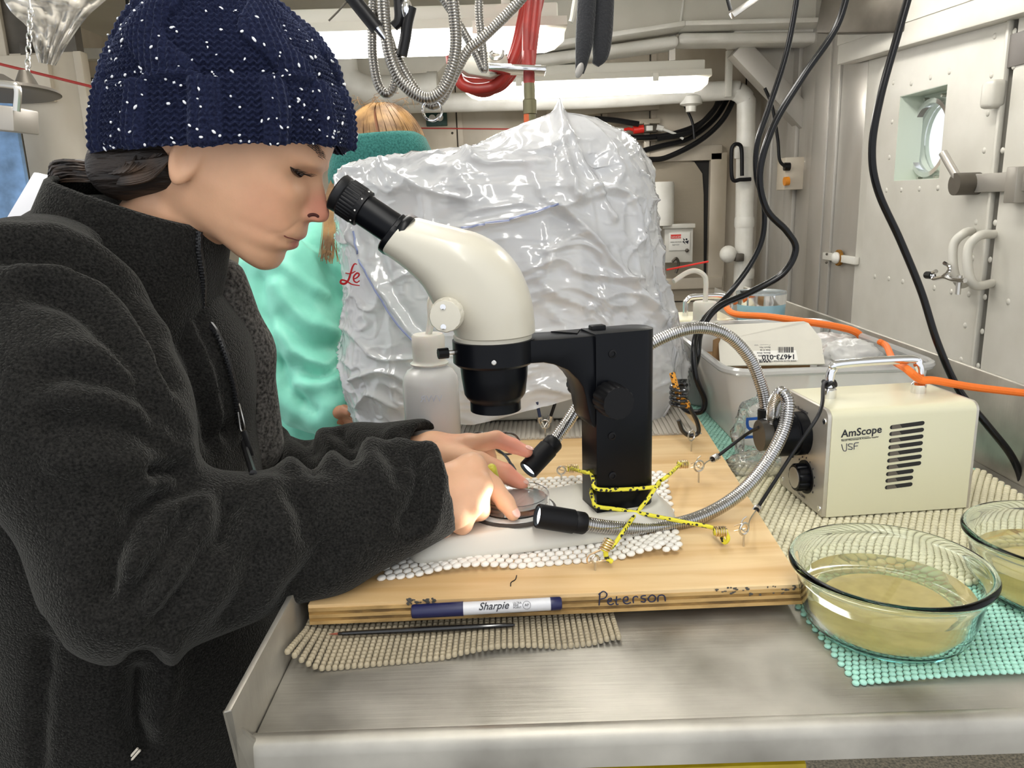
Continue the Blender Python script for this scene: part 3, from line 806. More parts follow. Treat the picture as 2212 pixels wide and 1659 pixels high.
tag(o, 'steel split ring gathering the hanging hoses', 'ring')
wd = thing('hanging_wand', 'black hand grip on a steel wand hanging among the hoses', 'wand', UY(790, 40, YH - .04))
MB().cyl(UY(745, -25, YH - .04), UY(815, 62, YH - .04), .0085, 16).build('grip', black_plastic, wd)
MB().cyl(UY(815, 62, YH - .04), UY(832, 85, YH - .04), .0055, 14, r2=.003).build('tip', chrome, wd)
MB().tube([UY(752, 0, YH - .04), UY(730, 25, YH - .04), UY(710, 45, YH - .04)], .0011, 6).build('wire', steel_dark, wd)
_t = UY(745, -25, YH - .04); MB().cyl(_t, Vector((_t.x - .05, _t.y, ZC)), .003, 8).build('suspension', black_rubber, wd)
wd = thing('hanging_grip', 'black rubber grip dangling from a clear swivel between the hoses', 'grip', UY(875, 60, YH + .02))
MB().tube(vs(spline([UY(*p, YH + .02) for p in ((888, 15), (880, 50), (876, 80), (868, 120))], 5)), .0072, 12).build('grip', black_rubber, wd)
MB().sphere(UY(878, 22, YH + .02), (.008, .008, .014), 12, 10).build('swivel', chrome, wd)
MB().tube(vs(spline([UY(*p, YH + .02) for p in ((857, -400), (860, -200), (860, -20), (862, 40), (850, 58))], 5)), .0062, 10).build('strap', black_rubber, wd)

# hanging glove pair
knit_black = mat('black knit', (.016, .017, .02), rough=.95, bump=.8, bscale=260, bdist=.003, sheen=.3)
for i, (pp, rr, lab) in enumerate(((((1270, -40), (1266, 30), (1262, 90), (1257, 130), (1252, 158)), (.017, .017, .016, .012, .008), 'black knit glove hanging by the girder with a pale fingertip'), (((1304, -40), (1302, 30), (1300, 80), (1296, 120), (1285, 142)), (.019, .019, .018, .015, .007), 'black knit glove hanging alongside with a blunt fingertip'))):
    g = thing('hanging_glove', lab, 'glove', UY(*pp[0], 1.5), 'gloves hanging overhead')
    P = [UY(*p, 1.5 + .02 * i) for p in pp]
    MB().cyl(P[0], Vector((P[0].x, P[0].y, ZC)), .002, 6).build('hanging_string', black_rubber, g)
    v = MB().tube(vs(spline(P, 6)), [float(x[0]) for x in spline([(r_,) for r_ in rr], 6)], 14)
    v.v = [(x, 1.5 + (y - 1.5) * .6, z) for x, y, z in v.v]
    v.build('finger', knit_black, g)
    if i == 0: MB().sphere(UY(1252, 152, 1.49), (.007, .006, .014), 10, 8, R=Matrix.Rotation(.35, 3, 'Y')).build('fingertip', mat('grey leather', '#8f8c88', rough=.5), g)
o = MB().tube(vs(spline([UY(*p, 1.6) for p in ((1246, -20), (1240, 15), (1236, 40), (1233, 48))], 5)), .005, 8).build('hook_rod', grey_paint); tag(o, 'pale rod hook beside the hanging gloves', 'hook')
# bracket at top right of girder
bt = thing('cable_tray', 'steel tray end with black cable at the top edge above the girder', 'tray', UY(1610, 18, 2.6))
MB().bar(UY(1580, 34, 2.6), UY(1650, -15, 2.6), .03, .02).build('tray', zinc, bt, bevel=.002)
MB().tube([UY(1578, 22, 2.6), UY(1572, 0, 2.6), UY(1572, -20, 2.6)], .006, 8).build('lead', black_rubber, bt)

# left clutter: hanging film, chain, reflector, bracket, blue strip, white board
film_grey = filmmat('hanging poly film', '#d9d3c8', clear=.08, transl=.3, rough=.35, gloss=1.2, bump=.3, bscale=12)
def sheet(name, outline, Y, m, wr=.02, parent=None, thick=.0):
    """crumpled sheet hanging: grid between a left and a right pixel edge"""
    Lf, Rt = outline
    nv, nu = 26, 16
    Ls = spline(Lf, 8); Rs = spline(Rt, 8)
    V = []; F = []
    for i in range(nv):
        a = Ls[int(i / (nv - 1) * (len(Ls) - 1))]; b = Rs[int(i / (nv - 1) * (len(Rs) - 1))]
        for j in range(nu):
            t = j / (nu - 1); p = a * (1 - t) + b * t
            dy = wr * (math.sin(j * 1.9 + i * .35) + .6 * math.sin(j * .8 - i * .9) + random.uniform(-.3, .3))
            V.append(UY(p[0], p[1], Y + dy))
    for i in range(nv - 1):
        for j in range(nu - 1): F.append((i * nu + j, i * nu + j + 1, (i + 1) * nu + j + 1, (i + 1) * nu + j))
    return mk(name, V, F, m, parent)
o = sheet('poly_sheet', (((-30, -290), (0, -40), (20, 20), (60, 60), (72, 100), (84, 135)), ((330, -290), (260, -40), (235, -5), (190, 35), (150, 90), (120, 142))), 2.2, film_grey, .03)
tag(o, 'crumpled grey plastic sheet hanging from the ceiling at the corner', 'plastic sheet')
ch = thing('hanging_chain', 'short chain carrying the round reflector', 'chain', UY(64, 60, 2.1))
for k in range(11):
    c = UY(66 - k * .7, 25 + k * 14, 2.1)
    R = Matrix.Rotation(math.pi / 2 * (k % 2), 3, 'Z')
    MB().tube([c + R @ Vector((.006 * math.cos(a), 0, .011 * math.sin(a))) for a in np.linspace(0, 2 * math.pi, 12, endpoint=False)], .002, 6, closed=True).build('link', zinc, ch)
_t = UY(66, 20, 2.1); MB().cyl(_t, Vector((_t.x, _t.y, ZC)), .003, 6).build('chain_wire', zinc, ch)
rf = thing('reflector_lamp', 'round metal reflector lamp with dark rim', 'lamp', UY(40, 195, 2.1))
MB().lathe([(.01, .05), (.04, .03), (.13, .012), (.135, .004), (.125, .0), (.02, .02)], UY(5, 205, 2.1), (0, .05, 1), 32).build('shade', mat('dull zinc', '#7d7770', rough=.45, metal=.7), rf)
MB().lathe([(.03, 0), (.012, .04)], UY(58, 188, 2.1), (0, 0, 1), 14).build('cap', steel_dark, rf)
fl = thing('bracket_arm', 'grey channel bracket with a bent rod under the reflector', 'bracket', UY(20, 255, 1.9))
MB().bar(UY(-60, 250, 1.9), UY(58, 262, 1.9), .10, .055).build('channel', mat('bracket grey', '#a8a29a', rough=.4, metal=.5), fl, bevel=.004)
MB().tube(vs(spline([UY(*p, 1.85) for p in ((-40, 178), (20, 183), (38, 192), (36, 240))], 5)), .008, 10).build('rod', zinc, fl)
bs_ = struct(MB().box(UY(18, 380, 2.9), (.13, .02, .5)).build('window_2', mat('painted daylight blue', '#7ea6d6', rough=.15, color2='#55718f', vscale=10), smooth=False), 'pane painted daylight blue at the left partition')  # opaque pane, daylight put into its blue colour
rect(40, 92, 62, 120, 2.97, .01, 'notice_plate', steel_dark, wl, .001)
rect(180, 168, 204, 187, 4.0, .01, 'notice_plate', steel_dark, wbl, .001)
wbd = MB().prism([UY(72, 372, 1.4), UY(-40, 560, 1.4), UY(120, 560, 1.4), UY(130, 385, 1.4)], (0, .012, 0)).build('white_board', mat('white acrylic', '#e6e6ea', rough=.3), bevel=.002)
tag(wbd, 'white acrylic sheet leaning behind the dark fleece shoulder', 'board')
o = MB().tube(vs(spline([UY(*p, 3.2) for p in ((273, -20), (276, 20), (280, 50))], 4)), .006, 8).build('hook_rod', black_rubber); tag(o, 'dark rod hanging at the ceiling beside the hat', 'hook')
cbm = struct(MB().bar(UY(165, 118, 3.9), UY(420, 118, 3.9), .06, .05).build('trim_6', white_paint, bevel=.006), 'white ledge below the ceiling behind the hat')

# ================================================================== TABLE
tm = bpy.data.materials.new('scuffed aluminium'); tm.use_nodes = True
nt = tm.node_tree; N = nt.nodes; Lk = nt.links; b = N['Principled BSDF']
S(b, metal=.8, rough=.42)
tc = N.new('ShaderNodeTexCoord')
n1 = N.new('ShaderNodeTexNoise'); n1.inputs['Scale'].default_value = 11; n1.inputs['Detail'].default_value = 9
mp = N.new('ShaderNodeMapping'); mp.inputs['Rotation'].default_value = (0, 0, .6); mp.inputs['Scale'].default_value = (14, 260, 14)
n2 = N.new('ShaderNodeTexNoise'); n2.inputs['Scale'].default_value = 1.0; n2.inputs['Detail'].default_value = 3
Lk.new(tc.outputs['Object'], n1.inputs['Vector']); Lk.new(tc.outputs['Object'], mp.inputs[0]); Lk.new(mp.outputs[0], n2.inputs['Vector'])
cr = N.new('ShaderNodeValToRGB'); e = cr.color_ramp.elements
e[0].position = .3; e[0].color = (*srgb('#928e85'), 1); e[1].position = .7; e[1].color = (*srgb('#c2beb4'), 1)
Lk.new(n1.outputs['Fac'], cr.inputs[0]); Lk.new(cr.outputs[0], b.inputs['Base Color'])
mr = N.new('ShaderNodeMapRange'); mr.inputs['From Min'].default_value = .3; mr.inputs['From Max'].default_value = .7; mr.inputs['To Min'].default_value = .36; mr.inputs['To Max'].default_value = .58
Lk.new(n1.outputs['Fac'], mr.inputs[0]); Lk.new(mr.outputs[0], b.inputs['Roughness'])
bp = N.new('ShaderNodeBump'); bp.inputs['Strength'].default_value = .22; bp.inputs['Distance'].default_value = .001
Lk.new(n2.outputs['Fac'], bp.inputs['Height']); Lk.new(bp.outputs[0], b.inputs['Normal'])
TX0, TX1, TY0, TY1 = -.195, .64, .488, 1.95
table = thing('work_table', 'scuffed aluminium tray-top work table with raised side rims', 'table', (.2, 1.2, ZF))
MB().box(((TX0 + TX1) / 2, (TY0 + TY1) / 2, -.006), (TX1 - TX0, TY1 - TY0, .012)).build('tray_floor', tm, table, bevel=.002)
# front apron with a rolled edge
sec = [(0, 0), (-.004, .0025), (-.010, .0025), (-.014, -.001), (-.0160, -.009), (-.018, -.024), (-.015, -.024), (-.012, -.009), (-.009, -.006), (0, -.006)]
MB().rings([[Vector((x, TY0 + y, z)) for y, z in sec] for x in (TX0 - .006, TX1 + .02)]).build('front_apron', tm, table, sharp=50)
# left rim: plate rising from the floor, front end slanting down to the corner
r0 = UZ(497, 1535, .045)
MB().hexa([Vector((TX0, TY0 + .002, -.036)), Vector((TX0, TY1, -.036)), Vector((TX0 - .005, TY1, -.036)), Vector((TX0 - .005, TY0 - .018, -.036))],
          [Vector((TX0 - .001, TY0 - .034, .044)), Vector((TX0 - .001, TY1, .05)), Vector((TX0 - .006, TY1, .05)), Vector((TX0 - .006, TY0 - .036, .044))]).build('side_rim', tm, table, bevel=.0012)
MB().prism([Vector((TX0 - .006, TY0 - .036, .044)), Vector((TX0 + .004, TY0 - .010, .0)), Vector((TX0 + .004, TY0 - .019, -.036)), Vector((TX0 - .006, TY0 - .02, -.036))], (0, .002, 0)).build('corner_gusset', tm, table, smooth=False)
MB().box((TX1 + .004, (TY0 + .35 + TY1) / 2, .06), (.008, TY1 - TY0 - .05, .132)).build('side_rim', tm, table, bevel=.002)
MB().box(((TX0 + TX1) / 2, TY1, .02), (TX1 - TX0, .008, .052)).build('back_rim', tm, table, bevel=.002)
for x in (TX0 + .05, TX1 - .05):
    for y in (TY0 + .15, TY1 - .1):
        MB().box((x, y, (ZF - .01) / 2), (.05, .05, -ZF - .01)).build('leg', steel, table, bevel=.004)
yb = thing('storage_crate', 'yellow plastic crate with hand slot under the table', 'crate', (.1, .75, ZF))
ym = mat('yellow crate plastic', '#c9b01c', rough=.5, color2='#a98f12', vscale=20)
cy = UY(1540, 1652, .62)
MB().box((.07, .72, cy.z - .24), (.30, .2, .46)).build('body', ym, yb, bevel=.006)
MB().box((.07, .72, cy.z - .004), (.385, .225, .025)).build('rim', ym, yb, bevel=.006)
MB().box((cy.x + .06, .606, cy.z - .004), (.045, .006, .010)).build('hand_slot_shade', dark_void, yb, bevel=.003)  # slot not cut: its inner shade is a near-black block on the rim
sk = MB().box((.24, .75, cy.z - .2), (.02, .2, .5)).build('crate_side', dark_void, yb)

# ================================================================== BOARD
wm = bpy.data.materials.new('plywood face'); wm.use_nodes = True
nt = wm.node_tree; N = nt.nodes; Lk = nt.links; b = N['Principled BSDF']; S(b, rough=.55)
tc = N.new('ShaderNodeTexCoord'); mp = N.new('ShaderNodeMapping'); mp.inputs['Scale'].default_value = (2.2, 26, 26)
n1 = N.new('ShaderNodeTexNoise'); n1.inputs['Scale'].default_value = 1.5; n1.inputs['Detail'].default_value = 5; n1.inputs['Distortion'].default_value = .6
Lk.new(tc.outputs['Object'], mp.inputs[0]); Lk.new(mp.outputs[0], n1.inputs['Vector'])
cr = N.new('ShaderNodeValToRGB'); e = cr.color_ramp.elements
e[0].position = .28; e[0].color = (*srgb('#c7a06a'), 1); e[1].position = .62; e[1].color = (*srgb('#ddc091'), 1)
Lk.new(n1.outputs['Fac'], cr.inputs[0]); Lk.new(cr.outputs[0], b.inputs['Base Color'])
bp = N.new('ShaderNodeBump'); bp.inputs['Strength'].default_value = .1; bp.inputs['Distance'].default_value = .001
Lk.new(n1.outputs['Fac'], bp.inputs['Height']); Lk.new(bp.outputs[0], b.inputs['Normal'])
ply_a = mat('ply layer pale', '#bd9a62', rough=.7, color2='#80653a', vscale=60, stretch=(.35, 1, 1), vlo=.35, vhi=.6)
ply_b = mat('ply layer dark', '#9a7740', rough=.8, color2='#5f4826', vscale=90, stretch=(.35, 1, 1), vlo=.35, vhi=.6)
BZ0, BZ1 = .012, .031
bc = [UZ(665, 1308, BZ1), UZ(1736, 1263, BZ1), UZ(1500, 890, BZ1)]
bc.append(Vector((bc[0].x - .0, bc[2].y - .01, BZ1)))
board = thing('plywood_board', 'plywood base board carrying the black microscope', 'board', (.05, .9, BZ0))
nl = 6
for i in range(nl):
    z0 = BZ0 + (BZ1 - BZ0) * i / nl; z1 = BZ0 + (BZ1 - BZ0) * (i + 1) / nl
    ins = .0006 if i % 2 else 0
    q = [Vector((p.x, p.y + (ins if k < 2 else 0), z0)) for k, p in enumerate(bc)]
    o = MB().hexa(q, [Vector((p.x, p.y, z1)) for p in q]).build('ply_layer', wm if i == nl - 1 else (ply_b if i % 2 else ply_a), board, smooth=False)
    if i == nl - 1: o['label'] = 'smooth pine top veneer'
# handwriting on the front edge
fy = bc[0].y
def edgept(px, py):
    # board front face plane
    d = (bc[1] - bc[0]).normalized(); n = Vector((d.y, -d.x, 0))
    r_ = ray(px, py); t = (bc[0] - CAM).dot(n) / r_.dot(n)
    return CAM + r_ * t + n * .0003
ink = mat('blue black ink', '#1c2340', rough=.6)
strokes = [[(1294, 1307), (1296, 1280)], [(1293, 1284), (1303, 1277), (1311, 1283), (1307, 1291), (1297, 1294)], [(1313, 1300), (1320, 1297), (1320, 1292), (1314, 1294), (1313, 1302), (1319, 1306), (1326, 1303)], [(1332, 1288), (1331, 1304), (1336, 1305)], [(1326, 1296), (1341, 1293)], [(1346, 1299), (1356, 1296), (1355, 1289), (1348, 1291), (1347, 1300), (1354, 1304), (1363, 1301)], [(1368, 1302), (1368, 1291), (1374, 1288), (1378, 1290)], [(1395, 1286), (1387, 1287), (1385, 1291), (1394, 1295), (1392, 1300), (1384, 1299)], [(1404, 1287), (1400, 1293), (1404, 1299), (1413, 1298), (1416, 1290), (1409, 1285), (1403, 1288)], [(1421, 1299), (1422, 1288), (1430, 1285), (1436, 1289), (1437, 1298)]]
m = MB()
for s_ in strokes: m.tube(vs(spline([edgept(*p) for p in s_], 5)), .0006, 6)
o = m.build('handwriting', ink, board); o['label'] = 'handwritten name in dark ink on the board edge'; o['kind'] = 'stuff'
m = MB()
for k in range(70):
    px = random.choice([random.uniform(1525, 1720), random.uniform(880, 940)]); py = random.uniform(1268, 1287) - (px - 1600) * .03
    if px < 1000: py = random.uniform(1292, 1306)
    c = edgept(px, py); m.sphere(c, (random.uniform(.0006, .002), .0003, random.uniform(.0005, .0012)), 6, 4)
o = m.build('paint_specks', mat('grey paint specks', '#4d4a45', rough=.8), board); o['kind'] = 'stuff'

# ================================================================== NON-SLIP MATS
def blob(nx=8):
    """rounded lump, unit size, base z=0 top z=1"""
    V = []; F = []
    lev = [(.86, 0.0), (1.0, .45), (.72, .9), (.25, 1.0)]
    for r_, z in lev:
        for k in range(nx):
            a = 2 * math.pi * (k + .5) / nx
            c, s_ = math.cos(a), math.sin(a); q = (abs(c) ** 3.2 + abs(s_) ** 3.2) ** (-1 / 3.2)
            V.append((.5 * r_ * c * q, .5 * r_ * s_ * q, z))
    for i in range(len(lev) - 1):
        for k in range(nx):
            k2 = (k + 1) % nx; F.append((i * nx + k, i * nx + k2, (i + 1) * nx + k2, (i + 1) * nx + k))
    m_ = (len(lev) - 1) * nx
    for k in range(0, nx - 2, 2): F.append((m_, m_ + k + 1, m_ + k + 2, m_ + (k + 3 if k + 3 < nx else k + 2)) if False else (m_, m_ + k + 1, m_ + k + 2, m_ + min(k + 3, nx - 1)) if k + 3 < nx else (m_, m_ + k + 1, m_ + nx - 1, m_ + nx - 1))
    F = [f for f in F if len(set(f)) == 4]
    return np.array(V), np.array(F)
BV, BF = blob()
def make_mat(name, label, corners, cu, cv, h, m, zf, stagger=True, fill=(.97, .92), keep=None, lattice=True):
    """corners: 4 floor points (x,y): u0v0,u1v0,u1v1,u0v1; cells cu x cv metres"""
    C = [np.array(c[:2], float) for c in corners]
    Lu = np.linalg.norm(C[1] - C[0]); Lv = np.linalg.norm(C[3] - C[0])
    nu = max(2, int(Lu / cu)); nv = max(2, int(Lv / cv))
    cells = []
    for j in range(nv):
        for i in range(nu):
            u = (i + .5 + (.5 if (stagger and j % 2) else 0)) / (nu + .5); v = (j + .5) / nv
            p = (C[0] * (1 - u) + C[1] * u) * (1 - v) + (C[3] * (1 - u) + C[2] * u) * v
            if keep and not keep(p[0], p[1]): continue
            cells.append((p[0], p[1], u, v))
    ux = (C[1] - C[0]) / Lu; vx = (C[3] - C[0]) / Lv
    cells = np.array(cells); n = len(cells)
    z = np.array([zf(*c) for c in cells])
    jit = 1 + rng.uniform(-.06, .06, (n, 1, 1))
    du = Lu / (nu + .5) * fill[0]; dv = Lv / nv * fill[1]
    P = np.zeros((n, len(BV), 3))
    loc = BV[None] * jit
    P[:, :, 0] = cells[:, 0:1] + loc[:, :, 0] * du * ux[0] + loc[:, :, 1] * dv * vx[0]
    P[:, :, 1] = cells[:, 1:2] + loc[:, :, 0] * du * ux[1] + loc[:, :, 1] * dv * vx[1]
    # follow the drape: tilt each lump with the sheet
    e_ = 1e-3
    P[:, :, 2] = z[:, None] + BV[None, :, 2] * h
    F = (BF[None] + (np.arange(n) * len(BV))[:, None, None]).reshape(-1, 4)
    o = mk(name, P.reshape(-1, 3), F, m)
    tag(o, label, 'mat')
    return o
white_mat = mat('white foam mat', '#e9e6df', rough=.7, sss=.0)
beige_mat = mat('beige foam mat', '#ab9f86', rough=.75, var=.15, vscale=30)
cream_mat = mat('cream foam mat', '#dfd9bb', rough=.7, var=.1, vscale=20)
teal_mat = mat('teal foam mat', '#a6dac8', rough=.7, var=.15, vscale=30)
wc = [UZ(812, 1258, BZ1), UZ(1478, 1200, BZ1), UZ(1440, 1020, BZ1), UZ(905, 1050, BZ1)]
def zw(x, y, u, v):
    f = max(0, 1 - v * 5)
    return BZ1 + .0004 + f * (.007 * max(0, math.sin(u * 9.5 - 1.1)) * (1 if u < .93 else .3)) + (.004 * max(0, (u - .8) / .2) * f)
make_mat('nonslip_mat', 'white foam non-slip mat under the microscope foot', wc, .0088, .0098, .0032, white_mat, zw)
bcn = [Vector((TX0 + .003, .556, 0)), UZ(1350, 1382, .004), UZ(1325, 1300, .004) + Vector((0, .08, 0)), Vector((TX0 + .003, .74, 0))]
def zb_(x, y, u, v):
    f = max(0, 1 - v * 3.2)
    z = .0005 + .011 * math.exp(-((x - TX0) / .018) ** 2) * (.5 + f)
    z += f * .006 * max(0, math.sin((u - .45) * 9)) + f * .004 * math.exp(-((u - .97) / .05) ** 2)
    if y > bc[0].y - .002: z = min(z, .0075)
    return z
make_mat('nonslip_mat', 'beige foam non-slip mat under the marker and paintbrush', bcn, .0052, .0056, .0042, beige_mat, zb_, stagger=False, fill=(.94, .90))
# cream mat beneath the lamp box, teal mats
ck_ = [Vector((.266, .655, 0)), Vector((.60, .655, 0)), Vector((.62, .96, 0)), Vector((.275, 1.03, 0))]
make_mat('nonslip_mat', 'cream foam non-slip mat under the lamp box', ck_, .0078, .0082, .0048, cream_mat, lambda x, y, u, v: .0032)
t1 = [UZ(1845, 1478, .003), UZ(1845, 1478, .003) + Vector((.36, .012, 0)), Vector((.62, .70, 0)), UZ(1712, 1303, .003) + Vector((0, .05, 0))]
make_mat('nonslip_mat', 'teal foam non-slip mat under the glass bowls at the table edge', t1, .0058, .0062, .0027, teal_mat, lambda x, y, u, v: .0004 + .004 * max(0, 1 - v * 6) * max(0, math.sin(u * 6)) )
t2 = [Vector((.292, .90, 0)), Vector((.62, .90, 0)), Vector((.62, 1.55, 0)), Vector((.292, 1.55, 0))]
make_mat('nonslip_mat', 'teal foam non-slip mat under the clear storage bin', t2, .0075, .0075, .0026, teal_mat, lambda x, y, u, v: .0003, keep=lambda x, y: not (y < 1.02 and x < .6 and False))
grey_rib = mat('ribbed liner', '#b3aca0', rough=.75)
rb = thing('ribbed_liner', 'grey ribbed shelf liner under the covered microscope', 'mat', (-.05, 1.2, BZ1))
m = MB()
lx0, lx1, ly0 = -.17, .275, 1.075
MB().box(((lx0 + lx1) / 2, ly0 + .12, BZ1 + .0008), (lx1 - lx0, .24, .0014)).build('liner_sheet', grey_rib, rb)
for k in range(62):
    x = lx0 + (lx1 - lx0) * (k + .5) / 62
    m.box((x, ly0 + .119, BZ1 + .0022), (.0042, .24, .0022), yaw=-3)
o = m.build('ribs', grey_rib, rb, smooth=False); o['kind'] = 'stuff'

# ================================================================== STEREO MICROSCOPE
cream = mat('cream enamel', '#c6c1b2', rough=.33, coat=.2, bump=.03, bscale=300)
scope_black = mat('satin black metal', (.003, .0035, .005), rough=.3, spec=.16)
scope_black_m = mat('matt black metal', (.005, .005, .006), rough=.45, spec=.2)
def pdepth(p): return (Vector(p) - CAM).dot(_f)
PF = Plane((.0831, .7378, 0), 16.5)
un, nn = PF.u, PF.n
post_w, post_d = .068, .058
PCc = PF.P + un * post_w / 2 + nn * post_d / 2
PC = Plane((PCc.x, PCc.y, 0), 16.5)
scope = thing('stereo_microscope', 'cream and black stereo microscope the woman looks into', 'microscope', (PCc.x, PCc.y, .034))
ztop = PF.pt(1289, 722).z
def plan(pts, z0, z1, name, m, parent, bevel=.002, P0=None, seg=2):
    P0 = P0 or PCc
    poly = [Vector((P0.x, P0.y, 0)) + un * a + nn * b for a, b in pts]
    return MB().prism([Vector((p.x, p.y, z0)) for p in poly], (0, 0, z1 - z0)).build(name, m, parent, bevel=bevel, seg=seg)
def rounded(x0, x1, y0, y1, r, n=5, which=(1, 1, 1, 1)):
    out = []
    for (cx, cy, a0), w_ in zip(((x1 - r, y0 + r, -90), (x1 - r, y1 - r, 0), (x0 + r, y1 - r, 90), (x0 + r, y0 + r, 180)), which):
        rr = r if w_ else .0005
        cx = x1 - rr if a0 in (-90, 0) else x0 + rr; cy = y0 + rr if a0 in (-90, 180) else y1 - rr
        for k in range(n + 1):
            a = math.radians(a0 + 90 * k / n); out.append((cx + rr * math.cos(a), cy + rr * math.sin(a)))
    return out
hw, hd = post_w / 2, post_d / 2
plan(rounded(-hw, hw, -hd, -hd + .040, .016, which=(1, 1, 0, 0)), .056, ztop, 'post', scope_black, scope, bevel=.0012)
# base foot with sloping flanks
base_out = spline([(-.228, -.014), (-.210, -.037), (-.12, -.046), (-.02, -.052), (.040, -.042), (.062, -.012), (.062, .03), (.04, .058), (-.02, .068), (-.12, .066), (-.205, .060), (-.228, .038)], 6, closed=True)
rs = []
for z, ins in ((.0345, 0.0), (.0365, -.0008), (.041, .001), (.0525, .0125), (.0555, .016), (.0562, .019)):
    ring_ = []
    for p in base_out:
        c = np.array([-.09, .012]); d = np.array(p) - c; L_ = np.linalg.norm(d)
        q = c + d * (1 - ins / L_); v = Vector((PCc.x, PCc.y, 0)) + un * q[0] + nn * q[1]
        ring_.append(Vector((v.x, v.y, z)))
    rs.append(ring_)
base_m = mat('pale enamel foot', '#c6c3b9', rough=.38)
MB().rings(rs).build('foot', base_m, scope, sharp=50)
st = UZ(1108, 1098, .058)
MB().lathe([(.0455, 0), (.0455, .0030), (.0445, .0036)], (st.x, st.y, .0555), n=40).build('stage_ring', mat('dark stage plate', '#3b3733', rough=.4), scope)
MB().lathe([(.0425, .0), (.0425, .0043), (0.0, .0043)], (st.x, st.y, .0555), n=40, cap=False).build('stage_plate', mat('pale stage plate', '#d9d8d3', rough=.3), scope)
# arm: swept neck between post and ring
arm = [(1066, 738), (1110, 738), (1154, 735), (1220, 731), (1292, 724), (1292, 926), (1284, 925), (1276, 911), (1271, 889), (1265, 855), (1259, 836), (1249, 821), (1227, 800), (1197, 788), (1175, 784), (1145, 786), (1110, 790), (1066, 792)]
A0 = [PF.pt(x, y, .003) for x, y in arm]
MB().prism(A0, nn * .046).build('arm', scope_black, scope, bevel=.003)
tri = [PF.pt(*p, .0) for p in ((1186, 718), (1254, 716), (1222, 727))]
zt_arm = A0[3].z
c_ = (A0[3] + A0[4]) / 2 + nn * .026
MB().prism([c_ + un * -.018 + nn * .012, c_ + un * .014 + nn * .012, c_ + un * .002 + nn * -.010], (0, 0, .0012)).build('arm_recess', scope_black_m, scope, smooth=False)
RC = PC.pt(1066, 757); dR = pdepth(RC); px2m = dR / FPX
r_ring = 88 * px2m
zz = lambda y: PC.pt(1068, y).z
# ring: centre height from its near rim
MB().lathe([(r_ring - .004, zz(728)), (r_ring, zz(731)), (r_ring, zz(778)), (r_ring - .003, zz(784)), (.03, zz(784))], (RC.x, RC.y, 0), n=48).build('ring_collar', scope_black, scope, sharp=40)
MB().lathe([(74 * px2m, zz(782)), (72 * px2m, zz(812)), (67 * px2m, zz(848)), (62 * px2m, zz(856)), (56 * px2m, zz(862)), (55.5 * px2m, zz(866)), (55.5 * px2m, zz(884)), (50 * px2m, zz(884)), (48 * px2m, zz(878)), (0.001, zz(878))], (RC.x, RC.y, 0), n=48, cap=False).build('objective_barrel', scope_black, scope, sharp=40)
q = RC + Vector((-1, -.35, 0)).normalized() * r_ring
MB().cyl(Vector((q.x, q.y, RC.z + .002)), Vector((q.x - .006, q.y - .002, RC.z + .002)), .0025, 10).build('clamp_shaft', zinc, scope)
sc_ = []
for k in range(20): sc_.append(.0052 if k % 2 else .0046)
cm = MB(); d_ = Vector((-.94, -.33, 0)); c0 = Vector((q.x - .0055, q.y - .002, RC.z + .002))
x_ = Vector((0, 0, 1)); y_ = d_.cross(x_)
cm.rings([[c0 + d_ * t + (x_ * math.cos(2 * math.pi * k / 20) + y_ * math.sin(2 * math.pi * k / 20)) * sc_[k] for k in range(20)] for t in (0, .010)])
cm.build('clamp_screw', scope_black_m, scope, sharp=60)
sph = lambda px, py, off, r_, name, m: MB().lathe([(r_, 0), (r_, .0008), (r_ * .6, .0012), (r_ * .55, .0002), (0.0003, .0002)], PF.pt(px, py, off), -nn, 14).build(name, m, scope)
qh = PF.pt(1068, 764, .0)
dirr = (CAM - RC); dirr.z = 0; dirr.normalize()
MB().lathe([(.0023, 0), (.0023, .0006), (.0017, .0008), (.0016, -.001), (.0003, -.001)], Vector((RC.x, RC.y, RC.z - .004)) + dirr * r_ring, dirr, 14).build('set_screw', zinc, scope)
for p in ((1323, 764), (1322, 942), (1323, 1028)): sph(*p, -.0002, .0042, 'socket_screw', scope_black_m)
# focus knob (scalloped)
def scallop(c, axis, prof, lobes, depth, n=72):
    a = Vector(axis).normalized(); x = a.orthogonal().normalized(); y = a.cross(x); rs = []
    for r_, h, dd in prof:
        rs.append([Vector(c) + a * h + (x * math.cos(t) + y * math.sin(t)) * (r_ * (1 - dd * depth * max(0, math.cos(lobes * t)) ** 2)) for t in np.linspace(0, 2 * math.pi, n, endpoint=False)])
    return MB().rings(rs)
kc = PF.pt(1337, 872, -.030); rk = 37.5 * pdepth(kc) / FPX
scallop(kc + nn * .030, -nn, [(rk * .8, 0, 0), (rk * .8, .004, 0), (rk * 1.02, .005, 1), (rk * 1.03, .017, 1), (rk * .98, .029, 1), (rk * .95, .030, .6)], 14, .07).build('focus_knob', scope_black_m, scope, sharp=40)
kc2 = kc + nn * (.040 + .03)
scallop(kc2, nn, [(rk * .8, 0, 0), (rk * 1.02, .005, 1), (rk * .98, .029, 1), (rk * .95, .030, .6)], 14, .07).build('focus_knob', scope_black_m, scope, sharp=40)
# tension screw on top of the post
MB().box(PF.pt(1290, 710, .028), (.016, .010, .008), yaw=16.5).build('top_clamp', scope_black_m, scope, bevel=.0015)
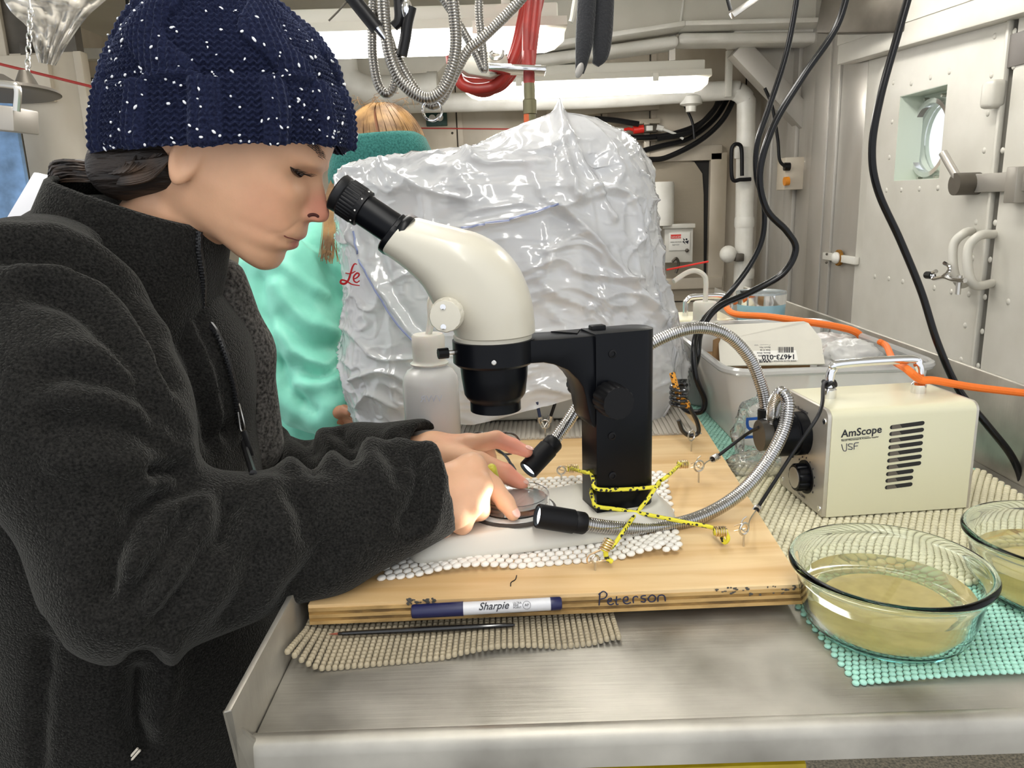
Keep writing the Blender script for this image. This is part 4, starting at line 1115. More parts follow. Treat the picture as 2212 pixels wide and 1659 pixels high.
# head: loft between surveyed upper and lower outlines
HP = Plane(RC, -4.0)
secs = [((897, 470), (838, 546), .047, 2.6), ((935, 480), (868, 567), .048, 2.6), ((985, 492), (898, 592), .049, 2.7), ((1035, 507), (920, 615), .050, 2.8), ((1082, 535), (934, 640), .050, 2.8), ((1122, 582), (948, 668), .0485, 2.7), ((1146, 640), (966, 692), .046, 2.4), ((1154, 686), (978, 708), .0435, 2.1), ((1156, 716), (984, 722), .0415, 2.0)]
T_ = spline([s_[0] for s_ in secs], 5); B_ = spline([s_[1] for s_ in secs], 5); W_ = spline([(s_[2], s_[3]) for s_ in secs], 5)
rs = []; nk = 56
for t_, b_, (w_, p_) in zip(T_, B_, W_):
    P1 = HP.pt(*t_); P2 = HP.pt(*b_); c = (P1 + P2) / 2; a = (P1 - P2) / 2
    row = []
    for k in range(nk):
        th = 2 * math.pi * k / nk; c1, s1 = math.cos(th), math.sin(th)
        row.append(c + a * (abs(c1) ** (2 / p_) * np.sign(c1)) + HP.n * (w_ * abs(s1) ** (2 / p_) * np.sign(s1)))
    rs.append(row)
head = MB().rings(rs).build('head', cream, scope, sharp=60)
MB().lathe([(r_ring * .95, zz(735)), (r_ring * .97, zz(722)), (r_ring * .93, zz(718)), (.02, zz(716))], (RC.x, RC.y, 0), n=48).build('head_ring', cream, scope, sharp=40)
# zoom knob
zk = HP.pt(961, 684, -.064); rz = 36 * pdepth(zk) / FPX
scallop(zk + HP.n * .020, -HP.n, [(rz * 1.0, 0, 0), (rz * 1.05, .003, 0), (rz * 1.05, .008, .2), (rz, .009, 1), (rz, .017, 1), (rz * .94, .0185, .6), (rz * .7, .019, 0)], 12, .05).build('zoom_knob', cream, scope, sharp=40)
for p in ((957, 663), (958, 706)):
    MB().lathe([(.0026, 0), (.0026, .0008), (.0016, .001), (.0015, .0002), (.0002, .0002)], HP.pt(*p, -.0632), -HP.n, 14).build('zoom_knob_screw', chrome, scope)
# eyepieces
def eyepiece(off, tilt=0):
    a0 = HP.pt(868, 507, off); a1 = HP.pt(728, 413, off)
    ax = (a1 - a0).normalized(); m_ = (a0 - a1).length / 168.6
    ep = MB().lathe([(45 * m_, -6 * m_), (46 * m_, 2 * m_), (43 * m_, 10 * m_), (40 * m_, 12 * m_), (40 * m_, 20 * m_), (36 * m_, 22 * m_), (36 * m_, 98 * m_), (38 * m_, 99 * m_)], a0, ax, 40).build('eyepiece', scope_black, scope, sharp=30)
    n_ = 96
    x = ax.orthogonal().normalized(); y = ax.cross(x)
    rs = []
    for h, r_, kn in ((98, 38, 0), (99, 42, 0), (112, 42.5, 0), (113, 43.5, 1), (146, 43.5, 1), (147, 42, 0), (150, 40, 0)):
        rs.append([a0 + ax * h * m_ + (x * math.cos(2 * math.pi * k / n_) + y * math.sin(2 * math.pi * k / n_)) * (r_ - (1.6 if (kn and k % 3 == 0) else 0)) * m_ for k in range(n_)])
    MB().rings(rs).build('diopter_ring', scope_black_m, ep, sharp=30)
    MB().lathe([(40 * m_, 150 * m_), (42 * m_, 153 * m_), (43 * m_, 166 * m_), (40 * m_, 169 * m_), (30 * m_, 164 * m_), (28 * m_, 158 * m_), (0.0005, 156 * m_)], a0, ax, 40, cap=False).build('eyecup', black_rubber, ep, sharp=40)
    for k in range(9):
        t = 2 * math.pi * k / 9
        MB().sphere(a0 + ax * 106 * m_ + (x * math.cos(t) + y * math.sin(t)) * 42.2 * m_, .0009, 8, 6).build('index_dot', white_plastic, ep)
    return ep
eyepiece(-.027); eyepiece(.027)
fl_ = []
for (t_, b_, w_) in (((905, 476), (846, 552), .0445), ((898, 469), (836, 548), .046), ((886, 463), (828, 541), .046), ((882, 466), (827, 536), .043)):
    P1 = HP.pt(*t_); P2 = HP.pt(*b_); c = (P1 + P2) / 2; a = (P1 - P2) / 2
    fl_.append([c + a * (abs(math.cos(th)) ** .8 * np.sign(math.cos(th))) + HP.n * (w_ * abs(math.sin(th)) ** .8 * np.sign(math.sin(th))) for th in np.linspace(0, 2 * math.pi, 48, endpoint=False)])
MB().rings(fl_).build('eyepiece_flange', scope_black, scope, sharp=50)

# ================================================================== PETRI DISH
glass = glassmat('clear glass', (1, 1, 1), 1.46)
pd = thing('petri_dish', 'clear petri dish on the microscope stage under the hands', 'dish', (st.x + .001, st.y + .001, .0600))
cc = Vector((st.x + .001, st.y + .003, .0602)); pr = .0375
MB().lathe([(.0, 0), (pr, 0), (pr, .013), (pr - .0014, .013), (pr - .0014, .0014), (.0, .0014)], cc, n=48, cap=False).build('glass_wall', glass, pd, sharp=40)
MB().lathe([(.0, .0015), (pr - .0015, .0015), (pr - .0015, .0075), (.0, .0075)], cc, n=48, cap=False).build('water', glassmat('clear water', (.97, .99, .99), 1.33), pd, sharp=40)

# ================================================================== ILLUMINATOR
ill_cream = mat('cream powder coat', '#d3cfb2', rough=.32, bump=.12, bscale=220, bdist=.0006)
alu = mat('brushed aluminium panel', '#c9c4bb', rough=.35, metal=.6, color2='#b5aea2', vscale=30, stretch=(1, .1, 1))
IA, IB, IC = UZ(1777, 1118, .0095), UZ(2087, 1096, .0095), UZ(1692, 1043, .0095)
il = thing('fibre_optic_illuminator', 'cream fibre-optic lamp box with carry handle and two bright goosenecks', 'lamp', IA)
ex = (IB - IA); Lx = ex.length; ex.normalize(); ey = Vector((-ex.y, ex.x, 0)); Ly = (IC - IA).dot(ey)
hz = .1255
def ip(a, b, c): return IA + ex * a + ey * b + Vector((0, 0, c))
def ibox(a0, a1, b0, b1, c0, c1, name, m, parent=il, bevel=.001, seg=2):
    return MB().hexa([ip(a0, b0, c0), ip(a1, b0, c0), ip(a1, b1, c0), ip(a0, b1, c0)], [ip(a0, b0, c1), ip(a1, b0, c1), ip(a1, b1, c1), ip(a0, b1, c1)]).build(name, m, parent, bevel=bevel, seg=seg)
# wrap-around cover extruded along the box with rounded upper edges
prof = [(0, 0)] + [(.010 - .010 * math.cos(a), hz - .010 + .010 * math.sin(a)) for a in np.linspace(0, math.pi / 2, 6)] + [(Ly - .010 + .010 * math.sin(a), hz - .010 + .010 * math.cos(a)) for a in np.linspace(0, math.pi / 2, 6)] + [(Ly, 0)]
MB().rings([[ip(a, b_, c) for b_, c in prof] for a in (.004, Lx)]).build('cover', ill_cream, il, sharp=40)
MB().rings([[ip(a, .001 + b_ * (1 - .002 / Ly), c * .994 + .0003) for b_, c in prof] for a in (-.0005, .0065)]).build('front_panel', alu, il, sharp=40)
MB().rings([[ip(a, b_, c) for b_, c in prof] for a in (Lx, Lx + .003)]).build('rear_panel', alu, il, sharp=40)
fpt = Plane(IA, math.degrees(math.atan2(ex.y, ex.x)))           # near side face
def side(px, py, off=-.0004): return fpt.pt(px, py, off)
class XPlane:
    def __init__(s, P0, n): s.P = Vector(P0); s.n = Vector(n)
    def pt(s, px, py, off=0):
        d = ray(px, py); t = (s.P + s.n * off - CAM).dot(s.n) / d.dot(s.n); return CAM + d * t
fr = XPlane(IA, -ex)                                             # front panel plane, normal outward
s0, s1 = side(1929, 930), side(1992, 921)
slot_rows = [(1926, 924, 1995, 915)] + []
for k in range(10):
    t = k / 9
    xl = 1927 + (1916 - 1927) * t; yl_ = 923 + (1053 - 923) * t
    wpx = 68 if k < 7 else 51
    xr_ = xl + wpx - (2 if k < 7 else 0); yr = yl_ - 9 * (wpx / 68)
    a = side(xl, yl_, -.0003); b_ = side(xr_, yr, -.0003); h_ = .0024
    d = (b_ - a).normalized(); up = Vector((0, 0, 1)); poly = []
    for (cc_, sgn) in ((b_, 1), (a, -1)):
        for q_ in np.linspace(-math.pi / 2, math.pi / 2, 6):
            poly.append(cc_ + d * (math.cos(q_) * h_ * sgn) + up * (math.sin(q_) * h_ * sgn))
    sl = MB().prism(poly, ey * .0006).build('vent_slot_shade', dark_void, il, smooth=False)  # slots not cut: flat dark strips paint the shade inside them
    lo = MB().prism([a + up * -h_ * .9 + ey * -.0002, a + d * .012 + up * -h_ * .9 + ey * -.0002, a + d * .009 + up * h_ * .9 + ey * -.0002, a + up * h_ * .9 + ey * -.0002], ey * .0004).build('louvre', mat('louvre grey', '#5f584f', rough=.6), sl, smooth=False)
tq = side(1817, 945); te = side(1898, 935)
text_mesh('brand_lettering', 'AmScope', .0122, black_print, il, tq, te - tq, (0, 0, 1), bold=.0002)
tq = side(1817, 950); te = side(1878, 943)
MB().bar(tq, te, .0003, .0004).build('underline', black_print, il)
text_mesh('small_lettering', 'The #1 Microscope & Accessory Supplier', .0026, black_print, il, side(1817, 954), te - tq, (0, 0, 1))
m = MB()
for s_ in ([(1818, 960), (1822, 973), (1828, 973), (1829, 958)], [(1842, 959), (1834, 959), (1833, 963), (1841, 967), (1839, 971), (1832, 970)], [(1845, 971), (1846, 958), (1855, 956)], [(1846, 964), (1853, 963)]):
    m.tube(vs(spline([side(*p) for p in s_], 4)), .0004, 6)
o = m.build('handwriting', ink, il); o['kind'] = 'stuff'; o['label'] = 'three hand-inked letters below the brand name'
# handle
h0 = ip(Lx * .16, Ly * .5, hz); h1 = ip(Lx * .80, Ly * .5, hz)
hpts = [h0, h0 + Vector((0, 0, .024)), h0 + Vector((.003, 0, .034)), h0 + Vector((.012, 0, .040)), h1 + Vector((-.012, .001, .040)), h1 + Vector((-.003, 0, .034)), h1 + Vector((0, 0, .024)), h1]
MB().tube(vs(spline(hpts, 6)), .0052, 16).build('handle', chrome, il)
for p in (h0, h1): MB().lathe([(.0085, 0), (.0085, .010), (.006, .013)], p, n=20).build('handle_foot', chrome, il)
# front panel furniture
kc = fr.pt(1735, 1044, .0); rk = 30 * pdepth(kc) / FPX
kc = ip(0, Ly * .40, .033)
MB().lathe([(.020, 0), (.020, .002)], kc, -ex, 28).build('knob_skirt', scope_black_m, il)
scallop(kc, -ex, [(.0165, .002, 1), (.0165, .013, 1), (.015, .0145, .6)], 10, .10).build('dial_knob', scope_black, il, sharp=40)
MB().lathe([(.0125, .0142), (.0125, .0152), (0, .0152)], kc, -ex, 24, cap=False).build('dial_cap', alu, il)
ibox(-.004, 0, Ly * .70, Ly * .70 + .015, .045, .067, 'switch', scope_black, bevel=.001)
ibox(-.0052, -.0038, Ly * .70 + .002, Ly * .70 + .013, .048, .064, 'rocker', black_plastic, bevel=.001)
for b_, c in ((.008, .008), (Ly - .008, .008), (.008, hz - .014), (Ly - .008, hz - .014)):
    MB().lathe([(.0035, 0), (.0033, .0012), (.0006, .0016)], ip(-.0004, b_, c), -ex, 12).build('panel_screw', chrome, il)
text_mesh('panel_lettering', 'Fiber Optic Illuminator', .0062, black_print, il, ip(-.0012, Ly * .93, hz - .017), -ey, (0, 0, 1))
text_mesh('panel_lettering', 'POWER', .0045, black_print, il, ip(-.0012, Ly * .84, .071), -ey, (0, 0, 1))
text_mesh('panel_lettering', 'DIMMING', .0045, black_print, il, ip(-.0012, Ly * .53, .062), -ey, (0, 0, 1))
text_mesh('panel_lettering', '150-220W', .0045, black_print, il, ip(-.0012, Ly * .55, .006), -ey, (0, 0, 1))
for k in range(11):
    a = math.radians(210 - k * 24); c = kc + ey * (-.0235 * math.cos(a)) + Vector((0, 0, .0235 * math.sin(a)))
    MB().box(c - ex * .001, (.0006, .0008, .0022)).build('dial_tick', black_print, il)
# lamp port
pc_ = ip(0, Ly * .52, .083)
MB().lathe([(.026, 0), (.026, .012), (.0245, .013), (.0245, .0145), (.026, .0155), (.026, .040), (.022, .042), (.0, .042)], pc_, -ex, 36, cap=False).build('lamp_port', scope_black, il, sharp=35)
hub = pc_ - ex * .042
MB().lathe([(.0185, 0), (.0185, .012), (0.0, .012)], hub, -ex, 30, cap=False).build('guide_hub', mat('hub grey', '#57534d', rough=.35, metal=.7), il, sharp=35)
def guide(pts, tip, r, name='light_guide'):
    P = vs(spline(pts, 12))
    g = gooseneck(MB(), P, r, pitch=.0027, n=14).build(name, mat('chromed gooseneck', (.52, .51, .50), rough=.18, metal=1.0), il, fix=False)
    e0 = P[-1]; d = (Vector(tip) - e0).normalized(); L_ = (Vector(tip) - e0).length
    MB().lathe([(r * 1.35, -.012), (r * 1.5, -.010), (r * 1.5, -.002), (r * 1.35, 0), (r * 1.62, .001), (r * 1.62, L_ - .001), (r * 1.5, L_), (r * 1.3, L_), (r * 1.25, L_ - .004)], e0, d, 28, cap=False).build('light_head', scope_black_m, g, sharp=35)
    MB().lathe([(0.0003, L_ - .0035), (r * 1.27, L_ - .0035)], e0, d, 24, cap=False).build('lens', emitmat('lit lens', (.75, .9, 1.0), 1.6), g)
    ld = bpy.data.lights.new('guide_beam', 'SPOT'); ld.energy = .5; ld.spot_size = .95; ld.spot_blend = .7; ld.shadow_soft_size = r; ld.color = (1, .97, .93)
    lo = bpy.data.objects.new('guide_beam', ld); COL.objects.link(lo)
    lo.matrix_world = Matrix.Translation(Vector(tip) + d * .002) @ d.to_track_quat('-Z', 'Y').to_matrix().to_4x4()
    lo.parent = g
    return g
rg = .0074
pa0 = UY(1657, 908, .885)
ga = [hub - ex * .005 + Vector((0, .005, .01)), UY(1656, 905, .885), UY(1654, 880, .89), UY(1646, 838, .895), UY(1620, 775, .90), UY(1570, 724, .90), UY(1505, 708, .895), UY(1430, 730, .89), UY(1350, 780, .885), UY(1262, 862, .875), UY(1222, 918, .86), UY(1185, 968, .845)]
guide(ga, UY(1140, 1016, .825), rg)
MB().cyl(UY(1656, 912, .885), UY(1656, 884, .886), .0105, 20).build('guide_sleeve', scope_black_m, il)
gb = [hub - ex * .002 + Vector((0, -.008, 0)), UY(1668, 905, .865), UY(1672, 872, .85), UY(1688, 848, .835), UY(1702, 872, .825), UY(1692, 930, .815), UY(1655, 1000, .80), UY(1596, 1068, .78), UY(1510, 1118, .76), UY(1410, 1141, .74), UY(1320, 1140, .72), UY(1240, 1127, .708)]
guide(gb, UY(1160, 1114, .700), rg)

# ================================================================== BOWLS
pyrex = glassmat('pyrex glass', (.97, 1.0, 1.0), 1.25, 0.0, absorb=(.30, .85, .86), density=13)
murk = bpy.data.materials.new('murky sea water'); murk.use_nodes = True
S(murk.node_tree.nodes['Principled BSDF'], color=srgb('#ece5b8'), trans=.84, ior=1.33, rough=.04)
silt = mat('yellow silt', '#d8ca8c', rough=.9, color2='#bfae70', vscale=50)
def bowl(c, label):
    t = thing('glass_bowl', label, 'bowl', c, 'glass bowls of sea water')
    c = Vector(c)
    pr = [(0.0, .004), (.052, .004), (.060, .005), (.0655, .011), (.0695, .024), (.0735, .046), (.0745, .053), (.0775, .0555), (.0805, .058), (.081, .0610), (.0792, .0636), (.0765, .0635), (.0735, .0595), (.0715, .054), (.0695, .046), (.0655, .024), (.0615, .013), (.057, .009), (.050, .008), (0.0, .008)]
    MB().lathe([(r_, h) for r_, h in pr], c, n=72, cap=False).build('bowl', pyrex, t, sharp=None)
    wl_ = .038
    MB().lathe([(0.0, .0084), (.050, .0084), (.0566, .0094), (.0612, .0134), (.0652, .0243), (.0676, wl_), (0.0, wl_)], c, n=64, cap=False).build('water', murk, t, sharp=40)
    MB().lathe([(0.0, .0088), (.048, .0088), (.052, .0095), (.045, .0105), (.02, .0100), (0.0, .0102)], c, n=40, cap=False).build('silt', silt, t)
    return t
bowl((.3145, .596, .0008), 'glass bowl of yellowish sea water at the table edge')
q = UZ(2094, 1152, .062)
bowl((q.x + .078, q.y - .012, .0008), 'glass bowl of sea water cut off by the picture edge')

# ================================================================== MARKER, BRUSH
mk_ = thing('marker_pen', 'navy and grey fine-point marker lying against the board edge', 'marker', UZ(1050, 1330, .006))
def L3(a, b, t): return a + (b - a) * t
mA, mB = UY(888, 1321, .6060), UY(1213, 1303, .6120)
ax = (mB - mA); LM = ax.length
navy = mat('navy plastic', '#191c46', rough=.3)
grey_barrel = mat('grey barrel', '#c9c9cc', rough=.35)
MB().lathe([(.0035, 0), (.0056, .0008), (.0060, .003), (.0062, LM * .33), (.0063, LM * .345)], mA, ax, 28).build('cap', navy, mk_, sharp=40)
MB().lathe([(.0057, LM * .345), (.0056, LM * .94)], mA, ax, 28).build('barrel', grey_barrel, mk_)
MB().lathe([(.0058, LM * .925), (.0057, LM * .99), (.0048, LM)], mA, ax, 28).build('end_plug', navy, mk_)
ad = ax.normalized(); vd = (CAM - (mA + mB) / 2); vd = (vd - ad * vd.dot(ad)).normalized(); ud = vd.cross(ad)
if ud.z < 0: ud = -ud
def on_marker(t, up, r_=.0059): 
    a = up / r_
    return mA + ad * (LM * t) + vd * (r_ * math.cos(a)) + ud * (r_ * math.sin(a))
text_mesh('lettering', 'Sharpie', .0088, black_print, mk_, on_marker(.445, -.0020, .0063), ad, ud, font_shear=.35, bold=.0001)
for k, tx in enumerate(('ULTRA', 'FINE', 'POINT')):
    text_mesh('lettering', tx, .0024, black_print, mk_, on_marker(.675, .0016 - k * .0020, .0061), ad, ud)
text_mesh('lettering', 'AP', .0032, black_print, mk_, on_marker(.765, -.0010, .0061), ad, ud, align='CENTER')
MB().tube([on_marker(.765, 0, .0060) + ad * (.0034 * math.cos(a)) + ud * (.0034 * math.sin(a)) for a in np.linspace(0, 2 * math.pi, 24, endpoint=False)], .00015, 5, closed=True).build('print_ring', black_print, mk_)
pb_ = thing('paint_brush', 'thin black paintbrush with a rusty fine tip on the beige mat', 'brush', UZ(900, 1360, .006))
bA, bB = UZ(710, 1370, .0085), UZ(1112, 1350, .010)
ax = bB - bA; Lb = ax.length
MB().lathe([(.0019, .012), (.0021, .030), (.0024, .055), (.0028, .09), (.0026, .13), (.0018, Lb - .003), (.0010, Lb)], bA, ax, 14).build('handle', mat('black lacquer', (.008, .008, .009), rough=.15, coat=.5), pb_)
MB().lathe([(.0010, .008), (.0015, .009), (.0019, .026), (.0021, .027), (.0019, .028)], bA, ax, 14).build('ferrule', MATS['black lacquer'], pb_)
MB().lathe([(.0001, 0), (.0008, .004), (.0011, .0085)], bA, ax, 10).build('bristles', mat('sable', '#8c4a36', rough=.8), pb_)

# ================================================================== SCREW EYES, HOOKS, CORDS
def screw_eye(base_px, hpx, label, eye_yaw=0):
    b = UZ(*base_px, BZ1); s_ = pdepth(b) / FPX; h = hpx * s_
    t = thing('screw_eye', label, 'screw eye', b, 'screw eyes in the plywood board')
    MB().cyl(b, b + Vector((0, 0, h * .55)), .0011, 8).build('shank', zinc, t)
    r_ = h * .26; c = b + Vector((0, 0, h * .55 + r_))
    ey_ = math.radians(eye_yaw)
    MB().tube([c + Vector((r_ * math.cos(ey_) * math.cos(a), r_ * math.sin(ey_) * math.cos(a), r_ * math.sin(a))) for a in np.linspace(0, 2 * math.pi, 18, endpoint=False)], .0011, 8, closed=True).build('eye', zinc, t)
    return c
eL = screw_eye((1213, 1042), 34, 'screw eye left of the post, behind the foot')
eR = screw_eye((1509, 1042), 46, 'screw eye near the teal mat with two hooks', 20)
eB = screw_eye((1493, 975), 44, 'screw eye holding the big black hook', 40)
eF = screw_eye((1606, 1180), 50, 'screw eye close to the lamp box corner', 30)
eN = screw_eye((1286, 1232), 32, 'screw eye through the white mat at the front', 30)
eC = screw_eye((1178, 944), 36, 'screw eye in front of the covered microscope', 0)
# yellow cord material with black flecks
yc_ = bpy.data.materials.new('yellow black cord'); yc_.use_nodes = True
nt = yc_.node_tree; N = nt.nodes; Lk = nt.links; b = N['Principled BSDF']; S(b, rough=.7)
tc = N.new('ShaderNodeTexCoord'); ck2 = N.new('ShaderNodeTexChecker'); ck2.inputs['Scale'].default_value = 300
ck2.inputs['Color1'].default_value = (*srgb('#d9cf2a'), 1); ck2.inputs['Color2'].default_value = (.03, .03, .02, 1)
vn = N.new('ShaderNodeTexVoronoi'); vn.inputs['Scale'].default_value = 210
cr = N.new('ShaderNodeValToRGB'); e = cr.color_ramp.elements; cr.color_ramp.interpolation = 'CONSTANT'
e[0].position = 0; e[0].color = (.02, .02, .015, 1); e[1].position = .36; e[1].color = (*srgb('#ddd43a'), 1)
Lk.new(tc.outputs['Object'], vn.inputs['Vector']); Lk.new(vn.outputs['Distance'], cr.inputs[0]); Lk.new(cr.outputs[0], b.inputs['Base Color'])
yb_ = thing('bungee', 'yellow bungee cord with black flecks lashed around the microscope post', 'bungee cord', (PCc.x, PCc.y, .06))
def strand(pts, r_=.0021, m=yc_, parent=yb_, name='cord', n=8): return MB().tube(vs(spline(pts, 6)), r_, n).build(name, m, parent)
of = -.0026
strand([eL + Vector((.012, 0, .002)), PF.pt(1262, 1020, .03), PF.pt(1276, 1022, .02), PF.pt(1281, 1035, .004), PF.pt(1289, 1056, of), PF.pt(1350, 1057, of), PF.pt(1412, 1052, of), PF.pt(1424, 1046, .012), PF.pt(1424, 1040, .03), PF.pt(1440, 1030, .03), eR + Vector((-.022, 0, .004))])
strand([PF.pt(1280, 1052, .03), PF.pt(1277, 1062, .012), PF.pt(1282, 1082, .002), PF.pt(1290, 1094, of), PF.pt(1340, 1101, of - .002), PF.pt(1400, 1112, of - .012), PF.pt(1470, 1126, of - .026), UY(1536, 1139, .728), eF + Vector((-.026, 0, -.002))])
strand([PF.pt(1424, 1044, .02), PF.pt(1420, 1046, of + .002), PF.pt(1402, 1074, of - .004), PF.pt(1372, 1112, of - .008), UY(1345, 1150, .70), UY(1322, 1182, .69), eN + Vector((.012, .003, .012))])
def knot(c, d, r_=.0046, m=brass, parent=yb_):
    d = Vector(d).normalized(); x = d.orthogonal().normalized(); y = d.cross(x)
    c = Vector(c); P = [c + d * (.0026 * a / math.pi / 2 * .9 - .005) + (x * math.cos(a) + y * math.sin(a)) * r_ for a in np.linspace(0, 2 * math.pi * 5, 70)]
    MB().tube(P, .0009, 6).build('wire_clamp', m, parent)
    MB().lathe([(r_ * .8, -.006), (r_ * .85, 0), (r_ * .7, .007)], c, d, 12).build('cord_knot', yc_ if parent is yb_ else black_rubber, parent)
knot(eL + Vector((.014, 0, .002)), (1, .05, 0)); knot(eR + Vector((-.020, 0, .003)), (1, .1, 0)); knot(eF + Vector((-.024, 0, -.002)), (1, 0, 0)); knot(eN + Vector((.011, .003, .012)), (.5, .2, .8))
MB().tube(vs(spline([eF + Vector((-.018, 0, -.003)), eF + Vector((-.016, -.002, -.009)), eF + Vector((-.019, 0, -.014)), eF + Vector((-.022, 0, -.008))], 5)), .0021, 8).build('cord_tail', yc_, yb_)
MB().tube(vs(spline([eN + Vector((.010, .002, .008)), eN + Vector((.011, .002, .0)), eN + Vector((.016, .002, -.004))], 5)), .0024, 8).build('cord_tail', yc_, yb_)
for c, k in ((eL, 1), (eR, -1), (eF, -1)):
    MB().tube(vs(spline([c + Vector((k * .010, 0, .003)), c + Vector((k * .002, -.001, .006)), c + Vector((-k * .002, 0, .001)), c + Vector((k * .010, 0, -.002))], 6)), .0007, 6).build('wire_hook', brass, yb_)
MB().tube(vs(spline([eN + Vector((.007, .001, .010)), eN + Vector((-.006, 0, .004)), eN + Vector((-.007, 0, -.003)), eN + Vector((0, 0, -.003)), eN + Vector((.010, 0, -.001))], 6)), .0009, 6).build('wire_hook', brass, yb_)
# black elastic cords
def elastic(label, pts, end, eye):
    t = thing('elastic_cord', label, 'elastic cord', pts[-1], 'thin black elastic cords')
    MB().tube(vs(spline(pts, 6)), .0021, 8).build('cord', black_rubber, t)
    d = (Vector(end) - Vector(pts[-1])).normalized()
    knot(Vector(pts[-1]) + d * .003, d, .0036, zinc, t)
    MB().tube(vs(spline([Vector(pts[-1]) + d * .006, L3(Vector(pts[-1]), eye, .6), eye + Vector((.003, 0, -.003)), eye + Vector((-.003, 0, .001)), eye + Vector((-.002, 0, .009)), eye + Vector((.002, 0, .013))], 5)), .0007, 6).build('hook', zinc, t)
    return t
hf0 = h0 + Vector((0, 0, .017))
elastic('black elastic cord slanting from the lamp handle down to the board', [hf0, hf0 + Vector((-.012, -.012, .002)), UY(1771, 890, .812), UY(1715, 975, .806), UY(1636, 1098, .80)], eF, eF)
elastic('black elastic cord stretched from behind the lamp port to the board', [hub + Vector((-.012, 0, .01)), UY(1610, 940, .90), UY(1548, 987, .905)], eR, eR)
o = MB().tube(vs(spline([hf0, UY(1770, 858, .90), UY(1728, 870, .925), UY(1712, 882, .93)], 6)), .0021, 8).tube([hf0 + Vector((.0066 * math.cos(a), .0066 * math.sin(a), .002 * math.sin(3 * a))) for a in np.linspace(0, 2 * math.pi, 20, endpoint=False)], .0024, 8, closed=True).build('elastic_cord', black_rubber)
tag(o, 'black elastic cord wrapped round the lamp handle foot, running over the front', 'elastic cord', 'thin black elastic cords')
# two thin cords hooked in front of the covered scope
for i, (pp, lab) in enumerate((([(1160, 868), (1166, 900)], 'short blue flecked cord hooked before the covered microscope'), ([(1202, 862), (1190, 898)], 'short black cord hooked before the covered microscope'))):
    t = thing('elastic_cord', lab, 'elastic cord', UY(*pp[1], 1.09), 'thin black elastic cords')
    P = [UY(*p, 1.10) for p in pp]
    MB().cyl(P[0], P[1], .0024, 10).build('cord', mat('blue cord', '#27324f', rough=.7) if i == 0 else black_rubber, t)
    MB().cyl(P[1], P[1] + (P[1] - P[0]).normalized() * .010, .0048, 12).build('wire_clamp', zinc, t)
    MB().tube(vs(spline([P[1], UY(1172 + 8 * i, 925, 1.08), eC + Vector((.004 * (1 - 2 * i), 0, .003)), eC + Vector((0, 0, -.004))], 5)), .0010, 6).build('hook', zinc, t)
# big black hook
bh = thing('bungee_hook', 'big black coated hook with orange flecked cord beside the bin', 'hook', eB)
MB().tube(vs(spline([UY(*p, 1.03) for p in ((1478, 852), (1490, 880), (1506, 912), (1508, 935), (1490, 941), (1474, 930), (1466, 908))], 8)), .0031, 10).build('hook', mat('black coating', (.01, .01, .011), rough=.2, coat=.4), bh)
P = [UY(1452 + 3 * math.sin(a) * 3 + a * .9, 842 + a * 1.5 + 2 * math.cos(a), 1.03 + .006 * math.cos(a)) for a in np.linspace(0, 2 * math.pi * 3, 3)]
hx = UY(1466, 852, 1.03)
MB().tube([hx + Vector((.011 * math.cos(a), .011 * math.sin(a), .013 - .0036 * a / (2 * math.pi) * 2)) for a in np.linspace(0, 2 * math.pi * 4, 60)], .0024, 8).build('coil', MATS['black coating'], bh)
oc = bpy.data.materials.new('orange flecked cord'); oc.use_nodes = True
nt = oc.node_tree; N = nt.nodes; b = N['Principled BSDF']; S(b, rough=.7)
tc = N.new('ShaderNodeTexCoord'); vn = N.new('ShaderNodeTexVoronoi'); vn.inputs['Scale'].default_value = 320; cr = N.new('ShaderNodeValToRGB'); cr.color_ramp.interpolation = 'CONSTANT'
e = cr.color_ramp.elements; e[0].color = (.02, .015, .012, 1); e[1].position = .42; e[1].color = (*srgb('#d9952e'), 1)
nt.links.new(tc.outputs['Object'], vn.inputs['Vector']); nt.links.new(vn.outputs['Distance'], cr.inputs[0]); nt.links.new(cr.outputs[0], b.inputs['Base Color'])
MB().tube([UY(1452, 806, 1.04), UY(1460, 836, 1.03), UY(1468, 860, 1.03)], .0042, 10).build('cord', oc, bh)
MB().tube(vs(spline([UY(*p, 1.025) for p in ((1470, 862), (1484, 868), (1486, 878), (1476, 874), (1470, 864))], 5)), .003, 8).build('cord_end', oc, bh)

# hanging black power cords
def cord(label, pts, r_, m=black_rubber):
    C_ = vs(spline([UY(*p) for p in pts], 10)); d_ = (C_[0] - C_[1]).normalized()
    C_ = [C_[0] + d_ * ((ZC - C_[0].z) / d_.z)] + C_
    o = MB().tube(C_, r_, 12).build('power_cord', m); return tag(o, label, 'cable', 'black power cords')
cable_m = mat('glossy cable', (.004, .004, .0045), rough=.2, spec=.3)
cord('black power cord with the inner loop hanging to the bin', [(1728, -40, 1.2), (1700, 110, 1.2), (1662, 230, 1.2), (1636, 310, 1.2), (1634, 380, 1.2), (1650, 440, 1.2), (1648, 510, 1.2), (1622, 570, 1.2), (1570, 640, 1.19), (1520, 690, 1.15), (1500, 740, 1.1), (1502, 810, 1.08), (1522, 862, 1.08), (1516, 888, 1.08), (1488, 888, 1.09), (1462, 868, 1.12)], .0042, cable_m)
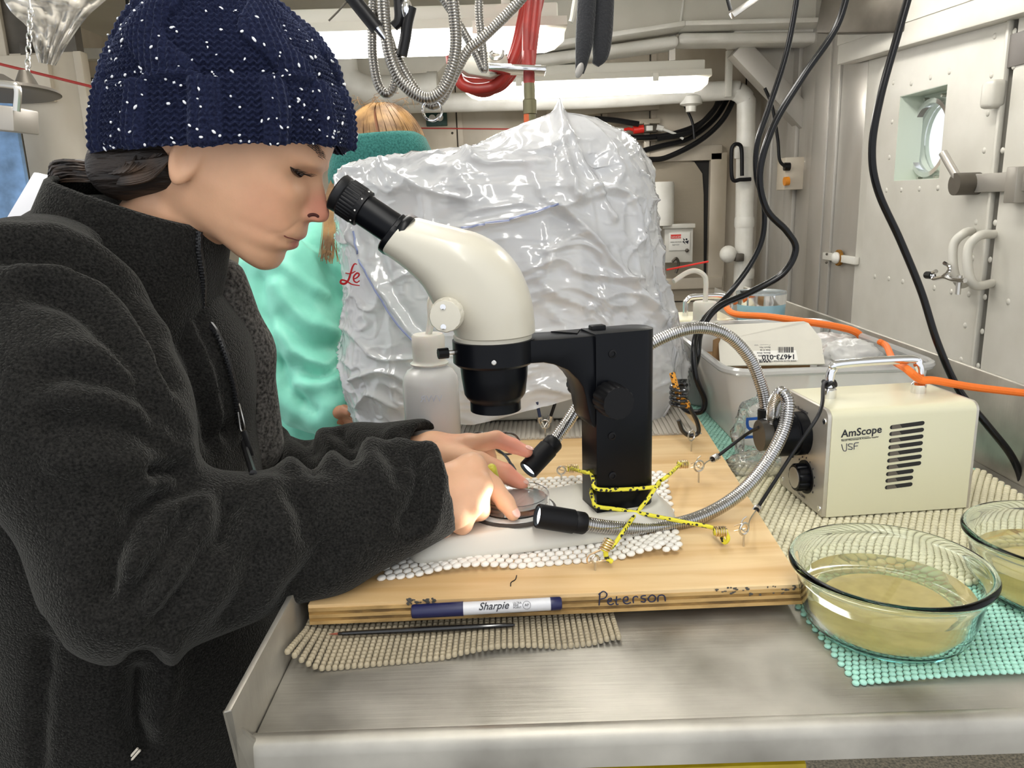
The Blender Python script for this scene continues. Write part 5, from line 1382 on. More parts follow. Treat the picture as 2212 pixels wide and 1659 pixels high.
cord('black power cord with the wide outer loop hanging to the bin', [(1838, -40, 1.15), (1806, 60, 1.15), (1735, 165, 1.15), (1672, 270, 1.15), (1642, 370, 1.15), (1655, 450, 1.15), (1700, 500, 1.15), (1719, 540, 1.15), (1690, 592, 1.15), (1620, 632, 1.15), (1550, 665, 1.14), (1514, 715, 1.12), (1506, 770, 1.10), (1498, 800, 1.12)], .0050, cable_m)
cord('black power cord curving down in front of the grey doors', [(1972, -40, .98), (1935, 90, .98), (1902, 210, .98), (1884, 320, .98), (1896, 410, .98), (1945, 520, .98), (1990, 630, .97), (2025, 740, .96), (2070, 840, .95), (2130, 915, .93), (2185, 985, .92), (2207, 1045, .92), (2190, 1085, .93), (2150, 1105, .95)], .0046, cable_m)

# ================================================================== BIN, BOX, BAGS, BOTTLES
frost = filmmat('frosted clear plastic', '#f4f4f2', clear=.28, transl=.5, rough=.12)
bn = thing('storage_bin', 'frosted clear plastic storage bin behind the lamp box', 'bin', (.45, 1.25, .003))
Bz0, Bz1 = .004, .122
bl = UZ(1612, 962, Bz0); X0b, Y0b, X1b, Y1b = bl.x - .012, bl.y - .005, .605, 1.50
def rrect(x0, x1, y0, y1, r, z, n=6): return [Vector((a, b_, z)) for a, b_ in rounded(x0, x1, y0, y1, r, n)]
ot = .022
MB().rings([rrect(X0b, X1b, Y0b, Y1b, .03, Bz0), rrect(X0b - ot * .3, X1b + .005, Y0b - ot * .3, Y1b + .005, .035, Bz0 + .05), rrect(X0b - ot, X1b + .008, Y0b - ot, Y1b + .008, .04, Bz1)], True, False).build('tub', frost, bn, sharp=60)
MB().tube([p for p in rrect(X0b - ot - .004, X1b + .010, Y0b - ot - .004, Y1b + .010, .042, Bz1)], .006, 8, closed=True).build('rim', frost, bn)
cb2 = thing('cardboard_box', 'white printed cardboard box standing open in the bin', 'box', UY(1660, 780, 1.22))
card = mat('white card', '#dedacd', rough=.75, var=.05, vscale=20); kraft = mat('kraft board', '#8a6a45', rough=.9)
P0c, P1c, P2c, P3c = UY(1556, 790, 1.20), UY(1782, 786, 1.20), UY(1762, 697, 1.25), UY(1548, 702, 1.25)
nvc = (P1c - P0c).cross(P3c - P0c).normalized()
P2m, P3m = UY(1774, 733, 1.228), UY(1552, 737, 1.228)
MB().prism([P0c, P1c, P2m, P3m], -nvc * .003).build('printed_flap', card, cb2, smooth=False)
MB().prism([P3m, P2m, P2c + Vector((-.012, 0, 0)), P2c + Vector((-.02, 0, .003)), P3c], -nvc * .003).build('upper_flap', card, cb2, smooth=False)
MB().box((P0c + P1c) / 2 + Vector((0, .11, -.045)), (.16, .12, .09)).build('box_body', kraft, cb2)
MB().prism([UY(1541, 735, 1.21), UY(1556, 728, 1.23), UY(1560, 780, 1.23), UY(1540, 775, 1.21)], (0, .003, 0)).build('side_flap', kraft, cb2, smooth=False)
cpl = XPlane(P0c, (nvc if nvc.y < 0 else -nvc))
def lp(px, py): return cpl.pt(px, py, .0006)
xd_ = lp(1620, 770) - lp(1720, 768); yd_ = lp(1650, 770) - lp(1650, 740)
def ltext(px, py, tx, size, bold=0): text_mesh('label_lettering', tx, size, black_print, cb2, lp(px, py), xd_, yd_, bold=bold)
pap = MB().prism([lp(1627, 782), lp(1724, 779), lp(1716, 742), lp(1627, 744)], cpl.n * .0003).build('paper_label', mat('label paper', '#efede6', rough=.6), cb2, smooth=False)
def lt2(px, py, tx, size, bold=0): text_mesh('label_lettering', tx, size, black_print, cb2, lp(px, py) + cpl.n * .0006, xd_, yd_, bold=bold)
lt2(1718, 766, '14673-010', .0125, .0003)
lt2(1664, 776, 'VWR', .0085, .0002); lt2(1664, 767, 'Disposable', .0045); lt2(1664, 761, 'Boots, Shoe', .0045); lt2(1664, 755, 'Size: 6 ea', .0045); lt2(1664, 749, 'Batch No.', .0045); lt2(1720, 778, 'VWR North American Cat. No.', .0040)
lt2(1664, 743, 'Contents: 200', .0045)
ltext(1715, 740, 'Manufactured for VWR International, LLC', .0042); ltext(1715, 735, 'Radnor, PA 19087', .0042)
m = MB(); xb_ = 1681
while xb_ < 1714:
    w_ = random.choice([.9, .9, 1.6, 2.2]); m.prism([lp(xb_, 762) + cpl.n * .0006, lp(xb_ + w_, 762) + cpl.n * .0006, lp(xb_ + w_, 750) + cpl.n * .0006, lp(xb_, 750) + cpl.n * .0006], cpl.n * .0002); xb_ += w_ + random.choice([.9, 1.3, 2])
o = m.build('barcode', black_print, cb2, smooth=False); o['kind'] = 'stuff'
# white bags in the bin
def crumple(name, label, c, r, m, seed, cat='bag', amp=.25, freq=3.2, parent=None):
    c = np.array(c); r = np.array(r)
    me_ = MB().sphere((0, 0, 0), 1, 40, 26); V = np.array(me_.v)
    d = np.abs(vnoise(V * freq, seed)) * .9 + .5 * np.abs(vnoise(V * freq * 2.1 + 7, seed + 1)) + .25 * np.abs(vnoise(V * freq * 5 + 3, seed + 2))
    V = V * (1 - amp * d)[:, None]
    V = V * r + c
    o = mk(name, V, me_.f, m, parent)
    if parent is None: tag(o, label, cat)
    return o
white_poly = filmmat('white poly bag', '#f0efec', clear=.05, transl=.4, rough=.3)
clear_poly = filmmat('clear poly bag', '#f6f8f8', clear=.78, transl=.4, rough=.05, bump=.6, bscale=40, ridged=True)
crumple('plastic_bag', 'white plastic bag bunched in the bin beside the printed box', UY(1835, 775, 1.22), (.055, .06, .035), white_poly, 3)
crumple('plastic_bag', 'white plastic bag tucked at the back of the bin', UY(1790, 752, 1.36), (.06, .05, .03), white_poly, 9)
pbg = thing('plastic_bag', 'clear plastic bag with blue lettering slumped before the bin', 'bag', UZ(1640, 1000, .01))
crumple('bag_film', '', UY(1648, 935, 1.03), (.048, .035, .062), clear_poly, 14, amp=.3, freq=2.6, parent=pbg)
crumple('bag_film', '', UY(1640, 1005, .98), (.05, .03, .022), clear_poly, 21, amp=.3, freq=3, parent=pbg)
text_mesh('lettering', 'D1', .030, mat('blue print', '#1f5bb8', rough=.5), pbg, UY(1613, 900, .985), (0, .1, -1), (1, 0, .05), bold=.0006)
# wash bottles
ldpe = filmmat('milky bottle plastic', '#f7f6f3', clear=.04, transl=.42, rough=.25)
milk = mat('milky cap', '#e4e1d6', rough=.4, trans=.25, sss=.2, ssss=.01)
def wash_bottle(label, c, r_, body_h, nozzle, with_rings=True):
    t = thing('wash_bottle', label, 'bottle', c, 'squeeze wash bottles')
    c = Vector(c)
    MB().lathe([(r_ * .9, 0), (r_, .004), (r_, body_h * .86), (r_ * .96, body_h * .92), (r_ * .8, body_h * .975), (r_ * .60, body_h), (r_ * .57, body_h + .004)], c, n=40).build('body', ldpe, t, sharp=50)
    MB().lathe([(r_ * .5, .003), (r_ * .94, .004), (r_ * .95, body_h * .78), (0, body_h * .78)], c, n=32, cap=False).build('liquid', filmmat('cloudy liquid', '#f0eeea', clear=.1, transl=.45, rough=.1), t, sharp=40)
    zc = body_h + .003
    pf = [(r_ * .66, zc), (r_ * .68, zc + .002), (r_ * .60, zc + .004)]
    for k in range(5): pf += [(r_ * .585, zc + .005 + k * .003), (r_ * .575, zc + .0065 + k * .003)]
    z2 = zc + .021; pf += [(r_ * .585, z2), (r_ * .58, z2 + .014), (r_ * .52, z2 + .0165), (0, z2 + .0165)]
    MB().lathe(pf, c, n=36, cap=False).build('cap', milk, t, sharp=40)
    top = c + Vector((0, 0, z2 + .016))
    MB().tube(vs(spline([top - Vector((0, 0, .004))] + nozzle(top), 8)), r_ * .125, 10).build('nozzle', milk, t)
    MB().cyl(c + Vector((0, 0, .006)), c + Vector((0, 0, z2)), r_ * .10, 8).build('dip_tube', milk, t)
    return t
wb0 = UY(938, 960, .925)
zsh = UY(938, 793, .925).z
wash_bottle('squeeze wash bottle standing behind the near hand', (wb0.x, .925, BZ1 + .001), .0345, zsh - BZ1, lambda t: [UY(931, 690, .925), UY(930, 655, .925), UY(936, 640, .925), UY(950, 632, .93)])
c_ = UY(1522, 705, 1.36)
wash_bottle('squeeze wash bottle with bent spout behind the covered microscope', (c_.x, 1.36, .004), .036, UY(1522, 700, 1.36).z - .004, lambda t: [UY(1525, 610, 1.36), UY(1520, 594, 1.36), UY(1502, 585, 1.36), UY(1482, 590, 1.35), UY(1455, 608, 1.34)])
o = MB().tube([UY(1440, 583, 1.34), UY(1530, 565, 1.36)], .0016, 8).build('red_straw', MATS['red plastic']); tag(o, 'thin red straw above the bent bottle spout', 'straw')
text_mesh('bottle_lettering', 'VWR', .012, mat('faint blue print', '#c3c9d4', rough=.6), bpy.data.objects['wash_bottle'], Vector((wb0.x + .017, .925 - .0352, UY(938, 868, .89).z)), (-1, .0, 0), (0, 0, 1))
# tumbler
tb = thing('steel_tumbler', 'steel tumbler with pale blue band and clear lid', 'tumbler', UY(1643, 720, 1.62))
c = UY(1643, 660, 1.62); rt = 53 * pdepth(c) / FPX
zt0, zt1, zt2 = UY(1643, 640, 1.57).z, UY(1643, 662, 1.57).z, .004
MB().lathe([(rt * .8, zt2), (rt * .97, zt1)], (c.x, 1.62, 0), n=36).build('band', mat('pale blue coat', '#9cc6d6', rough=.3, metal=.3), tb)
MB().lathe([(rt * .972, zt1), (rt, zt0), (rt * .93, zt0)], (c.x, 1.62, 0), n=36, cap=False).build('rim', chrome, tb, sharp=40)
MB().lathe([(rt * .92, zt0 - .002), (rt * 1.0, zt0), (rt * .98, zt0 + .004), (rt * .9, zt0 + .002), (0, zt0 + .001)], (c.x, 1.62, 0), n=36, cap=False).build('lid', filmmat('clear lid', '#e8eeee', clear=.6, transl=.3, rough=.1), tb, sharp=40)
MB().box((c.x - .03, 1.62 - .01, zt0 + .005), (.03, .02, .006)).build('lid_slider', black_plastic, tb, bevel=.002)
# second lamp box far back with handle
l2 = thing('lamp_box', 'second cream lamp box with chrome handle behind the wash bottle', 'lamp', (.40, 1.58, .004))
zb1 = UY(1535, 690, 1.52).z
a = UY(1440, 690, 1.52); b = UY(1590, 685, 1.52)
MB().box(((a.x + b.x) / 2, 1.58, (zb1 + .004) / 2), (b.x - a.x, .12, zb1 - .004)).build('cover', ill_cream, l2, bevel=.006, seg=3)
ha = UY(1480, 690, 1.58); hb = UY(1577, 686, 1.58)
MB().tube(vs(spline([Vector((ha.x, 1.58, zb1)), Vector((ha.x, 1.58, zb1 + .025)), UY(1484, 650, 1.58), UY(1498, 641, 1.58), UY(1560, 640, 1.58), UY(1574, 648, 1.58), Vector((hb.x, 1.58, zb1 + .02)), Vector((hb.x, 1.58, zb1))], 6)), .006, 12).build('handle', chrome, l2)
og = mat('orange cord', '#ee7420', rough=.6, bump=.3, bscale=700, bdist=.0008)
o = MB().tube(vs(spline([UY(1588, 652, 1.60), UY(1570, 655, 1.57), UY(1572, 668, 1.53), UY(1592, 679, 1.48), UY(1660, 684, 1.42), UY(1740, 695, 1.36), UY(1810, 706, 1.34), UY(1850, 718, 1.33), UY(1866, 738, 1.33)], 8)), .0062, 10).build('bungee', og)
tag(o, 'orange bungee cord stretched past the blue tumbler', 'bungee cord', 'orange bungee cords')
hz_ = h1 + Vector((0, 0, .016))
o = MB().tube(vs(spline([UY(1900, 738, 1.14), UY(1915, 748, 1.12), UY(1930, 778, 1.02), hz_ + Vector((-.018, -.003, .014)), hz_ + Vector((-.004, -.0095, .002)), hz_ + Vector((.014, -.0085, .0)), UY(2100, 836, .885), UY(2240, 852, .90)], 8)), .0047, 10).build('bungee', og)
tag(o, 'orange bungee cord hooked under the lamp box handle', 'bungee cord', 'orange bungee cords')
# loose black thread on the board
o = MB().tube(vs(spline([UZ(*p, BZ1 + .0006) for p in ((1116, 1243), (1113, 1252), (1104, 1258), (1103, 1266))], 5)), .0005, 6).build('thread', black_rubber); tag(o, 'short black thread lying on the plywood', 'thread')
# grey shelf lip behind tumbler
o = MB().prism([UY(1545, 621, 1.75), UY(1592, 642, 1.62), UY(1592, 700, 1.62), UY(1540, 690, 1.75)], (0, .004, 0)).build('steel_divider', steel); tag(o, 'grey steel divider plate behind the blue tumbler', 'plate')
# eyeglasses on the board
eg = thing('eyeglasses', 'tortoiseshell eyeglasses lying on the board behind the hand', 'glasses', UZ(1060, 960, BZ1))
tort = mat('tortoiseshell', '#4a2f22', rough=.25, color2='#191516', vscale=120, coat=.5)
for px in (1037, 1095):
    c = UY(px, 958, .955)
    MB().tube([c + Vector((.0165 * math.cos(a) * (1 if True else 1), .004 * math.sin(a), .0135 * math.sin(a))) for a in np.linspace(0, 2 * math.pi, 30, endpoint=False)], .0014, 8, closed=True).build('rim', tort, eg)
    MB().lathe([(0, 0), (.0158, 0), (.0158, .0008), (0, .0008)], c, (0, 1, .2), 24, cap=False).build('lens', glass, eg)
MB().tube([UY(1055, 952, .955), UY(1068, 948, .955), UY(1078, 952, .955)], .0013, 8).build('bridge', tort, eg)
MB().tube(vs(spline([UY(1070, 968, .95), UY(1092, 985, .93), UY(1105, 1005, .91), UY(1113, 1018, .90)], 6)), [.0019] * 12 + [.0026] * 6 + [.0016], 8).build('temple', mat('black acetate', (.01, .01, .012), rough=.15, coat=.5), eg)

# ================================================================== COVERED MICROSCOPE
cs_ = thing('covered_microscope', 'grey microscope hidden under the plastic dust cover', 'microscope', (.08, 1.22, BZ1))
scope_grey = mat('pale instrument enamel', '#cfccc2', rough=.4)
a, b = UY(1005, 905, 1.16), UY(1300, 900, 1.16)
MB().box(((a.x + b.x) / 2, 1.26, .066), (b.x - a.x, .2, .060)).build('base', scope_grey, cs_, bevel=.006, seg=3)
MB().box(UY(1262, 888, 1.157), (.022, .003, .022)).build('green_switch', mat('green legend', '#1e3a2c', rough=.4), cs_, bevel=.001)
MB().lathe([(.006, 0), (.006, .0012), (.0045, .0012), (.0045, 0)], UY(1262, 886, 1.154), (0, -1, 0), 16, cap=False).build('legend_ring', mat('legend green', '#5fae86', rough=.5), cs_)
MB().box((.16, 1.29, .25), (.07, .07, .36)).build('column', mat('instrument grey', '#8b8c90', rough=.5), cs_, bevel=.01)
MB().box((.07, 1.27, .36), (.22, .10, .09)).build('body', scope_grey, cs_, bevel=.02, seg=3)
MB().lathe([(.04, 0), (.045, .10), (.035, .11)], (.02, 1.25, .21), n=24).build('objective', mat('instrument dark', '#5d5e63', rough=.5), cs_)
MB().cyl((.0, 1.26, .36), (-.08, 1.22, .385), .026, 20).build('eyepiece_tube', MATS['instrument dark'], cs_)
MB().box((.12, 1.27, .415), (.05, .05, .05)).build('camera_block', MATS['instrument dark'], cs_, bevel=.01)

tabL = [(243, 1196), (255, 1160), (285, 1082), (312, 1030), (322, 990), (330, 905), (346, 800), (366, 738), (400, 717), (500, 722), (600, 735), (700, 742), (790, 735), (850, 738), (930, 765)]
tabR = [(243, 1226), (255, 1290), (285, 1345), (318, 1384), (350, 1402), (400, 1418), (500, 1430), (600, 1446), (700, 1472), (790, 1490), (850, 1490), (930, 1455)]
tabD = [(243, .02), (255, .05), (285, .085), (318, .105), (350, .125), (400, .14), (600, .15), (790, .165), (930, .165)]
hemx = [(700, 926), (1000, 918), (1060, 905), (1130, 886), (1280, 848), (1330, 900), (1400, 950), (1440, 950), (1448, 820), (1520, 815)]
NTc, NRc = 300, 230
Yc = 1.26
th = np.linspace(0, 2 * np.pi, NTc, endpoint=False); p_ = 3.0
cth = np.abs(np.cos(th)) ** (2 / p_) * np.sign(np.cos(th)); sth = np.abs(np.sin(th)) ** (2 / p_) * np.sign(np.sin(th))
V = np.zeros((NRc, NTc, 3))
Yc_r = np.array(_r); 
for j in range(NTc):
    xm = 1095 + 375 * cth[j]; front = sth[j] < 0
    xf = xm
    hem = np.interp(xf, [h[0] for h in hemx], [h[1] for h in hemx]) if front else 925
    for i in range(NRc):
        y = 243 + (hem - 243) * (i / (NRc - 1)) ** 1.0
        xl, xr, hd = (np.interp(y, [t[0] for t in tb_], [t[1] for t in tb_]) for tb_ in (tabL, tabR, tabD))
        x = (xl + xr) / 2 + (xr - xl) / 2 * cth[j]
        V[i, j] = UY(x, y, Yc + hd * sth[j])
idx = np.arange(NRc * NTc).reshape(NRc, NTc)
F = np.stack([idx[:-1], idx[1:], np.roll(idx, -1, 1)[1:], np.roll(idx, -1, 1)[:-1]], -1).reshape(-1, 4)
V = V.reshape(-1, 3)
F = np.concatenate([F, ])
nrm = vnormals(V, F)
if (nrm * (V - V.mean(0))).sum() < 0: F = F[:, ::-1]; nrm = -nrm
q_ = V - np.array(CAM); z_ = q_ @ np.array(_f); cpx = CXP + FPX * (q_ @ np.array(_r)) / z_; cpy = CYP - FPX * (q_ @ np.array(_u)) / z_
cfc = np.einsum('ij,ij->i', nrm, -q_) > 0
def on_cover(px, py, rad=22):
    d2 = (cpx - px) ** 2 + (cpy - py) ** 2; c = np.where((d2 < rad * rad) & cfc)[0]
    if len(c) == 0: return None
    c = c[z_[c] < z_[c].min() + .03]; return V[c[np.argmin(d2[c])]]
W0 = V.copy()
rid = lambda s_, sd: (1 - np.abs(vnoise(W0 * np.array(s_) + .35 * np.stack([vnoise(W0 * 11 + 3, sd + 40), vnoise(W0 * 11 + 9, sd + 41), vnoise(W0 * 11 + 5, sd + 42)], 1) * 2, sd)))
topf = np.clip((.50 - W0[:, 2]) / .06, .25, 1)
lp0 = np.array(UY(757, 592, 1.10)); calm = 1 - np.exp(-(np.linalg.norm((W0 - lp0) * np.array([1, .6, 1]), axis=1) / .045) ** 2)
disp = (.008 * vnoise(W0 * 7, 2) + .007 * (rid((13, 13, 15), 3) ** 9) + .0042 * (rid((30, 30, 24), 4) ** 9) + .0022 * (rid((62, 62, 70), 6) ** 7) - .004) * topf * (.15 + .85 * calm)
cre = [(.010, .006, [(1000, 492), (1060, 480), (1120, 468), (1170, 452), (1205, 440)]), (.020, .010, [(1205, 440), (1260, 490), (1320, 560), (1380, 630), (1425, 690)]),
       (-.022, .018, [(1195, 455), (1215, 470), (1235, 480)]), (.016, .009, [(1208, 246), (1212, 300), (1228, 360), (1250, 420)]), (.014, .009, [(1208, 250), (1250, 330), (1290, 390), (1330, 470)]),
       (.012, .008, [(1230, 300), (1160, 330), (1090, 340)]), (.014, .008, [(1250, 425), (1300, 400), (1370, 430), (1390, 520)]), (-.020, .022, [(1290, 340), (1310, 380), (1320, 420)]),
       (.012, .007, [(1150, 580), (1210, 560), (1260, 590), (1330, 600), (1390, 602)]), (.012, .007, [(1155, 600), (1210, 640), (1260, 660)]), (.012, .007, [(1255, 500), (1200, 540), (1165, 590)]),
       (.010, .006, [(1280, 670), (1330, 635), (1380, 640), (1440, 690)]), (.014, .008, [(760, 500), (780, 560), (830, 640), (900, 730), (960, 780)]), (-.010, .012, [(800, 520), (830, 600), (890, 700), (960, 760)]),
       (.010, .007, [(730, 390), (760, 470), (765, 520)]), (.012, .008, [(740, 375), (840, 352), (950, 335)]), (.010, .007, [(830, 360), (900, 400), (1000, 430)]), (.010, .007, [(1000, 330), (1060, 360), (1180, 350)]),
       (.012, .007, [(760, 820), (830, 800), (900, 830)]), (.012, .007, [(770, 880), (800, 850), (860, 880)]), (.010, .006, [(1160, 830), (1230, 850), (1280, 860)]), (.010, .008, [(1420, 640), (1440, 720), (1470, 780)])]
for amp, wd_, pl_ in cre:
    pts = [on_cover(*p) for p in np.array(spline(pl_, 4))]; pts = [p for p in pts if p is not None]
    if len(pts) < 2: continue
    disp = disp + .8 * amp * np.exp(-(poly_dist(W0, pts) / (.8 * wd_)) ** 1.3)
fade = np.clip(1.2 - np.abs(nrm[:, 2]) * .2, .5, 1)
V = V + nrm * (disp * fade)[:, None]
film = filmmat('dust cover film', '#f7f8fb', clear=.20, transl=.40, rough=.12, gloss=1.8, bump=.5, bscale=18, ridged=True)
cover = mk('dust_cover', V, F, film)
tag(cover, 'crinkled translucent white dust cover over the second microscope', 'dust cover')
q_ = V - np.array(CAM); z_ = q_ @ np.array(_f); cpx = CXP + FPX * (q_ @ np.array(_r)) / z_; cpy = CYP - FPX * (q_ @ np.array(_u)) / z_
def logo_pt(px, py):
    p = on_cover(px, py, 16)
    return UY(px, py, 1.1) if p is None else Vector(p) + (CAM - Vector(p)).normalized() * .006
lg = [([(771, 571), (766, 570), (761, 578), (757, 592), (752, 606), (744, 613), (736, 611), (738, 605), (748, 607), (760, 614), (777, 617)], (1.2, 2.4)), ([(746, 590), (757, 591), (768, 586)], (1.1, 1.3)), ([(764, 603), (772, 599), (776, 593), (771, 590), (764, 598), (765, 607), (771, 610), (777, 606)], (1.2, 2.0))]
fixed_y = min(logo_pt(a, b).y for a in (736, 750, 765, 778) for b in (570, 590, 615)) - .001
for st_, (r0_, r1_) in lg:
    P = vs(spline([UY(*p, fixed_y) for p in st_], 5)); n_ = len(P); R = [(r0_ + (r1_ - r0_) * math.sin(math.pi * i / (n_ - 1))) * .00068 for i in range(n_)]
    t = MB().tube(P, R, 8); t.v = [(x, fixed_y + (y - fixed_y) * .15, z) for x, y, z in t.v]
    o = t.build('logo_stroke', mat('red logo print', '#b5121b', rough=.5), cover); o['label'] = 'red script logo stroke'
# blue seam welt down the left of the cover
for pl_ in ([(762, 500), (775, 555), (800, 610), (850, 690), (900, 745), (960, 790)], [(1000, 492), (1060, 481), (1120, 469), (1170, 453), (1203, 440)]):
    P = [logo_pt(*p) for p in np.array(spline(pl_, 4))]
    MB().tube(vs(P), .0016, 6).build('seam_welt', filmmat('bluish seam', '#aebbe6', clear=.3, transl=.4, rough=.2), cover)

# ================================================================== WOMAN AT THE MICROSCOPE
YH0 = .775
def H(px, py, Y=YH0): return UY(px, py, Y)
def skinmat(name, base, pink, spots):
    m, nt, b = nodes_of(name); N = nt.nodes; Lk = nt.links
    S(b, rough=.42, sss=.18, ssss=.004, sssr=(1.0, .35, .2), spec=.35)
    tc = N.new('ShaderNodeTexCoord')
    n1 = N.new('ShaderNodeTexNoise'); n1.inputs['Scale'].default_value = 28; n1.inputs['Detail'].default_value = 5
    Lk.new(tc.outputs['Object'], n1.inputs['Vector'])
    cr = N.new('ShaderNodeValToRGB'); e = cr.color_ramp.elements
    e[0].position = .35; e[0].color = (*[c * .90 for c in base], 1); e[1].position = .65; e[1].color = (*base, 1)
    Lk.new(n1.outputs['Fac'], cr.inputs[0]); last = cr.outputs[0]
    for c, r_, k, col in spots:
        d = N.new('ShaderNodeVectorMath'); d.operation = 'DISTANCE'; d.inputs[1].default_value = c
        Lk.new(tc.outputs['Object'], d.inputs[0])
        mr = N.new('ShaderNodeMapRange'); mr.interpolation_type = 'SMOOTHERSTEP'; mr.inputs['From Min'].default_value = r_; mr.inputs['From Max'].default_value = r_ * .15; mr.inputs['To Min'].default_value = 0; mr.inputs['To Max'].default_value = k
        Lk.new(d.outputs['Value'], mr.inputs[0])
        mx = N.new('ShaderNodeMix'); mx.data_type = 'RGBA'; mx.inputs['B'].default_value = (*col, 1)
        Lk.new(mr.outputs[0], mx.inputs['Factor']); Lk.new(last, mx.inputs['A']); last = mx.outputs['Result']
    Lk.new(last, b.inputs['Base Color'])
    n2 = N.new('ShaderNodeTexNoise'); n2.inputs['Scale'].default_value = 420
    Lk.new(tc.outputs['Object'], n2.inputs['Vector'])
    bp = N.new('ShaderNodeBump'); bp.inputs['Strength'].default_value = .12; bp.inputs['Distance'].default_value = .0008
    Lk.new(n2.outputs['Fac'], bp.inputs['Height']); Lk.new(bp.outputs[0], b.inputs['Normal'])
    return m

# --- head as an implicit surface around the surveyed profile
O0 = H(595, 582); vdir = (H(721, 308) - O0).normalized(); udir = Vector((vdir.z, 0, -vdir.x))
SC = (H(721, 308) - O0).length / 301.6
prof = [(-40, -45), (-22, -22), (-9.9, -9), (4.9, 1), (24, 4.4), (32, 3.0), (40, 2.7), (50, 10), (58, 18), (64.7, 20.9), (74, 20.9), (80, 19.5), (86, 24), (93, 27.7), (102, 26), (110.6, 23.5), (118, 21), (124, 21), (130, 27), (137, 45), (145, 53.5), (152, 56.4), (164, 54.6), (174, 47), (183, 40.4), (197, 30), (210, 21), (222, 11), (236, 5), (255, 4), (274, 2.7), (302, 0), (340, -6), (390, -25), (440, -60), (480, -110)]
base_ = [(-40, -45), (-22, -22), (-9.9, -9), (4.9, 1), (24, 4.4), (40, 2.7), (52, 12), (64.7, 19), (80, 18.5), (93, 23), (110, 20), (124, 17), (150, 12), (180, 9), (210, 7), (236, 4.5), (274, 2.7), (302, 0), (340, -6), (390, -25), (440, -60), (480, -110)]
wid = [(-40, 20), (-22, 48), (-8, 66), (5, 78), (24, 92), (50, 108), (80, 122), (124, 140), (180, 152), (230, 157), (300, 160), (360, 155), (420, 130), (480, 70)]
bak = [(-40, -60), (-22, -95), (-8, -130), (5, -160), (24, -200), (50, -260), (80, -340), (124, -405), (180, -440), (260, -450), (340, -430), (420, -350), (480, -220)]
def interp(tab, x): return np.interp(x, [t[0] for t in tab], [t[1] for t in tab])
def smooth_tab(tab, s_=4):
    xs_ = np.arange(-60, 500, 1.0); y = interp(tab, xs_); k = np.exp(-(np.arange(-15, 16) / s_) ** 2); k /= k.sum()
    return xs_, np.convolve(np.pad(y, 15, mode='edge'), k, 'valid')
_pf = smooth_tab(prof, 3.0); _bf = smooth_tab(base_, 6); _wf = smooth_tab(wid, 12); _kf = smooth_tab(bak, 12)
def head_field(P):
    q = P - np.array(O0, np.float32)
    v = (q @ np.array(vdir, np.float32)) / SC; u = (q @ np.array(udir, np.float32)) / SC; y = (P[..., 1] - YH0) / SC
    ya = np.abs(y)
    pr = np.interp(v, *_pf); ba = np.interp(v, *_bf); W_ = np.interp(v, *_wf); kb = np.interp(v, *_kf)
    nose = np.maximum(pr - ba, -3)
    wn = np.interp(v, [100, 122, 130, 140, 150, 165, 185, 210, 236, 260], [60, 36, 30, 26, 24, 20, 16, 12.5, 13, 30])
    # face relief added to the forward direction
    dlt = nose * np.exp(-(ya / wn) ** 2.4)
    g = lambda v0, y0, sv, sy: np.exp(-((v - v0) / sv) ** 2 - ((ya - y0) / sy) ** 2)
    dlt = dlt + 17 * g(144, 25, 11, 11)                       # nostril wings
    dlt = dlt - 12 * g(131, 15, 5, 8)                         # nostrils
    dlt = dlt - 26 * g(207, 66, 22, 34) - 8 * g(214, 30, 18, 16)   # eye sockets
    dlt = dlt + 8 * g(172, 88, 30, 36)                        # cheekbones
    dlt = dlt + 7 * g(243, 62, 11, 42)                        # brow ridge
    dlt = dlt - 6 * g(46, 0, 8, 40)                           # chin crease
    dlt = dlt - 4.5 * np.exp(-((v - (79 - ya * .16)) / 3.2) ** 2) * np.clip(1 - (ya / 60) ** 4, 0, 1)   # mouth line
    dlt = dlt - 3.5 * g(74, 62, 9, 8)                         # mouth corner
    s_ = (v - (132 - (ya - 34) * 1.15)) ; dlt = dlt - 3.0 * np.exp(-(s_ / 6) ** 2) * np.exp(-((ya - 58) / 22) ** 2)   # smile fold
    dlt = dlt - 5 * g(85, 92, 26, 26)                         # hollow of cheek
    uf = ba
    uc = kb + .46 * (uf - kb)
    A = uf - uc; B = uc - kb
    ue = u - dlt * np.clip((u - uc) / np.maximum(A, 1), 0, 1) ** .5
    R = np.where(ue > uc, (ue - uc) / np.maximum(A, 4), (uc - ue) / np.maximum(B, 4))
    p_ = np.where(ue > uc, 2.35, 2.2)
    rho = (np.maximum(R, 1e-6) ** p_ + (ya / np.maximum(W_, 4)) ** p_) ** (1 / p_)
    f = (rho - 1) * np.minimum(np.where(ue > uc, A, B), W_ * 1.0) * SC
    capb = (-14 + np.clip((-u - 20) / 90, 0, 3) * 26 - v) * SC      # underside of the jaw
    f = smax(f, capb, .010)
    f = smax(f, (v - 375) * SC, .03)
    # eyelid bulges
    for sgn in (-1, 1):
        c = O0 + udir * (-60 * SC) + vdir * (205 * SC) + Vector((0, sgn * 66 * SC, 0))
        f = smin(f, s_sphere(P, c, 26.5 * SC), .0035)
    return f
ear_c = UY(402, 342, YH0 - .068)
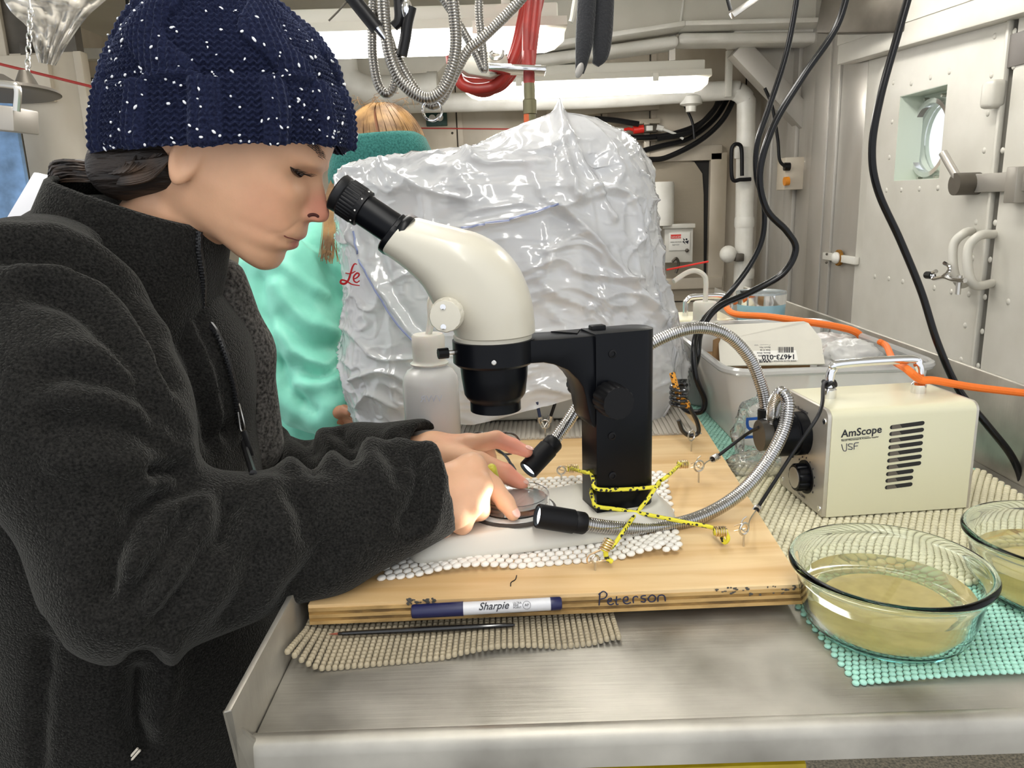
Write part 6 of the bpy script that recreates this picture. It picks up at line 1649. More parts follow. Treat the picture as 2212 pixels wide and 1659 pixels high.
def s_ear(P, sgn):
    c = Vector((ear_c.x, YH0 + sgn * .0685, ear_c.z))
    q = P - np.array(c, np.float32)
    a = (q @ np.array(vdir, np.float32)); b_ = (q @ np.array(udir, np.float32)); y = q[..., 1] * sgn - b_ * -.25
    k = np.sqrt((a / .026) ** 2 + (b_ / (.0132 + a * .12)) ** 2 + (y / .0085) ** 2)
    d = (k - 1) * .009
    k2 = np.sqrt(((a - .004) / .020) ** 2 + ((b_ - .002) / .0095) ** 2 + ((y - .009) / .007) ** 2)
    return smax(d, -(k2 - 1) * .007, .004)
def woman_skin(P):
    f = head_field(P)
    f = smin(f, s_cone(P, H(415, 415), H(300, 600, .785), .046, .050), .022)
    f = smin(f, s_cone(P, H(300, 600, .785), H(260, 800, .80), .050, .085), .03)
    for sgn in (-1, 1): f = smin(f, s_ear(P, sgn), .003)
    return f
hlo = np.array([H(235, 700).x, YH0 - .12, H(500, 720).z]); hhi = np.array([H(740, 300).x, YH0 + .12, H(500, 150).z])
hv, hq = sdf_mesh(woman_skin, hlo, hhi, .0019)
hv = relax(hv, hq, 2, .35)

# --- hands
def hand_r(P):
    pts = lambda L_: [np.array(UY(*p)) for p in L_]
    wr_ = np.array(UY(850, 1082, .690)); w2 = np.array(UY(930, 1060, .700))
    mc = pts([(1018, 1011, .722), (1034, 1050, .705), (1018, 1088, .695), (984, 1112, .688)])
    f = s_cone(P, wr_, w2, .0235, .0235)
    for c, r_ in zip(mc, (.0145, .0145, .0135, .0120)): f = smin(f, s_cone(P, w2, c, .0190, r_), .010)
    f = smin(f, s_cone(P, mc[0], mc[3], .0130, .0115), .008)
    k = .0035
    fingers = [([(1018, 1011, .722), (1064, 1050, .726), (1092, 1086, .720), (1108, 1110, .715)], (.0118, .0102, .0090, .0072)),
               ([(1034, 1050, .705), (1036, 1102, .712), (1018, 1112, .738), (1010, 1100, .755)], (.0116, .0103, .0090, .0075)),
               ([(1018, 1088, .695), (998, 1132, .700), (992, 1124, .726), (996, 1108, .742)], (.0112, .0102, .0090, .0075)),
               ([(984, 1112, .688), (956, 1140, .690), (960, 1134, .714), (972, 1120, .730)], (.0104, .0096, .0085, .0070)),
               ([(940, 1040, .730), (1000, 1046, .752), (1048, 1068, .752), (1076, 1092, .742)], (.0150, .0125, .0105, .0080))]
    for L_, r_ in fingers: f = smin(f, s_chain(P, pts(L_), r_, .003), k)
    return f
def hand_l(P):
    pts = lambda L_: [np.array(UY(*p)) for p in L_]
    wr_ = np.array(UY(850, 990, .880)); w2 = np.array(UY(935, 976, .860))
    mc = pts([(1010, 962, .842), (1006, 966, .862), (992, 972, .880), (975, 982, .895)])
    f = s_cone(P, wr_, w2, .0225, .0220)
    for c, r_ in zip(mc, (.0140, .0140, .0125, .0115)): f = smin(f, s_cone(P, w2, c, .0185, r_), .010)
    fingers = [([(1010, 962, .842), (1072, 949, .836), (1108, 963, .832), (1138, 976, .828)], (.0118, .0098, .0086, .0068)),
               ([(1006, 966, .862), (1050, 962, .872), (1056, 990, .868), (1045, 1008, .860)], (.0116, .0100, .0088, .0072)),
               ([(992, 972, .880), (1030, 972, .892), (1036, 1000, .886), (1024, 1012, .876)], (.0110, .0098, .0085, .0070)),
               ([(975, 982, .895), (1002, 988, .905), (1010, 1010, .898), (1000, 1020, .888)], (.0104, .0092, .0080, .0066)),
               ([(955, 985, .838), (1036, 1000, .806), (1090, 1022, .796), (1126, 1046, .792)], (.0170, .0122, .0108, .0078))]
    for L_, r_ in fingers: f = smin(f, s_chain(P, pts(L_), r_, .003), .005)
    return f
def pad_box(fn_pts, m_): a = np.array(fn_pts); return a.min(0) - m_, a.max(0) + m_
lo, hi = pad_box([UY(830, 1080, .68), UY(1120, 1160, .70), UY(1120, 960, .76)], .03)
rv, rq = sdf_mesh(hand_r, lo, hi, .0015); rv = relax(rv, rq, 2, .35)
lo, hi = pad_box([UY(840, 1000, .91), UY(1150, 1070, .78), UY(1150, 920, .90)], .03)
lv, lq = sdf_mesh(hand_l, lo, hi, .0015); lv = relax(lv, lq, 2, .35)
# --- hidden arms and torso core continue the body under the jacket
def core(P):
    f = s_ell(P, (-.42, .80, .08), (.10, .15, .22))
    f = smin(f, s_ell(P, (-.42, .80, -.22), (.10, .14, .22)), .05)
    f = smin(f, s_cone(P, H(300, 610, .79), (-.43, .80, .14), .05, .09), .04)
    f = smin(f, s_chain(P, [(-.42, .69, .25), UY(298, 1240, .59), UY(860, 1080, .69)], (.05, .038, .024), .02), .03)
    f = smin(f, s_chain(P, [(-.42, .93, .25), UY(560, 1080, .97), UY(860, 990, .878)], (.05, .036, .023), .02), .03)
    return f
cv, cq = sdf_mesh(core, (-.60, .50, -.45), (-.06, 1.08, .36), .009)
skin_col = srgb('#dcac8a')
nose_c = H(700, 458, YH0 - .006)
wskin = skinmat('warm skin', skin_col, None, [(tuple(nose_c), .034, .65, srgb('#c67a6a')), (tuple(H(638, 526, YH0 - .004)), .020, .75, srgb('#b05a56')), (tuple(H(590, 470, YH0 - .06)), .055, .25, srgb('#d08c74')),
      (tuple(UY(1125, 975, .83)), .055, .6, srgb('#e0897a')), (tuple(UY(1120, 1040, .795)), .05, .6, srgb('#e08573')), (tuple(UY(1000, 960, .86)), .05, .3, srgb('#dd9a86'))])
bvv, bqq = join_np([(hv, hq), (rv, rq), (lv, lq), (cv, cq)])
woman = mk('person', bvv, bqq, wskin)
tag(woman, 'woman in a navy knit hat and dark fleece jacket peering into the microscope', 'person')

# --- jacket
def jk(P):
    f = s_ell(P, (-.430, .80, .09), (.140, .185, .230))
    f = smin(f, s_ell(P, (-.440, .80, -.14), (.163, .180, .26)), .05)
    f = smin(f, s_ell(P, (-.46, .80, -.36), (.190, .190, .22)), .05)
    f = smin(f, s_cone(P, UY(95, 645, .690), UY(230, 600, .93), .070, .070), .05)
    f = smin(f, s_cone(P, UY(250, 600, .79), UY(300, 770, .80), .080, .115), .05)
    # far sleeve
    fs = s_chain(P, [UY(380, 640, .95), UY(545, 1075, .985), UY(770, 1010, .915), UY(945, 978, .862)], (.075, .060, .052, .043), .02)
    f = smin(f, fs, .02)
    # near sleeve
    ns_ = s_chain(P, [UY(70, 685, .655), UY(172, 900, .608), UY(300, 1238, .582), UY(480, 1190, .618), UY(690, 1140, .662), UY(840, 1085, .688), UY(960, 1048, .706)], (.083, .0800, .0665, .0600, .0560, .0480, .0465), .03)
    f = smin(f, ns_, .016)
    # open cuffs
    for e0, e1, r_ in ((UY(870, 1080, .693), UY(958, 1052, .706), .0375), (UY(860, 990, .884), UY(930, 976, .864), .0315)):
        e0 = np.array(e0); e1 = np.array(e1); d = (e1 - e0) / np.linalg.norm(e1 - e0)
        loc = np.linalg.norm(P - e1.astype(np.float32), axis=-1) < .085
        t = (P - e1.astype(np.float32)) @ d.astype(np.float32)
        f = np.where(loc & (t > -.02), smax(f, t, .005), f)
        f = np.where(loc, smax(f, -s_cone(P, e0 + d * .01, e1 + d * .08, r_, r_), .004), f)
    return f
jlo = (-.72, .46, -.56); jhi = (-.03, 1.10, .40)
jv, jq = sdf_mesh(jk, jlo, jhi, .0048)
jv = relax(jv, jq, 3, .4)
# sculpt folds: polylines laid over the surface as seen in the photograph
jn = vnormals(jv, jq)
_q = jv - np.array(CAM); _z = _q @ np.array(_f); _px = CXP + FPX * (_q @ np.array(_r)) / _z; _py = CYP - FPX * (_q @ np.array(_u)) / _z
_face = np.einsum('ij,ij->i', jn, -_q) > 0
def on_surface(px, py, rad=14):
    d2 = (_px - px) ** 2 + (_py - py) ** 2; c = np.where((d2 < rad * rad) & _face)[0]
    if len(c) == 0: return None
    c = c[_z[c] < _z[c].min() + .02]
    return jv[c[np.argmin(d2[c])]]
folds = [  # amplitude (m), width (m), polyline
    (-.010, .010, [(0, 550), (90, 545), (160, 562), (240, 610), (300, 680), (345, 760), (372, 830)]),
    (.008, .016, [(0, 512), (110, 505), (200, 545), (290, 620), (350, 710)]),
    (-.010, .013, [(70, 625), (170, 655), (250, 725), (310, 830), (345, 920)]),
    (.007, .016, [(60, 590), (160, 600), (240, 660), (320, 780), (370, 900)]),
    (-.008, .014, [(110, 800), (230, 815), (330, 870), (385, 940)]),
    (.007, .014, [(150, 760), (260, 790), (350, 850), (400, 930)]),
    (-.009, .012, [(130, 905), (250, 915), (330, 950), (392, 1000)]),
    (.008, .013, [(150, 870), (260, 885), (350, 925), (398, 975)]),
    (.008, .011, [(140, 990), (240, 1000), (330, 985), (395, 1000)]),
    (-.018, .008, [(342, 1012), (372, 1014), (400, 1018)]),
    (.009, .012, [(335, 1035), (380, 1035), (412, 1060)]),
    (-.016, .010, [(412, 1048), (370, 1070), (320, 1100), (275, 1150), (240, 1220), (215, 1290)]),
    (.010, .012, [(420, 1080), (370, 1100), (320, 1145), (285, 1210)]),
    (-.009, .009, [(350, 1120), (318, 1150), (292, 1175)]),
    (.008, .012, [(400, 1105), (360, 1150), (330, 1210)]),
    (-.013, .010, [(402, 1110), (375, 1160), (345, 1215), (315, 1260)]),
    (.009, .013, [(450, 1100), (415, 1170), (380, 1240), (340, 1310)]),
    (-.009, .009, [(412, 1118), (395, 1160), (378, 1195)]),
    (-.014, .011, [(496, 1090), (490, 1130), (482, 1165)]),
    (-.010, .012, [(455, 1170), (425, 1230), (385, 1290), (345, 1335)]),
    (-.009, .012, [(335, 1225), (305, 1275), (285, 1315)]), (-.006, .012, [(240, 1180), (222, 1230), (212, 1270)]),
    (.010, .016, [(585, 1060), (600, 1080), (625, 1110), (640, 1150)]), (-.012, .013, [(640, 1075), (655, 1110), (662, 1160)]),
    (.004, .014, [(700, 1060), (705, 1090), (695, 1150)]), (.010, .014, [(800, 965), (812, 1000), (825, 1030)]), (-.008, .012, [(835, 975), (850, 1000), (860, 1030)]),
    (-.010, .010, [(905, 985), (912, 1040), (905, 1090), (885, 1130)]), (.006, .009, [(930, 965), (945, 1040), (930, 1140)]),
    (-.010, .018, [(700, 1190), (680, 1230), (640, 1290)]), (-.008, .018, [(560, 1200), (540, 1270), (500, 1340)]),
    (-.012, .016, [(245, 540), (330, 620), (400, 720), (440, 830), (470, 950)]), (.010, .014, [(330, 560), (400, 660), (455, 780), (490, 900)]),
    (-.010, .012, [(390, 620), (440, 720), (480, 830), (500, 940)]),
    (.008, .012, [(620, 935), (625, 960), (640, 1010)]), (-.008, .012, [(650, 930), (665, 960), (672, 1010)]), (.007, .012, [(690, 930), (715, 960), (720, 1000)]), (-.008, .012, [(730, 930), (752, 960), (760, 990)]), (.006, .012, [(850, 935), (880, 955)]), (-.006, .008, [(875, 930), (890, 950)]),
    (-.007, .009, [(98, 1370), (94, 1450), (84, 1560), (74, 1655)]), (-.016, .012, [(310, 1430), (300, 1500), (300, 1570), (315, 1620)]), (.008, .010, [(370, 1400), (365, 1480), (345, 1560), (322, 1640)]),
]
dpos = np.zeros(len(jv)); dneg = np.zeros(len(jv))
for amp, wd_, pl_ in folds:
    pts = [on_surface(*p) for p in np.array(spline(pl_, 4))]
    pts = [p for p in pts if p is not None]
    if len(pts) < 2: continue
    d = poly_dist(jv, pts)
    if amp > 0: dpos = np.maximum(dpos, 1.15 * amp * np.exp(-(d / wd_) ** 2))
    else: dneg = np.minimum(dneg, 1.7 * amp * np.exp(-(d / (.8 * wd_)) ** 1.6))
jv = jv + jn * (dpos + dneg)[:, None]
jv = relax(jv, jq, 2, .4)
jn = vnormals(jv, jq)
jv = jv + jn * (.0014 * vnoise(jv * np.array([22, 22, 18]), 5))[:, None]
jv = relax(jv, jq, 1, .3)
def fleecemat(name, base, dark, sc_=330, bump=.9):
    m, nt, b = nodes_of(name); N = nt.nodes; Lk = nt.links
    S(b, rough=.95, sheen=.20, sheenr=.35, spec=.06)
    b.inputs['Sheen Tint'].default_value = (.75, .74, .68, 1)
    tc = N.new('ShaderNodeTexCoord'); n1 = N.new('ShaderNodeTexNoise'); n1.inputs['Scale'].default_value = sc_; n1.inputs['Detail'].default_value = 3
    n2 = N.new('ShaderNodeTexNoise'); n2.inputs['Scale'].default_value = 22
    Lk.new(tc.outputs['Object'], n1.inputs['Vector']); Lk.new(tc.outputs['Object'], n2.inputs['Vector'])
    cr = N.new('ShaderNodeValToRGB'); e = cr.color_ramp.elements; e[0].position = .32; e[0].color = (*dark, 1); e[1].position = .7; e[1].color = (*base, 1)
    Lk.new(n1.outputs['Fac'], cr.inputs[0]); Lk.new(cr.outputs[0], b.inputs['Base Color'])
    bp = N.new('ShaderNodeBump'); bp.inputs['Strength'].default_value = bump; bp.inputs['Distance'].default_value = .0022
    Lk.new(n1.outputs['Fac'], bp.inputs['Height']); Lk.new(bp.outputs[0], b.inputs['Normal'])
    return m
fleece = fleecemat('dark fleece', srgb('#2b2a28'), srgb('#131312'), 480, 1.0)
jacket = mk('fleece_jacket', jv, jq, fleece, woman)
jacket['label'] = 'charcoal fleece jacket with stand-up collar'
# collar: a thick band round the neck
def ring(back, front, Yc, wy, n=96, lift=0.0, p=2.7):
    B_ = UY(*back, Yc); F_ = UY(*front, Yc); c = (B_ + F_) / 2; e1 = (F_ - B_) / 2; out = []
    for k in range(n):
        a = 2 * math.pi * k / n; c1, s1 = math.cos(a), math.sin(a)
        out.append(c + e1 * (abs(c1) ** (2 / p) * np.sign(c1)) + Vector((0, wy * abs(s1) ** (2 / p) * np.sign(s1), 0)) + Vector((0, 0, lift * abs(s1))))
    return out
rs = [ring((75, 560), (430, 760), .79, .112), ring((95, 500), (452, 672), .788, .098), ring((112, 450), (470, 600), .785, .086), ring((128, 405), (480, 540), .782, .078), ring((135, 385), (478, 502), .78, .074), ring((141, 380), (470, 490), .78, .069), ring((148, 388), (462, 496), .78, .064), ring((115, 430), (455, 560), .782, .070), ring((115, 500), (440, 660), .785, .075)]
collar = MB().rings(rs, False, False).build('collar', fleece, jacket, sharp=None)
cvs = np.array([v.co for v in collar.data.vertices])
zsign = vnoise(cvs * 30, 11) * .0025
for v, k in zip(collar.data.vertices, zsign): v.co.y += k
# zipper along the jacket front
def near_surface(px, py, off=.006):
    p = on_surface(px, py, 26)
    return None if p is None else Vector(p) + (CAM - Vector(p)).normalized() * off
zp = []
for r_i, tx in ((4, 430), (3, 433), (2, 437), (1, 445)):
    cand = [p for p in rs[r_i] if p.y < .785]
    p = min(cand, key=lambda q: abs(proj(q)[0] - tx)); zp.append(p + (CAM - p).normalized() * .002)
for p in ((470, 720), (492, 780), (510, 840), (524, 900), (535, 960), (543, 1020)):
    q = near_surface(*p)
    if q is not None: zp.append(q)
zs_ = vs(spline(zp, 12))
black_zip = mat('black zip', (.01, .01, .011), rough=.4)
MB().tube(zs_, .0032, 8).build('zip_tape', black_zip, jacket)
m = MB()
for i, p in enumerate(resample(zs_, .0032)):
    m.box(p + Vector((.001 * (i % 2), -.0034, 0)), (.0034, .0022, .0016))
o = m.build('zip_teeth', black_zip, jacket); o['kind'] = 'stuff'
zq = near_surface(518, 870, .008) or UY(518, 870, .66)
zpul = MB().tube(vs(spline([zq, UY(522, 895, zq.y - .004), UY(528, 925, zq.y - .005), UY(520, 930, zq.y - .005), UY(514, 890, zq.y - .003)], 5)), .0011, 6).build('zip_pull', zinc, jacket)
MB().bar(UY(526, 930, zq.y - .005), UY(543, 985, zq.y - .006), .006, .0025, up=(0, 1, 0)).build('pull_tab', black_zip, jacket, bevel=.001)
# lighter inner fleece panel on the far side of the opening
inner = mk('inner_panel', *(lambda A: (A[0], A[1]))(sdf_mesh(lambda P: smin(s_cone(P, UY(478, 610, .86), UY(522, 760, .88), .028, .034), s_cone(P, UY(522, 760, .88), UY(548, 960, .90), .034, .036), .02), tuple(np.array(UY(505, 780, .87)) - np.array((.08, .08, .20))), tuple(np.array(UY(560, 700, .87)) + np.array((.09, .08, .16))), .006)), fleecemat('grey curly fleece', srgb('#6e6b67'), srgb('#2c2b2a'), 260, 1.0), jacket)
# pocket drawcord at the hem
pk = UY(285, 1650, .60)
q = near_surface(300, 1630, .006) or pk
MB().tube(vs(spline([q + Vector((0, 0, .004)), q + Vector((-.010, -.002, -.006)), q + Vector((-.022, -.002, -.016))], 5)), .0012, 6).tube(vs(spline([q + Vector((.002, 0, .002)), q + Vector((-.008, -.003, -.008)), q + Vector((-.020, -.004, -.018))], 5)), .0012, 6).build('drawcord', mat('cream cord', '#d8cfc0', rough=.7), jacket)
# trousers and boots below the frame
tv, tq_ = sdf_mesh(lambda P: smin(smin(s_chain(P, [(-.42, .71, -.42), (-.40, .70, -.64), (-.43, .70, -.86)], (.095, .07, .05), .03), s_chain(P, [(-.42, .89, -.42), (-.40, .90, -.64), (-.43, .90, -.86)], (.095, .07, .05), .03), .03), s_ell(P, (-.42, .8, -.42), (.14, .18, .10)), .04), (-.62, .56, -.90), (-.24, 1.06, -.28), .012)
mk('trousers', tv, tq_, mat('dark trousers', '#20222a', rough=.9), woman)
for y in (.70, .90):
    MB().sphere((-.39, y, ZF + .055), (.13, .05, .055), 20, 12).build('boot', mat('rubber boot', '#2c2a26', rough=.6), woman)

# --- face details
dark_hair = mat('dark brown hair', '#2a201c', rough=.45, color2='#120d0c', vscale=60, stretch=(1, 1, 1))
hqv = hv - np.array(CAM); hz_ = hqv @ np.array(_f); hpx = CXP + FPX * (hqv @ np.array(_r)) / hz_; hpy = CYP - FPX * (hqv @ np.array(_u)) / hz_
hn = vnormals(hv, hq); hface = np.einsum('ij,ij->i', hn, -hqv) > 0
def on_head(px, py, off=.0006, rad=7):
    d2 = (hpx - px) ** 2 + (hpy - py) ** 2; c = np.where((d2 < rad * rad) & hface)[0]
    if len(c) == 0: return UY(px, py, YH0 - .03)
    c = c[hz_[c] < hz_[c].min() + .012]; i = c[np.argmin(d2[c])]
    return Vector(hv[i]) + Vector(hn[i]) * off
eye = MB().tube(vs(spline([on_head(*p, off=-.0002) for p in ((627, 361), (634, 368), (641, 375), (648, 379), (655, 378), (662, 376))], 5)), [.0006, .0009, .0013, .0017, .0020, .0023, .0025, .0026, .0027, .0027, .0026, .0025, .0024, .0023, .0021, .0019, .0017, .0015, .0014, .0012, .0010, .0009, .0008, .0006, .0005, .0004][:26], 10).build('eye', mat('dark eye', '#2a1a14', rough=.15, coat=.6), woman)
m = MB()
for k in range(26):
    t = k / 25; p = ((1 - t) * 630 + t * 660, (1 - t) * 363 + t * 377)
    a = on_head(*p); l_ = .0035 + .003 * t
    m.tube([a, a + Vector((l_ * .8, -.001, -.0010 - .001 * t)), a + Vector((l_ * 1.7, -.001, -.0008))], [.00035, .0003, .0001], 5)
o = m.build('eyelashes', mat('lash', (.012, .009, .008), rough=.5), woman); o['kind'] = 'stuff'
m = MB()
for k in range(200):
    t = random.random(); cx = 668 + 26 * t; cy = 312 + 24 * t * t - 2
    a = on_head(cx + random.uniform(-6, 4), cy + random.uniform(-7, 6))
    m.tube([a, a + Vector((.0022, 0, -.0022)) * random.uniform(.8, 1.4)], [.0004, .0001], 4)
o = m.build('eyebrow', dark_hair, woman); o['kind'] = 'stuff'
m = MB().tube(vs(spline([on_head(*p, off=.0) for p in ((612, 509), (622, 512), (632, 516), (641, 519), (648, 519))], 4)), [.0003] + [.0007] * 15 + [.0004], 6)
m.build('mouth_line', mat('lip line', '#7a3f38', rough=.6), woman)
m = MB().tube(vs(spline([on_head(*p, off=-.0002) for p in ((663, 467), (672, 465), (680, 466), (688, 469))], 4)), [.0008] + [.0017] * 11 + [.0007], 8)
m.build('nostril', mat('nostril shade', '#4a211c', rough=.9), woman)
# hair: bound back under the hat and into the collar
m = MB()
for k in range(170):
    t = random.random(); s_ = random.uniform(-1, 1)
    y0 = YH0 - .062 + .02 * abs(s_) - .01 * (1 - t)
    a = UY(345 - 70 * t + random.uniform(-10, 10), 330 + 8 * random.random(), y0)
    b_ = UY(290 - 40 * t, 372 + 14 * s_, y0 - .004 + .004 * s_)
    c = UY(235 - 30 * t, 372 + 20 * s_, YH0 - .045 + .03 * random.random())
    d = UY(150 - 20 * t + random.uniform(-25, 5), 372 + 24 * s_, YH0 - .01 + .03 * random.random())
    e_ = UY(110 + random.uniform(-8, 18), 400 + 24 * s_ + 20, YH0 + .02)
    m.tube(vs(spline([a, b_, c, d, e_], 4)), random.uniform(.0007, .0016), 5)
for k in range(150):
    t = random.random()
    q_ = random.uniform(-22, 26); m.tube(vs(spline([UY(352 + 20 * t, 338, YH0 - .070), UY(325 + 12 * t, 362 + q_ * .8, YH0 - .0745), UY(278 + 12 * t, 372 + q_, YH0 - .068), UY(238, 378 + q_ * .8, YH0 - .048), UY(215, 380 + q_ * .5, YH0 - .03)], 4)), random.uniform(.0006, .0014), 5)
o = m.build('hair', mat('brown hair', '#4c3a2c', rough=.5, color2='#1a1310', vscale=45), woman); o['kind'] = 'stuff'
# skull cap of hair under the hat edge at the nape
sv, sq = sdf_mesh(lambda P: smin(s_cone(P, UY(345, 350, YH0 - .045), UY(262, 362, YH0 - .03), .026, .030), s_cone(P, UY(345, 350, YH0 + .045), UY(262, 362, YH0 + .03), .026, .030), .03), tuple(np.array(UY(230, 420, YH0)) - np.array((.03, .09, .03))), tuple(np.array(UY(380, 320, YH0)) + np.array((.03, .09, .04))), .004)
mk('hair_mass', sv, sq, mat('bound dark hair', '#2b211b', rough=.6, color2='#0f0b0a', vscale=30, stretch=(.4, 1, 3), bump=1.0, bscale=60, bdist=.004), woman)

# --- knit hat
hsec = [((236, 336), (744, 318), .0890), ((231, 318), (748, 306), .0915), ((232, 280), (748, 272), .0925), ((238, 240), (742, 236), .0920), ((243, 214), (732, 206), .0905), ((248, 204), (724, 192), .0885), ((254, 196), (718, 180), .086), ((256, 160), (712, 150), .086), ((270, 112), (690, 108), .083), ((300, 60), (652, 58), .076), ((345, 14), (602, 16), .063), ((400, -18), (548, -12), .044), ((455, -34), (505, -30), .016)]
Bk = spline([s_[0] for s_ in hsec], 22); Fr = spline([s_[1] for s_ in hsec], 22); Wd = spline([(s_[2],) for s_ in hsec], 22)
NT, nr = 720, len(Bk)
th = np.linspace(0, 2 * np.pi, NT, endpoint=False)
c1, s1 = np.cos(th), np.sin(th); pp_ = 2.15
cs = np.abs(c1) ** (2 / pp_) * np.sign(c1); sn = np.abs(s1) ** (2 / pp_) * np.sign(s1)
base = np.zeros((nr, NT, 3)); lens = [0]
for i in range(nr):
    B_ = np.array(UY(*Bk[i], YH0)); F_ = np.array(UY(*Fr[i], YH0)); c = (B_ + F_) / 2; e1 = (F_ - B_) / 2
    base[i] = c + e1 * cs[:, None] + np.array([0, 1, 0]) * (float(Wd[i][0]) * sn)[:, None]
    if i: lens.append(lens[-1] + np.linalg.norm(base[i] - base[i - 1], axis=1).mean())
du = np.roll(base, -1, 1) - np.roll(base, 1, 1); dv = np.gradient(base, axis=0)
nm = np.cross(du, dv); nm /= np.maximum(np.linalg.norm(nm, axis=-1, keepdims=True), 1e-9)
L_ = np.array(lens)[:, None]; per = 96
row = L_ / .0052; col = (th / (2 * np.pi) * per)[None, :] + 0 * L_
cuff = (np.arange(nr) < 22 * 4.6)[:, None]
cc_ = np.mod(col, 8); rib = np.clip(1 - np.abs(cc_ - 1.5) / 1.9, 0, 1) ** .4 * (cc_ < 3.4)
fc = np.mod(col, 1) - .5
knit = .5 + .5 * np.cos(2 * np.pi * (row + np.abs(fc) * 1.1)); colr = np.cos(np.pi * fc) ** 2
purl = np.maximum(0, np.sin(2 * np.pi * (row + .25 * np.sin(2 * np.pi * col)))) ** .7
cable = np.clip(np.sin(2 * np.pi * (col / 16 + .12 * np.sin(row * .42))), -1, 1)
body = np.where(cable > .25, .0075 * np.sqrt(np.clip(cable, 0, 1)) + .0026 * colr * (.4 + .6 * knit), .0022 * purl)
disp = np.where(cuff, np.where(rib > 0, .0062 * rib + .0030 * colr * (.45 + .55 * knit), .0024 * purl), body)
disp = disp * np.where(np.arange(nr) > nr - 20, .4, 1)[:, None]
disp += .0020 * vnoise((base.reshape(-1, 3) * 26), 4).reshape(nr, NT) + .0005 * vnoise(base.reshape(-1, 3) * 420, 8).reshape(nr, NT)
hp_ = base + nm * disp[..., None]
if ((hp_ - base.mean((0, 1))) * nm).sum(-1).mean() < 0: hp_ = base - nm * disp[..., None]; nm = -nm
idx = np.arange(nr * NT).reshape(nr, NT)
F_ = np.stack([idx[:-1], np.roll(idx, -1, 1)[:-1], np.roll(idx, -1, 1)[1:], idx[1:]], -1).reshape(-1, 4)
# turned-in lower edge
ctr = hp_[0].mean(0); inner_r = hp_[0] + (ctr - hp_[0]) * .10 + np.array([0, 0, .02])
V_ = np.concatenate([hp_.reshape(-1, 3), inner_r]); k0 = nr * NT; ii = np.arange(NT)
F_ = np.concatenate([F_, np.stack([idx[0], k0 + ii, k0 + (ii + 1) % NT, np.roll(idx[0], -1)], -1)])
hatm, nt, b = nodes_of('navy wool'); S(b, rough=.9, sheen=.3, sheenr=.4, spec=.1); b.inputs['Sheen Tint'].default_value = (.45, .52, .8, 1)
N = nt.nodes; tc = N.new('ShaderNodeTexCoord'); n1 = N.new('ShaderNodeTexNoise'); n1.inputs['Scale'].default_value = 500; n1.inputs['Detail'].default_value = 3
cr = N.new('ShaderNodeValToRGB'); e = cr.color_ramp.elements; e[0].position = .3; e[0].color = (*srgb('#0d1024'), 1); e[1].position = .72; e[1].color = (*srgb('#20263f'), 1)
nt.links.new(tc.outputs['Object'], n1.inputs['Vector']); nt.links.new(n1.outputs['Fac'], cr.inputs[0]); nt.links.new(cr.outputs[0], b.inputs['Base Color'])
bp = N.new('ShaderNodeBump'); bp.inputs['Strength'].default_value = .7; bp.inputs['Distance'].default_value = .0015
nt.links.new(n1.outputs['Fac'], bp.inputs['Height']); nt.links.new(bp.outputs[0], b.inputs['Normal'])
hat = mk('knit_hat', V_, F_, hatm, woman); hat['label'] = 'navy cable-knit beanie flecked with white'
m = MB()
for k in range(480):
    i = int(rng.integers(2, nr - 6)); j = int(rng.integers(0, NT))
    p = hp_[i, j] + nm[i, j] * .0006; t = Vector(du[i, j]).normalized(); n_ = Vector(nm[i, j]); bt = n_.cross(t)
    R = Matrix((t, bt, n_)).transposed() @ Matrix.Rotation(rng.uniform(-1.3, 1.3), 3, 'Z')
    s_ = rng.uniform(.0007, .0013); m.sphere(p, (s_ * rng.uniform(1, 2.4), s_, s_ * .8), 6, 4, R=R)
o = m.build('wool_flecks', mat('white fleck wool', '#e4e6ea', rough=.8), hat, fix=False); o['kind'] = 'stuff'

# probe held in the near hand
pr_ = thing('dissecting_probe', 'fine probe with yellow-green handle held in the near hand', 'probe', UY(1057, 1015, .735))
pA, pB = UY(1062, 1011, .742), UY(1082, 1078, .775)
ax = pB - pA
MB().lathe([(.0, -.0046), (.003, -.0038), (.0047, -.001), (.0049, .002), (.0044, ax.length * .8), (.002, ax.length)], pA, ax, 20, cap=False).build('handle', mat('yellow green grip', '#c3bd45', rough=.4), pr_)
MB().cyl(pB, pB + ax.normalized() * .02, .0006, 8).build('needle', chrome, pr_)

# finger nails
nail_m = mat('finger nail', '#e3b3a3', rough=.25, coat=.4)
for tip, dip, dor in ((UY(1108, 1110, .715), UY(1092, 1086, .720), Vector((.35, -.55, .75))), (UY(1138, 976, .828), UY(1108, 963, .832), Vector((.15, -.1, 1))), (UY(1126, 1046, .792), UY(1090, 1022, .796), Vector((.35, -.2, .9)))):
    d = (tip - dip).normalized(); n_ = (dor - d * dor.dot(d)).normalized(); b_ = n_.cross(d)
    R = Matrix((d, b_, n_)).transposed()
    MB().sphere(tip + d * .0008 + n_ * .0060, (.0058, .0045, .0016), 14, 8, R=R).build('finger_nail', nail_m, woman)

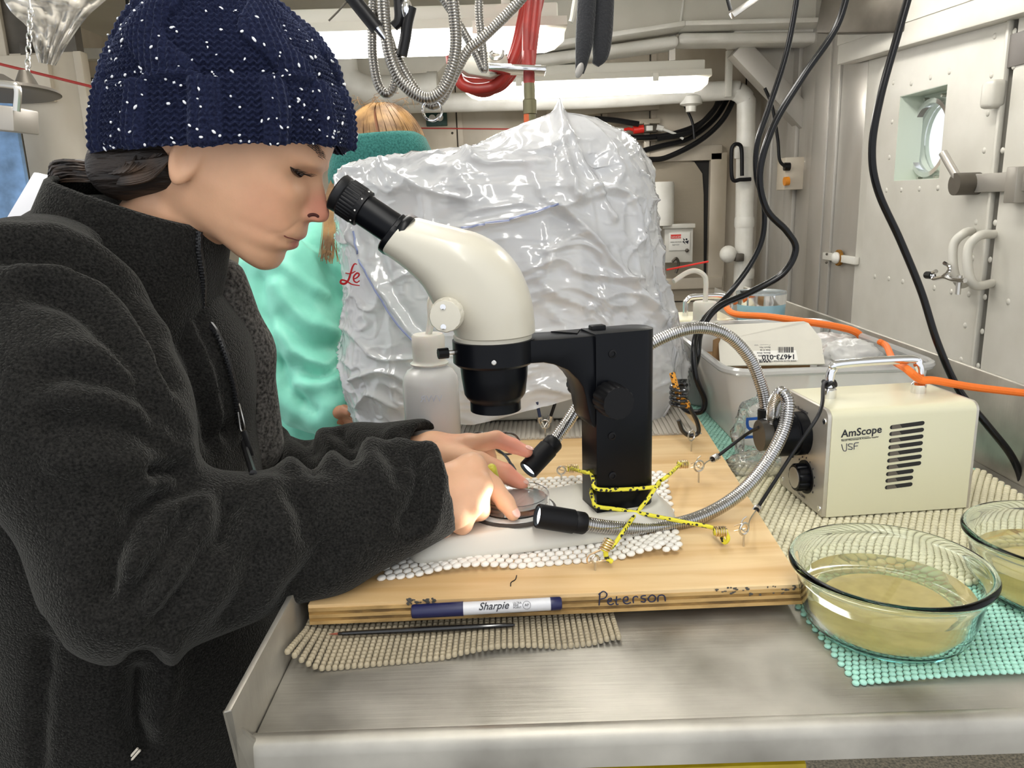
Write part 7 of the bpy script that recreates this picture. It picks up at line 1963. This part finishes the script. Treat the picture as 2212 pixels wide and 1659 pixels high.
# ================================================================== COLLEAGUE IN MINT JACKET
def C2(px, py, Y): return np.array(UY(px, py, Y))
hc = UY(832, 345, 1.56)
def col_skin(P):
    f = s_ell(P, hc, (.078, .086, .098))
    f = smin(f, s_cone(P, np.array(hc) + np.array((.02, -.01, -.05)), np.array(hc) + np.array((.045, -.02, -.10)), .055, .03), .03)   # jaw turned down
    f = smin(f, s_cone(P, np.array(hc) + np.array((.075, -.015, -.045)), np.array(hc) + np.array((.092, -.02, -.06)), .013, .010), .015)
    f = smin(f, s_cone(P, np.array(hc) + np.array((-.02, .01, -.06)), C2(760, 500, 1.58), .052, .06), .02)
    f = smin(f, s_ell(P, C2(690, 760, 1.60), (.12, .15, .22)), .05)
    f = smin(f, s_chain(P, [C2(640, 600, 1.48), C2(650, 850, 1.40), C2(728, 900, 1.33)], (.035, .03, .024), .02), .03)
    return f
v1, q1 = sdf_mesh(col_skin, np.array(hc) + np.array((-.36, -.30, -.62)), np.array(hc) + np.array((.16, .24, .14)), .006)
def col_hand(P):
    w_ = C2(722, 898, 1.335); f = s_cone(P, C2(700, 890, 1.345), w_, .026, .024)
    for (a_, b_, c_) in (((738, 893, 1.320), (758, 893, 1.305), (768, 903, 1.295)), ((737, 901, 1.330), (757, 905, 1.315), (766, 915, 1.305)), ((735, 908, 1.340), (752, 914, 1.325), (760, 922, 1.315)), ((731, 913, 1.350), (744, 920, 1.340), (752, 926, 1.332)), ((728, 890, 1.315), (744, 886, 1.300), (756, 890, 1.290))):
        f = smin(f, s_cone(P, w_, C2(*a_), .018, .0115), .008)
        f = smin(f, s_chain(P, [C2(*a_), C2(*b_), C2(*c_)], (.0115, .0095, .0078), .003), .004)
    return f
lo, hi = pad_box([C2(690, 930, 1.27), C2(775, 870, 1.37)], .03)
v2, q2 = sdf_mesh(col_hand, lo, hi, .0028)
VV, QQ = join_np([(v1, q1), (v2, q2)])
cskin = skinmat('tan skin', srgb('#b98364'), None, [])
col = mk('person', VV, QQ, cskin)
tag(col, 'person in a mint green jacket and teal fleece headband behind the dust cover', 'person')
def col_jk(P):
    f = s_cone(P, C2(735, 600, 1.60), C2(690, 860, 1.60), .13, .17)
    f = smin(f, s_ell(P, C2(690, 1000, 1.60), (.18, .19, .26)), .06)
    f = smin(f, s_cone(P, C2(610, 575, 1.52), C2(820, 560, 1.70), .075, .07), .05)
    f = smin(f, s_cone(P, C2(775, 520, 1.585), C2(740, 620, 1.60), .075, .11), .04)
    f = smin(f, s_chain(P, [C2(610, 590, 1.49), C2(640, 750, 1.44), C2(672, 845, 1.40), C2(715, 892, 1.345)], (.080, .078, .066, .044), .03), .018)
    f = smin(f, s_chain(P, [C2(830, 590, 1.70), C2(900, 760, 1.62), C2(960, 840, 1.50)], (.075, .066, .05), .03), .02)
    return f
jv2, jq2 = sdf_mesh(col_jk, np.array(hc) + np.array((-.42, -.34, -.95)), np.array(hc) + np.array((.30, .36, -.06)), .0075)
jv2 = relax(jv2, jq2, 3, .4); n2_ = vnormals(jv2, jq2)
qq = jv2 - np.array(CAM); zz2 = qq @ np.array(_f); p2x = CXP + FPX * (qq @ np.array(_r)) / zz2; p2y = CYP - FPX * (qq @ np.array(_u)) / zz2
fc2 = np.einsum('ij,ij->i', n2_, -qq) > 0
def on_mint(px, py, rad=16):
    d2 = (p2x - px) ** 2 + (p2y - py) ** 2; c = np.where((d2 < rad * rad) & fc2)[0]
    if len(c) == 0: return None
    c = c[zz2[c] < zz2[c].min() + .04]; return jv2[c[np.argmin(d2[c])]]
for amp, wd_, pl_ in ((-.014, .012, [(650, 500), (690, 545), (720, 590), (738, 640)]), (-.012, .014, [(560, 600), (570, 680), (600, 780), (650, 860)]), (.014, .016, [(600, 620), (650, 690), (720, 720)]), (-.010, .014, [(610, 680), (660, 740), (735, 750)]), (.012, .014, [(600, 720), (660, 780), (735, 800)]), (-.012, .012, [(640, 790), (690, 810), (735, 790)]), (.012, .012, [(640, 830), (690, 840), (738, 815)]), (-.014, .012, [(590, 790), (620, 850), (680, 885)]), (-.010, .012, [(560, 760), (600, 790)]), (.010, .013, [(580, 560), (640, 600), (700, 640)])):
    pts = [on_mint(*p) for p in np.array(spline(pl_, 4))]; pts = [p for p in pts if p is not None]
    if len(pts) < 2: continue
    jv2 = jv2 + n2_ * (amp * np.exp(-(poly_dist(jv2, pts) / wd_) ** 2))[:, None]
jv2 = jv2 + n2_ * (.005 * (1 - np.abs(vnoise(jv2 * 16, 31))) ** 3 + .0022 * vnoise(jv2 * 45, 32))[:, None]
mint = mat('mint shell fabric', '#86dac4', rough=.45, color2='#79ccb5', vscale=14, bump=.08, bscale=300, sheen=.15)
cj = mk('shell_jacket', jv2, jq2, mint, col); cj['label'] = 'mint green shell jacket'
# hair and headband
m = MB()
for k in range(420):
    a = random.uniform(0, 2 * math.pi); t0 = random.uniform(.0, .55)
    s_ = math.sin(t0); base_p = hc + Vector((.084 * s_ * math.cos(a), .092 * s_ * math.sin(a), .104 * math.cos(t0)))
    P = [base_p]
    for st in range(1, 6):
        t = t0 + (1.35 - t0) * st / 5; ang = a + .25 * st / 5
        P.append(hc + Vector((.085 * math.sin(t) * math.cos(ang), .093 * math.sin(t) * math.sin(ang), .106 * math.cos(t))))
    m.tube(vs(spline(P, 2)), random.uniform(.0008, .0022), 4)
for k in range(16):
    a = random.uniform(2.2, 4.4); P0 = hc + Vector((.05 * math.cos(a), -.06, .085))
    P0 = hc + Vector((random.uniform(-.07, .07), random.uniform(-.05, .05), .096))
    m.tube(vs(spline([P0, P0 + Vector((random.uniform(-.02, .02), -.01, .018)), P0 + Vector((random.uniform(-.05, .05), -.015, random.uniform(.0, .02)))], 5)), .0004, 4)
for k in range(70):
    x = random.uniform(700, 722); P = [UY(x + 18, 380, 1.50), UY(x, 440, 1.47), UY(x - 2 + random.uniform(-6, 10), 500, 1.45), UY(x + random.uniform(-14, 14), 545 + random.uniform(0, 25), 1.44)]
    m.tube(vs(spline(P, 4)), random.uniform(.0005, .0011), 4)
o = m.build('hair', mat('blond hair', '#b48b56', rough=.5, color2='#6f4f2d', vscale=30), col, fix=False); o['kind'] = 'stuff'
rsb = []
for (bk_, ft_, wy) in (((716, 398), (930, 402), .097), ((714, 380), (936, 380), .100), ((718, 340), (934, 330), .102), ((730, 312), (918, 296), .099), ((742, 302), (906, 288), .094), ((748, 306), (900, 292), .088)):
    rsb.append(ring(bk_, ft_, 1.56, wy, n=48))
teal_fl = fleecemat('teal fleece', srgb('#427c76'), srgb('#2c5a55'), 300, .6)
hb = MB().rings(rsb, False, False).build('headband', teal_fl, col, sharp=None); hb['label'] = 'teal fleece headband'
tv, tq_ = sdf_mesh(lambda P: smin(s_chain(P, [(-.42, 1.52, -.30), (-.41, 1.50, -.60), (-.43, 1.52, -.86)], (.10, .075, .05), .03), s_chain(P, [(-.42, 1.70, -.30), (-.41, 1.72, -.60), (-.43, 1.70, -.86)], (.10, .075, .05), .03), .04), (-.6, 1.36, -.90), (-.25, 1.86, -.16), .014)
mk('trousers', tv, tq_, MATS['dark trousers'], col)
for y in (1.52, 1.70): MB().sphere((-.39, y, ZF + .055), (.13, .05, .055), 16, 10).build('boot', MATS['rubber boot'], col)
